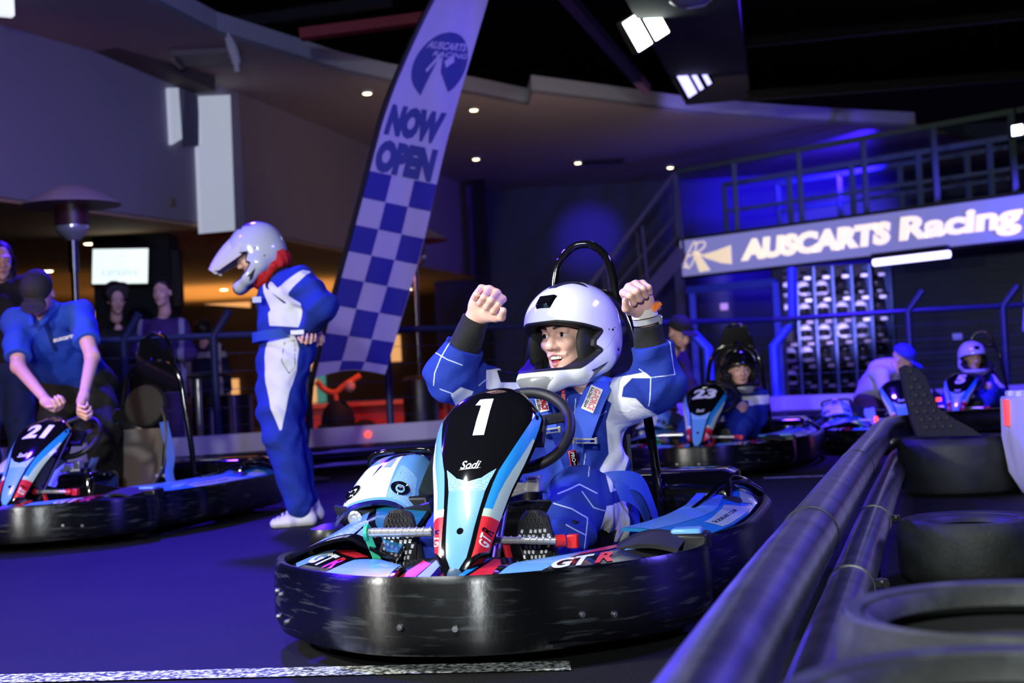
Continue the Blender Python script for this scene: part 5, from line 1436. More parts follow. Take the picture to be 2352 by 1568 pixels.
def plate(c, w, h, rot, nm, m, par, lean=(0, -1, .12), th=.003):
    """small flat plate at world point c: returns the frame for lettering"""
    n = Vector(lean).normalized(); x = Vector((cos(rot), 0, sin(rot))); x = (x-n*x.dot(n)).normalized(); y = n.cross(x)
    M = Matrix((x, y, n)).transposed().to_4x4(); M.translation = c; M = KI @ M
    b = MB(); b.box((0, 0, 0), (w, h, th)); b.v = [tuple(M @ Vector(v)) for v in b.v]; o = b.build(nm, m, par, smooth=0, bevel=.0015); return M, o
# sewn patch on the right shoulder strap
Mx, po = plate(W(1360, 916, 4.372), .080, .040, radians(-116), 'patch', mat('patch_white', (.82, .80, .78), .7), s1)
b = MB(); b.text('G-FORCE', Mx @ Matrix.Translation((0, .006, .003)), .020, 0, .03, 0, .62); b.text('RACING GEAR', Mx @ Matrix.Translation((0, -.012, .003)), .0095, 1, .02, 0, .8); b.build('patch_lettering', [M_red, M_gloss], po, smooth=0)
Mx, po = plate(W(1243, 920, 4.372), .070, .036, radians(-80), 'patch', MATS['patch_white'], s3)
b = MB(); b.text('G-FORCE', Mx @ Matrix.Translation((0, .005, .003)), .018, 0, .03, 0, .62); b.text('RACING GEAR', Mx @ Matrix.Translation((0, -.011, .003)), .0085, 1, .02, 0, .8); b.build('patch_lettering', [M_red, M_gloss], po, smooth=0)
Mx, po = plate(W(1318, 1057, 4.352), .062, .025, radians(-82), 'tag', M_redp, s2)
b = MB(); b.box((0, 0, .0022), (.054, .018, .001)); b.v = [tuple(Mx @ Vector(v)) for v in b.v]; b.text('PRO', Mx @ Matrix.Translation((-.010, 0, .0034)), .012, 1, .03, 0, 1.0); b.text('HARNESS', Mx @ Matrix.Translation((.016, 0, .0034)), .0045, 1, .01, 0, 1.0); b.build('tag_lettering', [M_gloss, M_white], po, smooth=0)
for (px, py, d, w, r, par) in ((1343, 1008, 4.355, .068, -.05, s1), (1262, 985, 4.36, .062, .08, s3)):
    b = MB(); c = kl(W(px, py, d)); ex = S3 @ Vector((cos(r), 0, sin(r)))
    b.bar(c-ex*w/2, c+ex*w/2, .006, .006); b.bar(c-ex*w/2+Vector((0, 0, -.012)), c+ex*w/2+Vector((0, 0, -.012)), .007, .004)
    for k in (-1, 1): b.box(c+ex*(k*w/2)+Vector((0, 0, -.005)), (.008, .008, .020))
    b.build('buckle', M_chrome, par, bevel=.001)
b = MB(); b.box(kl(W(1345, 1104, 4.34)), (.05, .018, .032)); b.build('buckle', M_chrome, s5, bevel=.005)
# ================================================================== the other people
def person(base, label): return empty('person', base, 0, label, 'person')
def look(p, yaw, pitch, roll=0, s=1): return Matrix.Translation(p) @ Matrix.Rotation(radians(yaw), 4, 'Z') @ Matrix.Rotation(radians(pitch), 4, 'X') @ Matrix.Rotation(radians(roll), 4, 'Y')
REL = (35, 45, 25)
def simple_hand(J, s, side, to, back, curl=REL, k=1.0, fist=False):
    return hand(frame(to-J['wr'+s], back, J['wr'+s]), side, curl, k, fist)

# ---- racer standing in profile, silver peaked helmet
b = G(668, 1200); per = person(b, 'person standing in blue and white racing suit and silver peaked helmet, hands behind back')
J = dict(pelvis=W(662, 808, 7.6), chest=W(655, 682, 7.6), neck=W(628, 622, 7.6), shL=W(648, 655, 7.80), shR=W(690, 652, 7.43), elL=W(715, 690, 7.92), elR=W(738, 705, 7.36),
         wrL=W(715, 752, 7.62), wrR=W(708, 752, 7.50), hipL=W(660, 830, 7.70), hipR=W(655, 830, 7.50), knL=W(668, 990, 7.74), knR=W(645, 992, 7.47), anL=W(705, 1150, 7.78), anR=W(688, 1165, 7.48))
Hm = look(W(585, 582, 7.6), -90, 27); hd = head(Hm, 1.0)
hp = simple_hand(J, 'R', 1, W(705, 800, 7.45), (-.3, 1, 0), (60, 70, 40))+simple_hand(J, 'L', -1, W(720, 795, 7.6), (-.3, 1, 0), (60, 70, 40))
body_mesh(per, b, hd, torso(J, -.02)+arms(J, -.008)+legs(J, -.012)+hp, .006)
sp = torso(J, .012, 1.15)+arms(J, .020, .82)+legs(J, .020, 1.0)+[cap(V3(J['shR']), V3(J['elR']), .082, .074, .04), cap(V3(J['shL']), V3(J['elL']), .08, .07, .04), cap(V3(J['elR']), V3(J['elR'].lerp(J['wrR'], .6)), .070, .056, .03),
      cap(V3(W(640, 830, 7.6)), V3(W(635, 940, 7.5)), .115, .10, .06), cap(V3(J['knR']), V3(J['knR'].lerp(J['anR'], .9)), .085, .058, .05)]
side = lambda v: v[:, 1] < 7.62
wps = [px2(q, 7.45) for q in ([(600, 640), (625, 648), (640, 662), (700, 622), (718, 625), (670, 675), (668, 682), (700, 690), (695, 730), (688, 752), (620, 748), (616, 718), (622, 712), (605, 672)],
       [(612, 788), (620, 772), (650, 768), (680, 772), (688, 800), (684, 850), (668, 900), (652, 985), (648, 988), (628, 940), (612, 880), (608, 820)])]
blk = px2([(598, 622), (622, 590), (668, 605), (620, 636), (616, 655), (620, 668), (662, 697), (655, 698), (610, 660)], 7.45)
slv = px2([(668, 682), (718, 622), (780, 640), (780, 760), (700, 745), (698, 700)], 7.4)
pkt = px2([(652, 785), (675, 782), (678, 840), (664, 858), (648, 830)], 7.4)
def wfB(v):
    q = XZ(v); d = np.minimum(poly_sd(q, wps[0]), poly_sd(q, wps[1])); d = np.maximum(d, -poly_sd(q, slv)); return np.where(side(v), d, .1)
cloth('racing_suit', per, b, sp, .007, M_suit, {'white': wfB, 'black': lambda v: np.where(side(v), np.minimum(poly_sd(XZ(v), blk), np.abs(poly_sd(XZ(v), pkt))-.0025), .1), 'seam': NO}, amp=.009, f=38, seed=2.2,
      cuts=[(V3(J['neck'])-V3((W(600, 600, 7.6)-J['neck']).normalized())*.02, V3((W(590, 600, 7.6)-J['neck']).normalized()), .12)])
cu = J['elR'].lerp(J['wrR'], .80); d_ = (J['wrR']-J['elR']).normalized()
cloth('cuff', per, b, [cap(V3(cu-d_*.03), V3(cu+d_*.045), .052, .040, .01)], .006, MATS['knit_black'], amp=.002, cuts=[(V3(cu+d_*.045), V3(d_)), (V3(cu-d_*.03), -V3(d_))])
# belt with pale tab
m = MB(); c = J['pelvis'].lerp(J['chest'], .32)
for ang0, ang1, mm in ((0, 2*pi, 0),):
    pts = [Vector((c.x-b.x+.175*cos(a)-.01, c.y-b.y+.20*sin(a), c.z-b.z+.012*cos(a))) for a in np.linspace(0, 2*pi, 40, endpoint=False)]
    vs = []; 
    for p in pts: vs += [p+Vector((0, 0, -.026)), p+Vector((0, 0, .026))]
    n = len(pts); m.add(vs, [(2*i, 2*((i+1) % n), 2*((i+1) % n)+1, 2*i+1) for i in range(n)])
m.build('belt', mat('belt_blue', (.012, .06, .34), .8), per); 
m = MB(); m.box(W(683, 763, 7.385)-b, (.07, .008, .024)); m.build('belt_tab', M_white, per, bevel=.002)
cloth('neck_scarf', per, b, [cap(V3(W(606, 633, 7.6)), V3(W(640, 594, 7.6)), .066, .066, .03, ((0, 1, 0), 1.35)), cap(V3(W(596, 650, 7.6)), V3(W(606, 633, 7.6)), .03, .06, .03, ((0, 1, 0), 1.5))], .006, mat('red_cloth', (.50, .008, .008), .8), amp=.006, f=70)
helmet(per, b, look(W(585, 582, 7.6), -90, 27), 1.0, 'silver', (.46, .50, .53), peak=mat('peak_silver', (.55, .55, .62), .15, coat=.7), decor=True, h=.005)
M_sneak = region_mat('white_sneaker', (.76, .76, .74), [('sole', (.62, .61, .58), .001, .7)], rough=.6)
for hl, tp in ((W(712, 1197, 7.50), W(616, 1200, 7.44)), (W(730, 1192, 7.80), W(650, 1194, 7.76))):
    hl.z = 0; tp.z = 0; so = shoe(per, b, hl, tp, Vector((0, 0, 1)), M_sneak, 1.05)
    dd = (tp-hl).normalized()
    for k in range(4):
        p = hl+dd*(.115+.024*k)+Vector((0, -.0, .084-.010*k))-b; m = MB(); m.bar(p+Vector((0, -.03, -.006)), p+Vector((0, .03, -.006)), .007, .006); m.build('lace', M_white, so)
m = MB(); m.box(W(590, 688, 7.42)-b, (.045, .004, .03)); m.build('chest_badge', mat('badge_pale', (.45, .55, .8), .6), per)

# ---- staff man bending over kart 21
b = G(215, 1120); b = Vector((W(190, 1000, 8.2).x, 8.25, 0)); per = person(b, 'person in black cap and blue polo shirt bending over kart 21')
J = dict(pelvis=W(178, 872, 8.45), chest=W(112, 765, 8.12), neck=W(98, 705, 7.98), shL=W(38, 742, 8.0), shR=W(182, 722, 8.0), elL=W(42, 842, 7.80), elR=W(212, 820, 7.78),
         wrL=W(112, 926, 7.50), wrR=W(190, 918, 7.50), hipL=W(140, 880, 8.4), hipR=W(215, 878, 8.45), knL=W(125, 990, 8.25), knR=W(238, 1000, 8.15), anL=W(118, 1112, 8.5), anR=W(240, 1092, 8.25))
Hm = look(W(88, 678, 7.90), 4, 52); hd = head(Hm, 1.02)
hp = simple_hand(J, 'L', 1, W(158, 948, 7.42), (.1, .4, -1), (55, 60, 35))+simple_hand(J, 'R', -1, W(176, 960, 7.40), (-.4, .5, .6), (65, 70, 40))
body_mesh(per, b, hd, torso(J, -.02)+arms(J, -.004)+legs(J, -.012)+hp, .005)
pp = torso(J, .014, 1.12)+arms(dict(J, wrL=J['elL'], wrR=J['elR']), .0, 1.0)
pp = torso(J, .014, 1.12)+[cap(V3(J['shL']), V3(J['shL'].lerp(J['elL'], .78)), .074, .070, .05), cap(V3(J['shR']), V3(J['shR'].lerp(J['elR'], .62)), .074, .070, .05)]
M_polo = region_mat('polo_blue', (.03, .09, .55), [('placket', (.010, .03, .20), .001, .8)], rough=.8, bump=(300, .3, .001), fold=(9, .4, .02))
dL = (J['elL']-J['shL']).normalized(); dR = (J['elR']-J['shR']).normalized()
cloth('polo_shirt', per, b, pp, .007, M_polo, {'placket': lambda v: line_d(XZ(v), px2([(100, 735), (112, 800)], 7.9))-.014}, amp=.009, f=30, seed=.7,
      cuts=[(J['shL'].lerp(J['elL'], .80), dL, .14), (J['shR'].lerp(J['elR'], .64), dR, .14), (V3(J['neck'])+(V3(Hm.translation)-V3(J['neck']))*.15, V3((Hm.translation-J['neck']).normalized()), .09), (J['pelvis'].lerp(J['chest'], .10), (J['pelvis']-J['chest']).normalized())])
cloth('collar', per, b, [cap(V3(J['neck']+Vector((-.07, -.03, .0))), V3(J['neck']+Vector((-.02, -.13, -.10))), .022, .016, .01), cap(V3(J['neck']+Vector((.09, -.03, .0))), V3(J['neck']+Vector((.035, -.14, -.10))), .022, .016, .01)], .005, M_polo, {'placket': NO}, amp=.002)
m = MB(); T = Matrix.Translation(W(148, 776, 7.86)-b) @ Matrix.Rotation(pi/2, 4, 'X') @ Matrix.Rotation(radians(10), 4, 'Z'); m.text('Hyperite', T @ Matrix.Translation((0, 0, .01)), .026, 0, .01, .2) if 0 else m.text('auscarts', T @ Matrix.Translation((0, 0, .012)), .022, 0, .015, .15); m.build('shirt_lettering', M_white, per, smooth=0)
cloth('trousers', per, b, legs(J, .030)+[cap(V3(J['pelvis']), V3(J['pelvis'].lerp(J['chest'], .22)), .135, .125, .05, ((1, 0, 0), 1.25)), cap(V3(J['hipL']), V3(J['hipR']), .12, .12, .05)], .008, mat('trouser_black', (.010, .011, .011), .85), amp=.009, f=32, seed=.2)
cloth('cap', per, b, [ell(TP(Hm, (0, .015, .060)), (.088, .105, .082), R3(Hm)), cap(TP(Hm, (-.045, -.105, .062)), TP(Hm, (.045, -.105, .062)), .006, .006, .02), ell(TP(Hm, (0, -.125, .056)), (.072, .062, .007), R3(Hm))], .005, mat('cap_black', (.012, .013, .016), .8), amp=0,
      cuts=[(TP(Hm, (0, 0, .042)), -np.array(R3(Hm))[:, 2], .4)])
for hl, tp in ((W(118, 1130, 8.55), W(100, 1140, 8.2)), (W(248, 1120, 8.25), W(205, 1135, 8.05))):
    hl.z = 0; tp.z = 0; shoe(per, b, hl, tp, Vector((0, 0, 1)), M_shoe, 1.08, .006)
mx = MB(); mx.cyl(W(150, 955, 7.42)-b, W(166, 948, 7.38)-b, .006); mx.build('tool', M_redp, per) if 0 else None

def standing(base, label, J, hm, hs, suit, bodyh=.009, hair=None, hands=True, hcurl=REL):
    per = person(base, label); hd = head(hm, hs); hp = []
    if hands: hp = simple_hand(J, 'L', 1, J['wrL']+(J['wrL']-J['elL']).normalized(), (0, 1, 0), hcurl)+simple_hand(J, 'R', -1, J['wrR']+(J['wrR']-J['elR']).normalized(), (0, 1, 0), hcurl)
    body_mesh(per, base, hd, torso(J, -.02)+arms(J, -.008)+legs(J, -.012)+hp, bodyh)
    return per
def upright(x, y, h, face=0, lean=0.0, sitw=1.0, pose='down'):
    """joints of someone standing, height h, at x, y"""
    k = h/1.72; R = Matrix.Rotation(radians(face), 3, 'Z'); P = lambda a, b, c: Vector((x, y, 0))+R @ Vector((a*k, b*k-lean*c*.25, c*k))
    J = dict(pelvis=P(0, .0, .95), chest=P(0, -.01, 1.27), neck=P(0, .0, 1.47), shL=P(-.165, 0, 1.38), shR=P(.165, 0, 1.38), hipL=P(-.09, 0, .90), hipR=P(.09, 0, .90), knL=P(-.10, -.02, .50), knR=P(.10, -.02, .50), anL=P(-.10, .03, .09), anR=P(.10, .03, .09))
    if pose == 'down': J.update(elL=P(-.25, .02, 1.10), elR=P(.25, .02, 1.10), wrL=P(-.24, -.10, .88), wrR=P(.24, -.10, .88))
    elif pose == 'cross': J.update(elL=P(-.26, -.04, 1.12), elR=P(.26, -.04, 1.12), wrL=P(-.04, -.22, 1.12), wrR=P(.06, -.22, 1.14))
    J['head'] = P(0, -.03, 1.60); return J
def simple_suit(per, base, J, m, attrs, h=.009, name='racing_suit', fat=.02, infl=0):
    nd = (J['head']-J['neck']).normalized()
    return cloth(name, per, base, torso(J, .012, 1.08)+arms(J, fat, .84)+legs(J, fat), h, m, attrs, amp=.007, f=34, seed=1, cuts=[(V3(J['neck']), V3(nd), .12)])
def shoes_for(per, base, J, face, m, h=.008):
    R = Matrix.Rotation(radians(face), 3, 'Z')
    for s in 'LR':
        a = Vector((J['an'+s].x, J['an'+s].y, 0)); shoe(per, base, a+R @ Vector((0, .05, 0)), a+R @ Vector((0, -.19, 0)), Vector((0, 0, 1)), m, 1.0, h)
def hair_cap(per, base, Hm, s, m, length=0.0, h=.006):
    P = [ell(TP(Hm, Vector((0, .028, .050))*s), Vector((.083, .096, .088))*s, R3(Hm))]
    if length: P += [cap(TP(Hm, Vector((g*.07, .03, .0))*s), TP(Hm, Vector((g*.075, .04, -length))*s), .035, .03, .04) for g in (-1, 1)]+[cap(TP(Hm, (0, .08, 0)), TP(Hm, (0, .07, -length)), .06, .05, .05)]
    return cloth('hair', per, base, P, h, m, amp=.003, f=90, cuts=[(TP(Hm, Vector((0, -.045, .02))*s), -R3(Hm)[:, 1]*.85+R3(Hm)[:, 2]*-.35, .14)] if length == 0 else [(TP(Hm, Vector((0, -.050, .0))*s), -R3(Hm)[:, 1], .3)])
def cap_hat(per, base, Hm, s, m, h=.006):
    return cloth('cap', per, base, [ell(TP(Hm, Vector((0, .015, .060))*s), Vector((.088, .105, .082))*s, R3(Hm)), ell(TP(Hm, Vector((0, -.115, .054))*s), Vector((.068, .070, .007))*s, R3(Hm))], h, m, amp=0, cuts=[(TP(Hm, Vector((0, 0, .042))*s), -R3(Hm)[:, 2], .4)])
M_jeans = mat('blue_jeans', (.012, .03, .14), .85); M_darkcloth = mat('dark_cloth', (.012, .012, .018), .85)

# ---- woman at the left edge
p = W(-4, 700, 9.35); J = upright(p.x, p.y, 1.86, 12); b = Vector((p.x, p.y, 0)); Hm = look(W(0, 602, 9.3), 30, 5)
J['head'] = Hm.translation.copy()
per = standing(b, 'person with long dark hair at the left edge, partly cut off, behind the staff man', J, Hm, 1.02, None)
simple_suit(per, b, J, mat('top_black', (.010, .010, .014), .8), {}, name='top'); cloth('trousers', per, b, legs(J, .028)+[cap(V3(J['hipL']), V3(J['hipR']), .12, .12, .05)], .009, M_jeans, amp=.006, f=30)
hair_cap(per, b, Hm, 1.02, M_hair, .26); shoes_for(per, b, J, 12, M_shoe)

# ---- man in race suit behind the fence, under the screen
p = W(374, 760, 12.6); J = upright(p.x, p.y, 1.66, -8, pose='cross'); b = Vector((p.x, p.y, 0)); Hm = look(W(372, 672, 12.55), -8, 4); J['head'] = Hm.translation.copy()
per = standing(b, 'person in dark purple race suit with arms folded, behind the fence right of the screen', J, Hm, 1.0, None)
M_suitd = region_mat('purple_suit', (.05, .02, .14), [('white', (.30, .28, .42), .002, .85)], rough=.85, bump=None)
simple_suit(per, b, J, M_suitd, {'white': lambda v: np.abs(np.abs(v[:, 0]-p.x)-.19)-.022})
hair_cap(per, b, Hm, 1.0, M_hair); shoes_for(per, b, J, -8, M_shoe)

# ---- figure with bushy hair under the screen
p = W(272, 760, 13.4); J = upright(p.x, p.y, 1.62, 25); b = Vector((p.x, p.y, 0)); Hm = look(W(268, 690, 13.3), 25, 12); J['head'] = Hm.translation.copy()
per = standing(b, 'person with bushy dark hair in dark clothes right below the white screen', J, Hm, 1.0, None)
simple_suit(per, b, J, M_darkcloth, {}, name='clothes'); cloth('hair', per, b, [ell(TP(Hm, (0, .03, .07)), (.13, .13, .105), R3(Hm))], .008, M_hair, amp=.008, f=80, cuts=[(TP(Hm, (0, -.05, 0)), -R3(Hm)[:, 1], .3)]); shoes_for(per, b, J, 25, M_shoe)

# ---- racer seen from behind at the bar table
p = W(470, 820, 15.0); J = upright(p.x, p.y, 1.46, 178); b = Vector((p.x, p.y, 0)); Hm = look(W(469, 762, 15.0), 178, 0); J['head'] = Hm.translation.copy()
per = standing(b, 'person in navy race suit seen from behind at the bar table', J, Hm, .95, None)
simple_suit(per, b, J, region_mat('navy_suit', (.010, .014, .045), [('white', (.45, .38, .36), .002, .85)], rough=.85, bump=None), {'white': lambda v: np.minimum(np.abs(np.abs(v[:, 0]-p.x)-.155)-.035, np.abs(v[:, 2]-1.13)-.03)})
cloth('hair', per, b, [ell(TP(Hm, (0, .025, .035)), (.088, .10, .10), R3(Hm))], .007, M_hair, amp=.004); shoes_for(per, b, J, 178, M_shoe)

# ---- man with black cap behind the cheering driver
b = Vector((W(1530, 900, 11.75).x, 11.75, 0)); per = person(b, 'person in black cap and dark top bending down behind the raised fist, beside kart 23')
J = dict(pelvis=W(1490, 905, 12.10), chest=W(1500, 825, 11.70), neck=W(1530, 795, 11.50), shL=W(1480, 835, 11.45), shR=W(1560, 825, 11.75), elL=W(1510, 900, 11.30), elR=W(1590, 900, 11.60), wrL=W(1550, 950, 11.20), wrR=W(1610, 935, 11.45),
         hipL=W(1470, 915, 11.95), hipR=W(1520, 915, 12.15), knL=W(1480, 1000, 11.70), knR=W(1540, 1000, 11.95), anL=W(1470, 1065, 11.95), anR=W(1520, 1060, 12.30))
Hm = look(W(1562, 766, 11.40), 28, 27); hd = head(Hm, 1.05)
body_mesh(per, b, hd, torso(J, -.02)+arms(J, -.005)+legs(J, -.012)+simple_hand(J, 'L', 1, J['wrL']+Vector((.2, -.1, -.4)), (0, 1, 0))+simple_hand(J, 'R', -1, J['wrR']+Vector((.1, -.1, -.4)), (0, 1, 0)), .006)
cloth('top', per, b, torso(J, .014, 1.1)+arms(J, .014, .8), .008, mat('top_plum', (.02, .012, .03), .85), amp=.007, f=34, cuts=[(V3(J['neck'])+(V3(Hm.translation)-V3(J['neck']))*.2, V3((Hm.translation-J['neck']).normalized()), .1)])
cloth('trousers', per, b, legs(J, .028)+[cap(V3(J['hipL']), V3(J['hipR']), .12, .12, .05)], .009, MATS['trouser_black'], amp=.007, f=30)
cap_hat(per, b, Hm, 1.05, MATS['cap_black']); cloth('beard', per, b, [ell(TP(Hm, (0, -.055, -.085)), (.05, .035, .03), R3(Hm)), cap(TP(Hm, (-.062, -.01, -.06)), TP(Hm, (-.03, -.06, -.10)), .015, .014, .02), cap(TP(Hm, (.062, -.01, -.06)), TP(Hm, (.03, -.06, -.10)), .015, .014, .02)], .005, mat('beard_brown', (.10, .05, .03), .9), amp=.002)
for a in 'LR':
    q = Vector((J['an'+a].x, J['an'+a].y, 0)); shoe(per, b, q+Vector((-.05, .05, 0)), q+Vector((.10, -.15, 0)), Vector((0, 0, 1)), M_shoe, 1.05, .008)

# ---- seated drivers
def seated(K, label, hpix, hd_d, yaw, pitch, hkey, hcol, k=1.0, m=None, attrs=None, h=.008, grip=((1712, 915), None), decor=True, hs=1.0, wheel=True):
    base = K @ Vector((.05, 1.2, 0));  per = person(base, label); kw = lambda x, y, z: K @ Vector((x, y, z))
    Hm = look(W(hpix[0], hpix[1], hd_d), yaw, pitch); nk = Hm.translation+Vector((0, .03, -.17*k))
    J = dict(pelvis=kw(.04, 1.26, .22), neck=nk, head=Hm.translation)
    J['chest'] = J['pelvis'].lerp(nk, .66)
    R = K.to_3x3(); ex = R @ Vector((1, 0, 0))
    J['shL'] = nk-ex*.15*k+Vector((0, 0, -.075)); J['shR'] = nk+ex*.15*k+Vector((0, 0, -.075))
    J['elL'] = kw(-.17, 1.02, .40); J['elR'] = kw(.27, 1.02, .40); J['wrL'] = kw(-.11, .84, .47); J['wrR'] = kw(.19, .84, .47)
    J.update(hipL=kw(-.05, 1.2, .21), hipR=kw(.14, 1.2, .21), knL=kw(-.12, .84, .42), knR=kw(.20, .84, .42), anL=kw(-.22, .52, .18), anR=kw(.14, .52, .18))
    hd = head(Hm, hs); hp = []
    for s, g in (('L', 1), ('R', -1)):
        hp += hand(frame((R @ Vector((.0, -.9, .45))), R @ Vector((g*.6, .2, .7)), J['wr'+s]), g, (60, 75, 50), .95, True)
    body_mesh(per, base, hd, torso(J, -.02)+arms(J, -.008)+legs(J, -.012)+hp, h*.8)
    nd = (Hm.translation-nk).normalized()
    cloth('racing_suit', per, base, torso(J, .012)+arms(J, .022, .86)+legs(J, .028), h, m or M_suit, attrs or {'white': NO, 'black': NO, 'seam': NO}, amp=.007, f=36, seed=.6, cuts=[(V3(nk), V3(nd), .12)])
    helmet(per, base, Hm, hs, hkey, hcol, decor=decor, h=.006)
    for s, x in (('L', -.23), ('R', .13)):
        hp_, tp_ = kw(x, .48, .12), kw(x, .44, .35); n_ = -(R @ Vector((0, 1, .15))); shoe(per, base, hp_, tp_, -n_, M_shoe, .95, .007)
    return per, J
KM = lambda x, y, yaw, zs=1: Matrix.Translation((x, y, 0)) @ Matrix.Rotation(radians(-yaw), 4, 'Z') @ Matrix.Diagonal((1, 1, zs, 1))
K23 = KM(1.13, 9.13, 18, .9)
c23 = K23 @ Vector((.05, 1.2, 0))
seated(K23, 'child in gloss black full-face helmet and blue suit driving kart 23', (1698, 850), 10.15, 4, 3, 'black', (.006, .006, .007), .86,
       attrs={'white': lambda v: np.maximum(np.abs(v[:, 2]-.475)-.03, -(v[:, 0]-(c23.x+.06))), 'black': NO, 'seam': NO}, decor=False)
kart5 = make_kart(3.87, 12.6, 26, '5', 'go-kart at the far right, its driver wearing a silver helmet', KG, zs=.80)
K5 = KM(3.87, 12.6, 26, .85); c5 = K5 @ Vector((.05, 1.2, 0))
seated(K5, 'person in silver helmet seated in the kart at the far right', (2234, 822), 13.45, 0, 5, 'chrome', (.55, .58, .62), 1.0,
       attrs={'white': lambda v: np.maximum(np.abs(v[:, 2]-.46)-.07, -(v[:, 0]-(c5.x+.06))), 'black': NO, 'seam': NO}, decor=False)
kartb = make_kart(2.88, 10.5, 9, '', 'go-kart partly hidden by the black dimpled flap, a man in white leaning over it', KG, hoop=False, zs=.80, seat=False)

# ---- man in white shirt and blue cap leaning over the far kart
b = Vector((W(2000, 960, 12.85).x, 12.85, 0)); per = person(b, 'person in blue cap and pale shirt bending over the kart behind the black dimpled flap')
J = dict(pelvis=W(1998, 915, 12.95), chest=W(2028, 862, 12.85), neck=W(2052, 838, 12.80), shL=W(2026, 862, 12.67), shR=W(2056, 858, 12.95), elL=W(2030, 893, 12.55), elR=W(2062, 890, 12.85), wrL=W(2064, 896, 12.45), wrR=W(2085, 895, 12.75),
         hipL=W(1995, 925, 12.85), hipR=W(2005, 925, 13.10), knL=W(2002, 962, 12.70), knR=W(2012, 962, 13.00), anL=W(1988, 1000, 12.90), anR=W(1995, 998, 13.20))
Hm = look(W(2072, 828, 12.75), 55, 40); hd = head(Hm, 1.0)
body_mesh(per, b, hd, torso(J, -.02)+arms(J, -.005)+legs(J, -.012)+simple_hand(J, 'L', 1, J['wrL']+Vector((.4, -.1, -.2)), (0, 1, 0))+simple_hand(J, 'R', -1, J['wrR']+Vector((.4, -.1, -.2)), (0, 1, 0)), .009)
cloth('shirt', per, b, torso(J, .014, 1.1)+arms(J, .014, .5), .009, mat('shirt_pale', (.62, .60, .78), .8), amp=.007, f=34, cuts=[(V3(J['neck'])+(V3(Hm.translation)-V3(J['neck']))*.2, V3((Hm.translation-J['neck']).normalized()), .1)])
cloth('trousers', per, b, legs(J, .028)+[cap(V3(J['hipL']), V3(J['hipR']), .12, .12, .05)], .009, mat('trouser_brown', (.05, .03, .03), .85), amp=.007, f=30)
cap_hat(per, b, Hm, 1.05, mat('cap_blue', (.03, .04, .5), .7))
for a in 'LR':
    q = Vector((J['an'+a].x, J['an'+a].y, 0)); shoe(per, b, q+Vector((-.05, .03, 0)), q+Vector((.16, -.09, 0)), Vector((0, 0, 1)), M_shoe, 1.05, .009)
# ================================================================== things round the track
M_galv = mat('galvanised_pipe', (.34, .35, .37), .30, 1.0, noise=(6, (.16, .17, .19), (1, 1, 1), .42, .68), bump=(25, .25, .003))
# ---- pipe guard rail in the right foreground
pr = empty('pipe_guard_rail', G(1780, 1350, 0), 0, 'thick galvanised steel pipe barrier running away in the right foreground', 'barrier')
o0 = pr.location.copy()
top = [G(x, y, .30) for x, y in [(1440, 1950), (1650, 1568), (1780, 1350), (1880, 1200), (1960, 1082), (2008, 1018), (2040, 984)]]
e = top[-1]; top += [e+Vector((.32, .35, 0)), e+Vector((.75, .52, 0)), e+Vector((1.4, .6, 0))]
def pipe(path, r, nm):
    m = MB(); m.tube([p-o0 for p in path], r, 24, sub=10); return m.build(nm, M_galv, pr)
up = pipe(top, .068, 'upper_pipe'); lo = [p+Vector((.075, 0, -.175)) for p in top]; lp = pipe(lo, .060, 'lower_pipe')
sp_ = smooth_path(top, 10)
def nearest_px(path, px):
    Ci = CAMM.inverted(); return min(range(len(path)-1), key=lambda i: abs((lambda q: 1176+FPX*q.x/-q.z)(Ci @ path[i])-px) if (Ci @ path[i]).z < -.5 else 1e9)
for px in (1862, 1968, 1560):
    i = nearest_px(sp_, px); p = sp_[i]-o0; d = (sp_[i+1]-sp_[i]).normalized(); x, y, _ = frame_from(d); T = Matrix.Translation(p) @ Matrix((x, y, d)).transposed().to_4x4()
    m = MB(); m.lathe([(.0675, -.004), (.0705, -.003), (.0705, .003), (.0675, .004)], 32, T, cap=False); m.build('pipe_joint', M_black, up)
sl = smooth_path(lo, 10)
for px in (2036, 1985):
    i = nearest_px(sl, px-30); p = sl[i]-o0; d = (sl[i+1]-sl[i]).normalized(); x, y, _ = frame_from(d); T = Matrix.Translation(p) @ Matrix((x, y, d)).transposed().to_4x4()
    m = MB(); m.lathe([(.060, -.004), (.0635, -.004), (.0635, .004), (.060, .004)], 28, T, cap=False); m.box(p+Vector((.078, 0, .01)), (.035, .03, .02)); m.cyl(p+Vector((.085, -.03, .01)), p+Vector((.085, .03, .01)), .010, n=10); m.build('pipe_clamp', mat('dull_clamp', (.10, .10, .10), .3, .9), lp)
for px in (1700, 1905, 1990, 2030):
    i = nearest_px(sl, px); p = sl[i]-o0; m = MB(); m.cyl(Vector((p.x+.01, p.y, -o0.z)), Vector((p.x+.01, p.y, p.z)), .028, n=14); m.build('post', M_galv, pr)

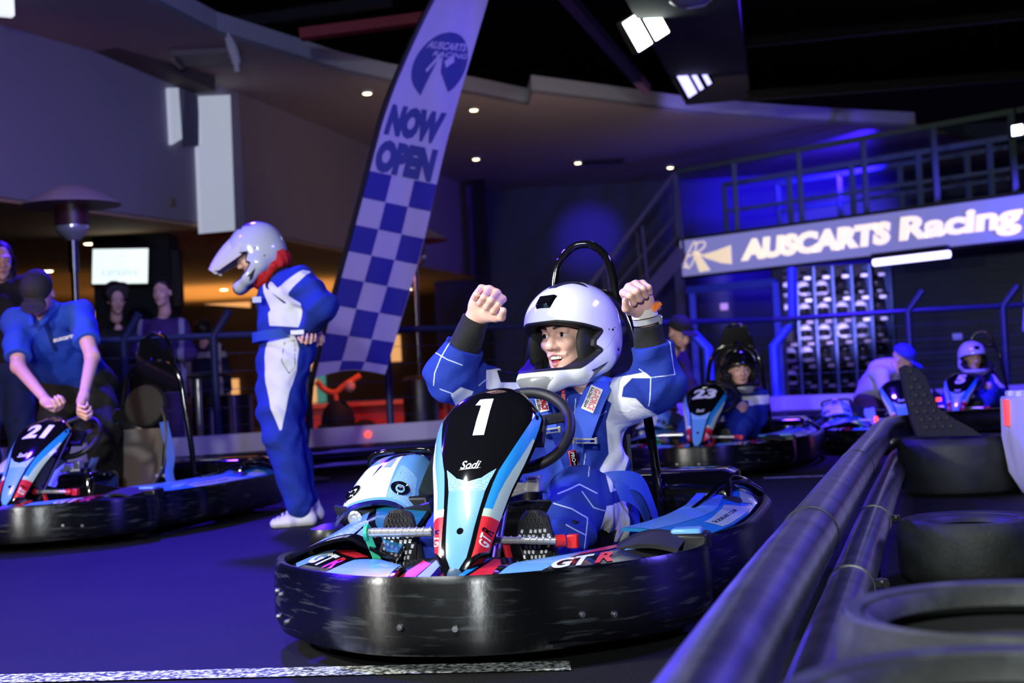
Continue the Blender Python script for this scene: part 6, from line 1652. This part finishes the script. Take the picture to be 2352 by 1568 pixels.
# ---- tyres
M_tyre = mat('old_tyre', (.020, .022, .020), .62, noise=(14, (.055, .062, .052), (1, 1, 1), .50, .78), bump=(60, .4, .003))
M_tyred = mat('dark_tyre', (.010, .012, .010), .6, noise=(9, (.026, .030, .025), (1, 1, 1), .5, .8), bump=(60, .4, .003)); M_tyre_shade = mat('tyre_inside_shade', (.003, .003, .003), .9)  # inside is near black to paint the shade in the tyre holes
def big_tyre(c, r, ri, w, label, nm='tyre', tread=False, grp=None):
    t = MB(); h = w
    rc = r-.018
    t.lathe([(ri+.012, .018), (ri-.002, .030), (ri+.012, .040), (rc, .050), (rc, h-.050), (ri+.012, h-.040), (ri-.002, h-.030), (ri+.012, h-.018)], 72, None, 1, cap=False)
    prof = [(ri-.002, h-.030), (ri+.004, h-.020), (ri+.014, h-.010), (ri+(r-ri)*.30, h-.006), (ri+(r-ri)*.36, h-.012), (ri+(r-ri)*.42, h-.004), (ri+(r-ri)*.72, h), (ri+(r-ri)*.78, h-.007), (ri+(r-ri)*.84, h-.004), (r-.006, h-.022), (r, h-.045), (r, .045), (r-.006, .022), (ri+(r-ri)*.7, .0), (ri+.012, .018)]
    t.lathe(prof, 72, None, cap=False); o = t.build(nm, [M_tyre if r > .23 and r < .3 else M_tyred, M_tyre_shade]); o.location = c
    tag(o, label, 'tyre', grp); return o
cA = G(2355, 1628, .39); cB = G(2340, 1388, .39); cC = G(2225, 1186, .20); cD = G(2497, 1181, .20)
dAB = Vector((cB.x-cA.x, cB.y-cA.y)); 
big_tyre(Vector((cA.x, cA.y, .195)), .238, .176, .212, 'worn black tyre in the bottom right corner, nearest of all and top of its pair')
big_tyre(Vector((cA.x, cA.y, 0)), .238, .176, .195, 'black tyre lying on the floor under the nearest tyre in the bottom right corner')
big_tyre(Vector((cB.x, cB.y, .195)), .238, .176, .195, 'worn black tyre at the right edge behind the nearest one, top of its pair')
big_tyre(Vector((cB.x, cB.y, 0)), .238, .176, .195, 'black tyre on the floor under the second tyre from the camera')
big_tyre(Vector((cC.x, cC.y, 0)), .225, .12, .20, 'dark smooth tyre flat on the floor beside the steel pipes, third from the camera')
big_tyre(Vector((cD.x, cD.y+.02, 0)), .225, .12, .20, 'dark tyre at the right edge beside the third one, only its rim in view')
p = W(2197, 1000, 7.45); big_tyre(Vector((p.x, p.y, 0)), .305, .16, .295, 'wide flat black tyre on the floor under the dimpled rubber flap')
for c_, nm_ in ((cA, 'nearest tyre pair'), (cB, 'second tyre pair')):
    m = MB(); m.lathe([(.0, .33), (.155, .33), (.155, .01), (.0, .01)], 32); o = m.build('tyre_shade_plug', M_tyre_shade); o.location = (c_.x, c_.y, 0); tag(o, 'black plug added to darken the hole of the %s' % nm_, 'shade plug')  # plug added only to keep the tyre holes dark
# dimpled rubber flap standing on it
fl = [(2064, 846), (2078, 838), (2106, 846), (2128, 866), (2142, 905), (2160, 938), (2200, 964), (2240, 984), (2264, 1001), (2106, 1002), (2092, 970), (2078, 915)]
F0 = W(2150, 1000, 7.35); X_ = Vector((1, .12, 0)).normalized(); m = MB()
pts = []
for x, y in fl:
    q = W(x, y, 7.35); pts.append(((q-F0).dot(X_), q.z-.295))
A2 = np.array(pts)
bend = lambda a, z: .05*sin((a+.2)*4)
outl = [Vector((a, z)) for a, z in pts]
def fsurf(a, z): return Vector((F0.x, F0.y, .295))+X_*a+Vector((0, bend(a, z)-.03, z))
m.decal(fsurf, pts, 0.0, 0, .03); nfront = len(m.v)
m.decal(lambda a, z: fsurf(a, z)+Vector((0, .045, 0)), pts, 0.0, 0, .03)
n = len(pts); dens = []
for i in range(n):
    a = Vector(pts[i]); c = Vector(pts[(i+1) % n]); k = 8
    for t in range(k): dens.append(a.lerp(c, t/k))
K = len(dens); m.add([fsurf(*q) for q in dens]+[fsurf(*q)+Vector((0, .045, 0)) for q in dens], [(i, (i+1) % K, K+(i+1) % K, K+i) for i in range(K)])
for j in range(9):
    for i in range(12):
        a = -.22+.047*i+(.023 if j % 2 else 0); z = .02+.042*j
        if poly_sd(np.array([[a, z]]), A2)[0] < -.019:
            T = Matrix.Translation(fsurf(a, z)+Vector((0, -.001, 0))) @ Matrix.Rotation(pi/2, 4, 'X')
            m.lathe([(.017, -.001), (.015, .004), (.012, .0045), (.010, .001), (.0, -.001)], 14, T, cap=False)
m.v = [tuple(Vector(v)-Vector((F0.x, F0.y, .295))) for v in m.v]
o = m.build('rubber_flap', mat('dimpled_rubber', (.022, .024, .020), .6)); o.location = (F0.x, F0.y, .295); tag(o, 'upright curved black rubber flap with round dimples on the wide tyre', 'rubber mat')
# white plastic barrier at the right edge
q = W(2345, 985, 6.9); wb = empty('plastic_barrier', (q.x, q.y, 0), 0, 'white ribbed plastic barrier block cut by the right edge, steel bolt on its corner', 'barrier')
m = MB(); prof = [(0, .50), (-.005, .30), (.02, .12), (.09, 0), (1.2, 0), (1.2, .50)]
m.prism(prof, -.28, .28, Matrix(((1, 0, 0, 0), (0, 0, 1, 0), (0, 1, 0, 0), (0, 0, 0, 1)))); m.build('block', mat('white_plastic', (.72, .71, .74), .5, noise=(5, (.45, .44, .48), (1, 1, .3), .55, .75)), wb, bevel=.012)
for k in range(5):
    m = MB(); m.box((.62, -.23+.115*k, .512), (1.2, .06, .03)); m.build('top_rib', MATS['white_plastic'], wb, bevel=.008)
m = MB(); m.cyl((-.05, -.26, .33), (.03, -.26, .33), .022, n=8); m.cyl((-.03, -.26, .33), (-.022, -.26, .33), .036, n=18); m.box((-.02, -.27, .35), (.06, .06, .05)); m.build('bolt', M_steel, wb)
m = MB(); m.box((-.012, .16, .42), (.012, .05, .13)); m.build('red_lit_side', mat('red_side_glow', (.8, .1, .1), .4, emit=((1, .08, .06), .7)), wb)  # glowing strip stands in for red light falling on the left side
# small red lamps
M_redl = mat('red_lamp', (1, .1, .05), .4, emit=((1.0, .05, .03), 3.0))
for (px, py, d, sz, lb) in [(2013, 975, 10.55, (.022, .02, .12), 'upright red light strip on the corner of the kart beside the flap'), (838, 996, None, (.055, .03, .055), 'small round red lamp on the white kickboard under the flag'), (2059, 941, 11.0, (.025, .02, .045), 'tiny red lamp on the kart behind the flap'), (2156, 917, 12.55, (.04, .02, .03), 'tiny red lamp on the nose of the far kart')]:
    if d is None:
        c, dd = on_barrier(px, -.025); c.z = .30; m = MB(); T = Matrix.Translation(c) @ Matrix.Rotation(pi/2, 4, 'X'); m.lathe([(0, .022), (.018, .018), (.028, .0), (.028, -.01)], 18, T)
    else: m = MB(); m.box(W(px, py, d), sz)
    tag(m.build('red_lamp', M_redl), lb, 'lamp')

# ---- feather flag
FL = [(0, 724, 868, 884, 860), (.04, 733, 830, 892, 838), (.12, 752, 750, 908, 775), (.25, 786, 630, 945, 660), (.38, 817, 515, 976, 547), (.50, 846, 405, 1000, 437), (.60, 868, 320, 1020, 350), (.70, 891, 240, 1042, 266), (.80, 925, 155, 1070, 172), (.90, 962, 72, 1096, 84), (1.0, 1003, -10, 1122, -2), (1.12, 1058, -100, 1150, -96)]
FA = np.array(FL)
def flagsurf(u, v):
    v_ = min(max(v, 0), 1.12); lx, ly, rx, ry = [np.interp(v_, FA[:, 0], FA[:, k]) for k in range(1, 5)]
    # smooth a little along the height
    e_ = .05; lx = (lx+np.interp(v_-e_, FA[:, 0], FA[:, 1])+np.interp(v_+e_, FA[:, 0], FA[:, 1]))/3 if .06 < v_ < 1.05 else lx
    rx = (rx+np.interp(v_-e_, FA[:, 0], FA[:, 3])+np.interp(v_+e_, FA[:, 0], FA[:, 3]))/3 if .06 < v_ < 1.05 else rx
    sag = -14*sin(pi*u)*max(0, 1-v_/.08)
    d = 11.0+.035*sin(u*7+v_*9)*u+.02*sin(v_*40)*(u*(1-u))
    return W(lx+(rx-lx)*u, ly+(ry-ly)*u+sag, d)
fb = W(724, 868, 11.0); foot = Vector((W(690, 1000, 11.0).x, 11.0, 0)); flag = empty('feather_flag', foot, 0, 'tall curved feather flag with blue and white checks and the words NOW OPEN', 'flag')
fs_ = lambda u, v: flagsurf(u, v)-foot
M_fw = mat('flag_white', (.27, .24, .56), .8, sheen=0); M_fb = mat('flag_blue', (.003, .002, .26), .8); M_fd = mat('flag_ink', (.015, .02, .22), .8)
m = MB(); m.grid(fs_, 18, 90, 0)
m.v = list(m.v)
R0, R1 = .0, .515; nr = 8
for j in range(nr):
    for i in range(3):
        if (i+j) % 2 == (1 if nr % 2 else 0) ^ 1 ^ 1: pass
        top_v = R1-j*(R1/7.55); bot = max(0.002, top_v-R1/7.55)
        if bot >= top_v-.004: continue
        if (i+j) % 2 == 0: m.decal(fs_, [(i/3+.003, bot), ((i+1)/3-.003, bot), ((i+1)/3-.003, top_v), (i/3+.003, top_v)], -.004, 1, .03); m.decal(fs_, [(i/3+.003, bot), ((i+1)/3-.003, bot), ((i+1)/3-.003, top_v), (i/3+.003, top_v)], .004, 1, .03)
for s_o in (-.005, .005):
    m.text_on('NOW', fs_, (.47, .660), (.50, 0), (0, .088), s_o, 2, bold=.085, sx=.52); m.text_on('OPEN', fs_, (.47, .560), (.52, 0), (0, .088), s_o, 2, bold=.085, sx=.55)
    circ = [(.55+.42*cos(t), .820+.085*sin(t)) for t in np.linspace(radians(-52), radians(232), 40)]
    m.decal(fs_, circ[:1]+circ[1:]+[(.42, .735), (.49, .83), (.55, .84), (.60, .80)], s_o, 2, .04)
    m.text_on('AUSCARTS', fs_, (.56, .868), (.115, 0), (0, .020), s_o*1.5, 0, bold=.03, shear=.2, sx=.85); m.text_on('RACING', fs_, (.66, .846), (.10, 0), (0, .013), s_o*1.5, 0, bold=.02, shear=.2, sx=1.1)
    m.decal(fs_, [(.40, .795), (.52, .84), (.50, .85), (.36, .80)], s_o*1.5, 0); m.decal(fs_, [(.60, .828), (.70, .845), (.76, .83), (.66, .812)], s_o*1.5, 0)
m.build('flag_cloth', [M_fw, M_fb, M_fd], flag, smooth=0)
m = MB(); pole = [Vector((0, .02, .0)), W(712, 915, 11.02)-foot]+[(W(np.interp(v, FA[:, 0], FA[:, 1])-6, np.interp(v, FA[:, 0], FA[:, 2]), 11.0)-foot) for v in (0, .12, .25, .38, .5, .6, .7, .8, .9, 1.0, 1.12)]
m.tube(pole, .022, 8, sub=4); m.build('flag_pole', M_black, flag)
m = MB(); m.lathe([(.22, 0), (.22, .02), (.05, .05), (.03, .12)], 20); m.build('base', M_black, flag)

# ---- patio heaters
def heater(px, d, label):
    p = W(px, 900, d); t = empty('patio_heater', (p.x, p.y, 0), 0, label, 'patio heater')
    m = MB(); m.lathe([(.40, 2.33), (.405, 2.338), (.25, 2.43), (.12, 2.49), (0, 2.51)], 36); m.lathe([(.40, 2.34), (.25, 2.385), (.1, 2.42)], 36, cap=False); m.build('hood', mat('heater_hood', (.62, .45, .5), .4, .35), t)
    m = MB(); m.lathe([(.10, 2.14), (.135, 2.15), (.135, 2.34), (.10, 2.36)], 24); m.build('burner', mat('burner_dark', (.06, .015, .02), .4), t)
    m = MB(); m.lathe([(.05, 2.04), (.12, 2.10), (.137, 2.13), (.137, 2.16)], 24); m.build('burner_cup', M_chrome, t)
    m = MB(); m.cyl((0, 0, .78), (0, 0, 2.10), .030, n=16); m.cyl((0, 0, 1.78), (0, 0, 2.08), .042, n=16); m.build('pole', mat('pole_dark_chrome', (.16, .17, .18), .25, 1.0), t)
    m = MB(); m.lathe([(.22, 0), (.22, .05), (.205, .07), (.205, .76), (.15, .80), (.04, .81)], 28); m.build('gas_housing', mat('housing_dark', (.05, .055, .055), .35, metal=.6), t)
heater(183, 11.7, 'tall patio heater with coppery mushroom hood behind the fence at the left'); heater(966, 16.2, 'farther patio heater behind the fence, partly hidden by the flag')

# ---- screen, dark housing, bar table and the rest behind the fence
p = W(318, 700, 17.3); m = MB(); m.box((p.x, p.y, ZL/2), (.92, .5, ZL-.04)); tag(m.build('dark_column', M_dark, smooth=0), 'wide black column behind the white screen', 'column')
m = MB(); p2 = W(404, 640, 17.25); m.box(p2, (.14, .2, .7)); tag(m.build('loudspeaker', M_black, bevel=.01), 'narrow black loudspeaker on the right side of the black column', 'loudspeaker')
c = W(276, 612, 16.9); tv = empty('television', c, 0, 'bright white television screen showing a car logo, tilted, in front of the black column', 'television')
R = Matrix.Rotation(radians(2.2), 4, 'Y') @ Matrix.Rotation(radians(-6), 4, 'X')
m = MB(); m.box((0, .03, 0), (.70, .05, .47)); m.v = [tuple(R @ Vector(v)) for v in m.v]; m.build('frame', M_black, tv, bevel=.01); m = MB(); m.box((.12, .10, 0), (.2, .14, .12)); m.build('bracket', M_black, tv)
M_scr = mat('screen_glow', (.9, 1, .97), .4, emit=((.88, 1.0, .95), 1.0)); M_scr2 = mat('screen_grey', (.4, .45, .5), .4, emit=((.50, .60, .66), .75)); M_scr3 = mat('screen_blue', (.5, .7, .9), .4, emit=((.60, .82, .95), .85))
m = MB(); m.prism([(-.33, -.205), (-.08, -.205), (-.05, -.19), (.05, -.185), (.09, -.205), (.33, -.205), (.33, .215), (-.33, .215)], 0, .004, R @ Matrix.Translation((0, .002, 0)) @ Matrix.Rotation(pi/2, 4, 'X')); m.build('screen', M_scr, tv, smooth=0)
m = MB(); m.text('carsales', R @ Matrix.Translation((0, -.006, -.06)) @ Matrix.Rotation(pi/2, 4, 'X'), .095, 0, .0, 0, 1.0)
m.build('screen_lettering', M_scr2, tv, smooth=0)
m = MB(); m.tube([R @ Vector(q) for q in [(-.20, -.006, .04), (-.12, -.006, .06), (-.05, -.006, .115), (.08, -.006, .12), (.16, -.006, .07), (.24, -.006, .045)]], .006, 6, sub=5); m.build('screen_car_outline', M_scr3, tv)
p = W(458, 960, 13.5); t = empty('bar_table', (p.x, p.y, 0), 0, 'round high bar table with chrome pedestal behind the fence', 'table')
m = MB(); m.lathe([(.30, .88), (.31, .895), (.30, .91), (0, .912)], 30); m.build('table_top', M_steel, t); m = MB(); m.cyl((0, 0, .02), (0, 0, .88), .034, n=16); m.build('pedestal', M_chrome, t); m = MB(); m.lathe([(.24, 0), (.24, .015), (.05, .04)], 24); m.build('base', M_steel, t)
M_drum = mat('drum_dark', (.05, .03, .07), .3, metal=.7)
for px, d, lb in ((487, 14.2, 'dark metal drum below the racer seen from behind'), (535, 14.6, 'second dark metal drum, right of the first and left of the standing racer')):
    p = W(px, 900, d); m = MB(); m.lathe([(.19, 0), (.20, .02), (.20, .28), (.206, .29), (.20, .30), (.20, .68), (.19, .70), (0, .70)], 28); o = m.build('metal_drum', M_drum); o.location = (p.x, p.y, 0); tag(o, lb, 'drum')
p = W(577, 930, 15.5); t = empty('rope_stanchion', (p.x, p.y, 0), 0, 'rope stanchion with a brass ball left of the standing racer', 'stanchion')
m = MB(); m.cyl((0, 0, 0), (0, 0, .62), .016); m.build('post', mat('post_brown', (.08, .05, .03), .4), t); m = MB(); m.sph((0, 0, .66), .038); m.build('ball', mat('brass', (.8, .5, .2), .25, 1.0), t); m = MB(); m.tube([(0, 0, .58), (-.12, 0, .42), (-.28, 0, .33), (-.4, 0, .36)], .014, 8, sub=4); m.build('rope', mat('red_rope', (.35, .03, .02), .7), t)
# warm lit strips of the shop behind
M_warmp = mat('warm_panel', (.8, .45, .2), .6, emit=((1.0, .50, .18), .75)); M_tealp = mat('teal_panel', (.05, .25, .22), .6, emit=((.10, .35, .30), .5))
for px, py, w, h, mm, lb in [(706, 850, .16, 1.35, M_warmp, 'tall warm lit panel of the shop behind the standing racer'), (672, 850, .10, 1.3, M_tealp, 'teal lit strip left of the warm shop panel'), (728, 860, .16, 1.2, M_tealp, 'teal lit strip right of the warm shop panel'), (905, 800, .13, .50, M_warmp, 'small warm lit panel right of the flag bottom'), (537, 888, .10, .30, M_warmp, 'small warm lit panel above the second metal drum'), (208, 690, .20, .80, M_warmp, 'warm lit panel behind the pole of the left heater')]:
    p = W(px, py, 31.44); m = MB(); m.box(p, (w*2.3, .06, h*1.16)); tag(m.build('light_box', mm, smooth=0), lb, 'light panel')
m = MB(); a = W(440, 690, 30.9); c = W(575, 700, 30.9); m.bar(a, c, .05, .12); tag(m.build('shop_light_strip', M_warmp, smooth=0), 'thin warm light strip on the far shop wall beside the fence post', 'light strip')
m = MB(); a = W(20, 566, 24); c = W(170, 560, 24); m.bar(a, c, .10, .16); tag(m.build('ceiling_light_strip', mat('pale_strip', (.5, .5, .45), .6, emit=((.6, .66, .60), .25)), smooth=0), 'pale horizontal strip under the ceiling left of the heater pole', 'light strip')
# red counter with a stored machine on it
p = W(830, 950, 17.5); t = empty('red_counter', (p.x, p.y, 0), 0, 'low red counter glowing behind the fence under the flag', 'counter')
M_rc = mat('red_counter', (.55, .04, .02), .5)
m = MB(); m.box((-.05, .5, .25), (2.2, .7, .46)); m.build('counter_body', M_rc, t, smooth=0); m = MB(); m.box((-.05, .45, .50), (2.3, .85, .05)); m.build('counter_top', mat('red_top', (.8, .12, .04), .35), t, smooth=0)
m = MB(); m.box((-.1, .1, .10), (2.4, .5, .05)); m.build('foot_shelf', mat('orange_shelf', (.8, .25, .06), .5), t, smooth=0)
p = W(775, 930, 16.3); t = empty('ride_on_machine', (p.x, p.y, 0), 0, 'dark machine with orange handlebars in front of the red counter', 'machine')
m = MB(); m.sph((0, 0, .30), (.20, .16, .28)); m.box((.05, 0, .16), (.55, .3, .28)); m.sph((.30, 0, .18), (.16, .14, .16)); m.build('machine_body', M_matte, t, bevel=.02)
m = MB(); m.tube([(-.22, -.02, .80), (-.14, 0, .70), (-.02, 0, .66), (.10, 0, .74), (.28, .0, .84)], .035, 8, sub=4); m.cyl((-.02, 0, .66), (0, 0, .48), .03); m.build('handlebar', mat('orange_bar', (.9, .16, .04), .5), t)
m = MB(); m.sph((.17, -.12, .72), (.06, .05, .07)); m.build('lamp', mat('lamp_peach', (.8, .4, .25), .4), t)
lamp('red_counter_light', 'SPOT', (-1.2, 15.4, 2.2), (-1.7, 17.6, .45), 130, (1.0, .22, .08), size=.2, spot=75, blend=.7)
p = W(1040, 940, 17.0); m = MB(); m.box((p.x+.25, p.y+1.9, .35), (1.0, .5, .7)); tag(m.build('red_cabinet', M_rc, bevel=.02), 'dim red cabinet behind the fence between the rear heater and kart 1', 'cabinet')
p = W(1068, 900, 14.3); 

# ---- helmet rack under the deck
RD = 24.6
rk_o = Vector((W(1925, 900, RD).x, W(1925, 900, RD).y, 0)); rack = empty('helmet_rack', rk_o, 0, 'tall dark rack with pigeonholes full of helmets under the upper deck', 'rack')
cols = [1811, 1850, 1893, 1937, 1980, 2020]; dv = [1790, 1831, 1872, 1915, 1958, 2000, 2046]
rowz = [W(1850, y, RD).z for y in (660, 711, 761, 811, 862, 908)]
slope = (W(2020, 700, RD).z-W(1811, 700, RD).z)
colx = [W(c, 760, RD).x for c in cols]; dvx = [W(c, 760, RD).x for c in dv]
z0 = rowz[-1]-.22; z1 = rowz[0]+.34
m = MB(); m.box(((dvx[0]+dvx[-1])/2-rk_o.x, .24, (z0+z1)/2), (dvx[-1]-dvx[0], .04, z1-z0)); m.build('back_panel', M_matte, rack, smooth=0)
for x in dvx: m = MB(); m.box((x-rk_o.x, .02, (z0+z1)/2), (.035, .44, z1-z0)); m.build('divider', M_railb, rack, smooth=0)
for z in [r-.175 for r in rowz]+[z1]: m = MB(); m.box(((dvx[0]+dvx[-1])/2-rk_o.x, .03, z), (dvx[-1]-dvx[0], .40, .02)); m.build('shelf', M_matte, rack, smooth=0)
for x in (dvx[0]+.05, dvx[-1]-.05): m = MB(); m.box((x-rk_o.x, .1, z0/2), (.08, .3, z0)); m.build('foot', M_matte, rack, smooth=0)
M_plate = mat('number_plate', (.85, .82, .85), .5); M_plate_shaded = mat('number_plate_shaded', (.30, .24, .26), .5)  # lower-row plates have the weaker light painted into their colour
hp_ = Matrix.Identity(4)
KINDS = {}; lamp('violet_rack_fill', 'SPOT', (rk_o.x-.6, RD-3.2, 1.3), (rk_o.x-.1, RD, 1.75), 1500, (.42, .36, 1.0), size=.15, spot=40, blend=.5)  # unseen lamp added to brighten the rack helmets
def shelf_helmet(kind):
    if kind in KINDS: return copy_tree(KINDS[kind])
    e_ = empty('tmp'); o = helmet(e_, (0, 0, 0), Matrix.Rotation(0, 4, 'Z'), 1.0, 'rack_'+kind, {'white': (.72, .70, .80), 'black': (.006, .006, .008), 'silver': (.35, .36, .42)}[kind], decor=False, h=.011, name='racing_helmet')
    for c in list(o.children): bpy.data.objects.remove(c)
    o.parent = None; bpy.data.objects.remove(e_); o.scale = (.88, .88, .88); KINDS[kind] = o; return o
GRID = ['wwwbbb', 'wwwwwb', '-wwwsb', 'wwbbbb', 'wbbbbb', '-bbbbb']
rn = ['top', 'second', 'third', 'fourth', 'fifth', 'bottom']; cn = ['first', 'second', 'third', 'fourth', 'fifth', 'sixth']
for j, row in enumerate(GRID):
    for i, ch in enumerate(row):
        if ch == '-': continue
        kind = {'w': 'white', 'b': 'black', 's': 'silver'}[ch]; o = shelf_helmet(kind); zf = rowz[j]-.165
        o.location = (colx[i], rk_o.y-.02, zf+.148); o.rotation_euler = (0, 0, rng.uniform(-.5, .5))
        tag(o, '%s helmet in the %s row of the rack, %s column from the left' % (kind, rn[j], cn[i]), 'helmet', 'helmets stored in the rack')
        pm = MB(); pm.box((colx[i]-rk_o.x+.05, -.20, zf+.315), (.11, .01, .05)); pm.build('number_plate', M_plate if j < 2 or (j == 2 and i > 3) else M_plate_shaded, rack, smooth=0)
for px, py, lb in [(1506, 702, 'small violet lit square panel in the dark beside the raised wrist with the watch'), (1663, 704, 'small violet lit square panel above kart 23')]:
    m = MB(); m.box(W(px, py, 27.55), (.15, .05, .13)); tag(m.build('light_box', mat('violet_panel', (.5, .3, .6), .5, emit=((.55, .30, .65), .6)), bevel=.01), lb, 'light panel')
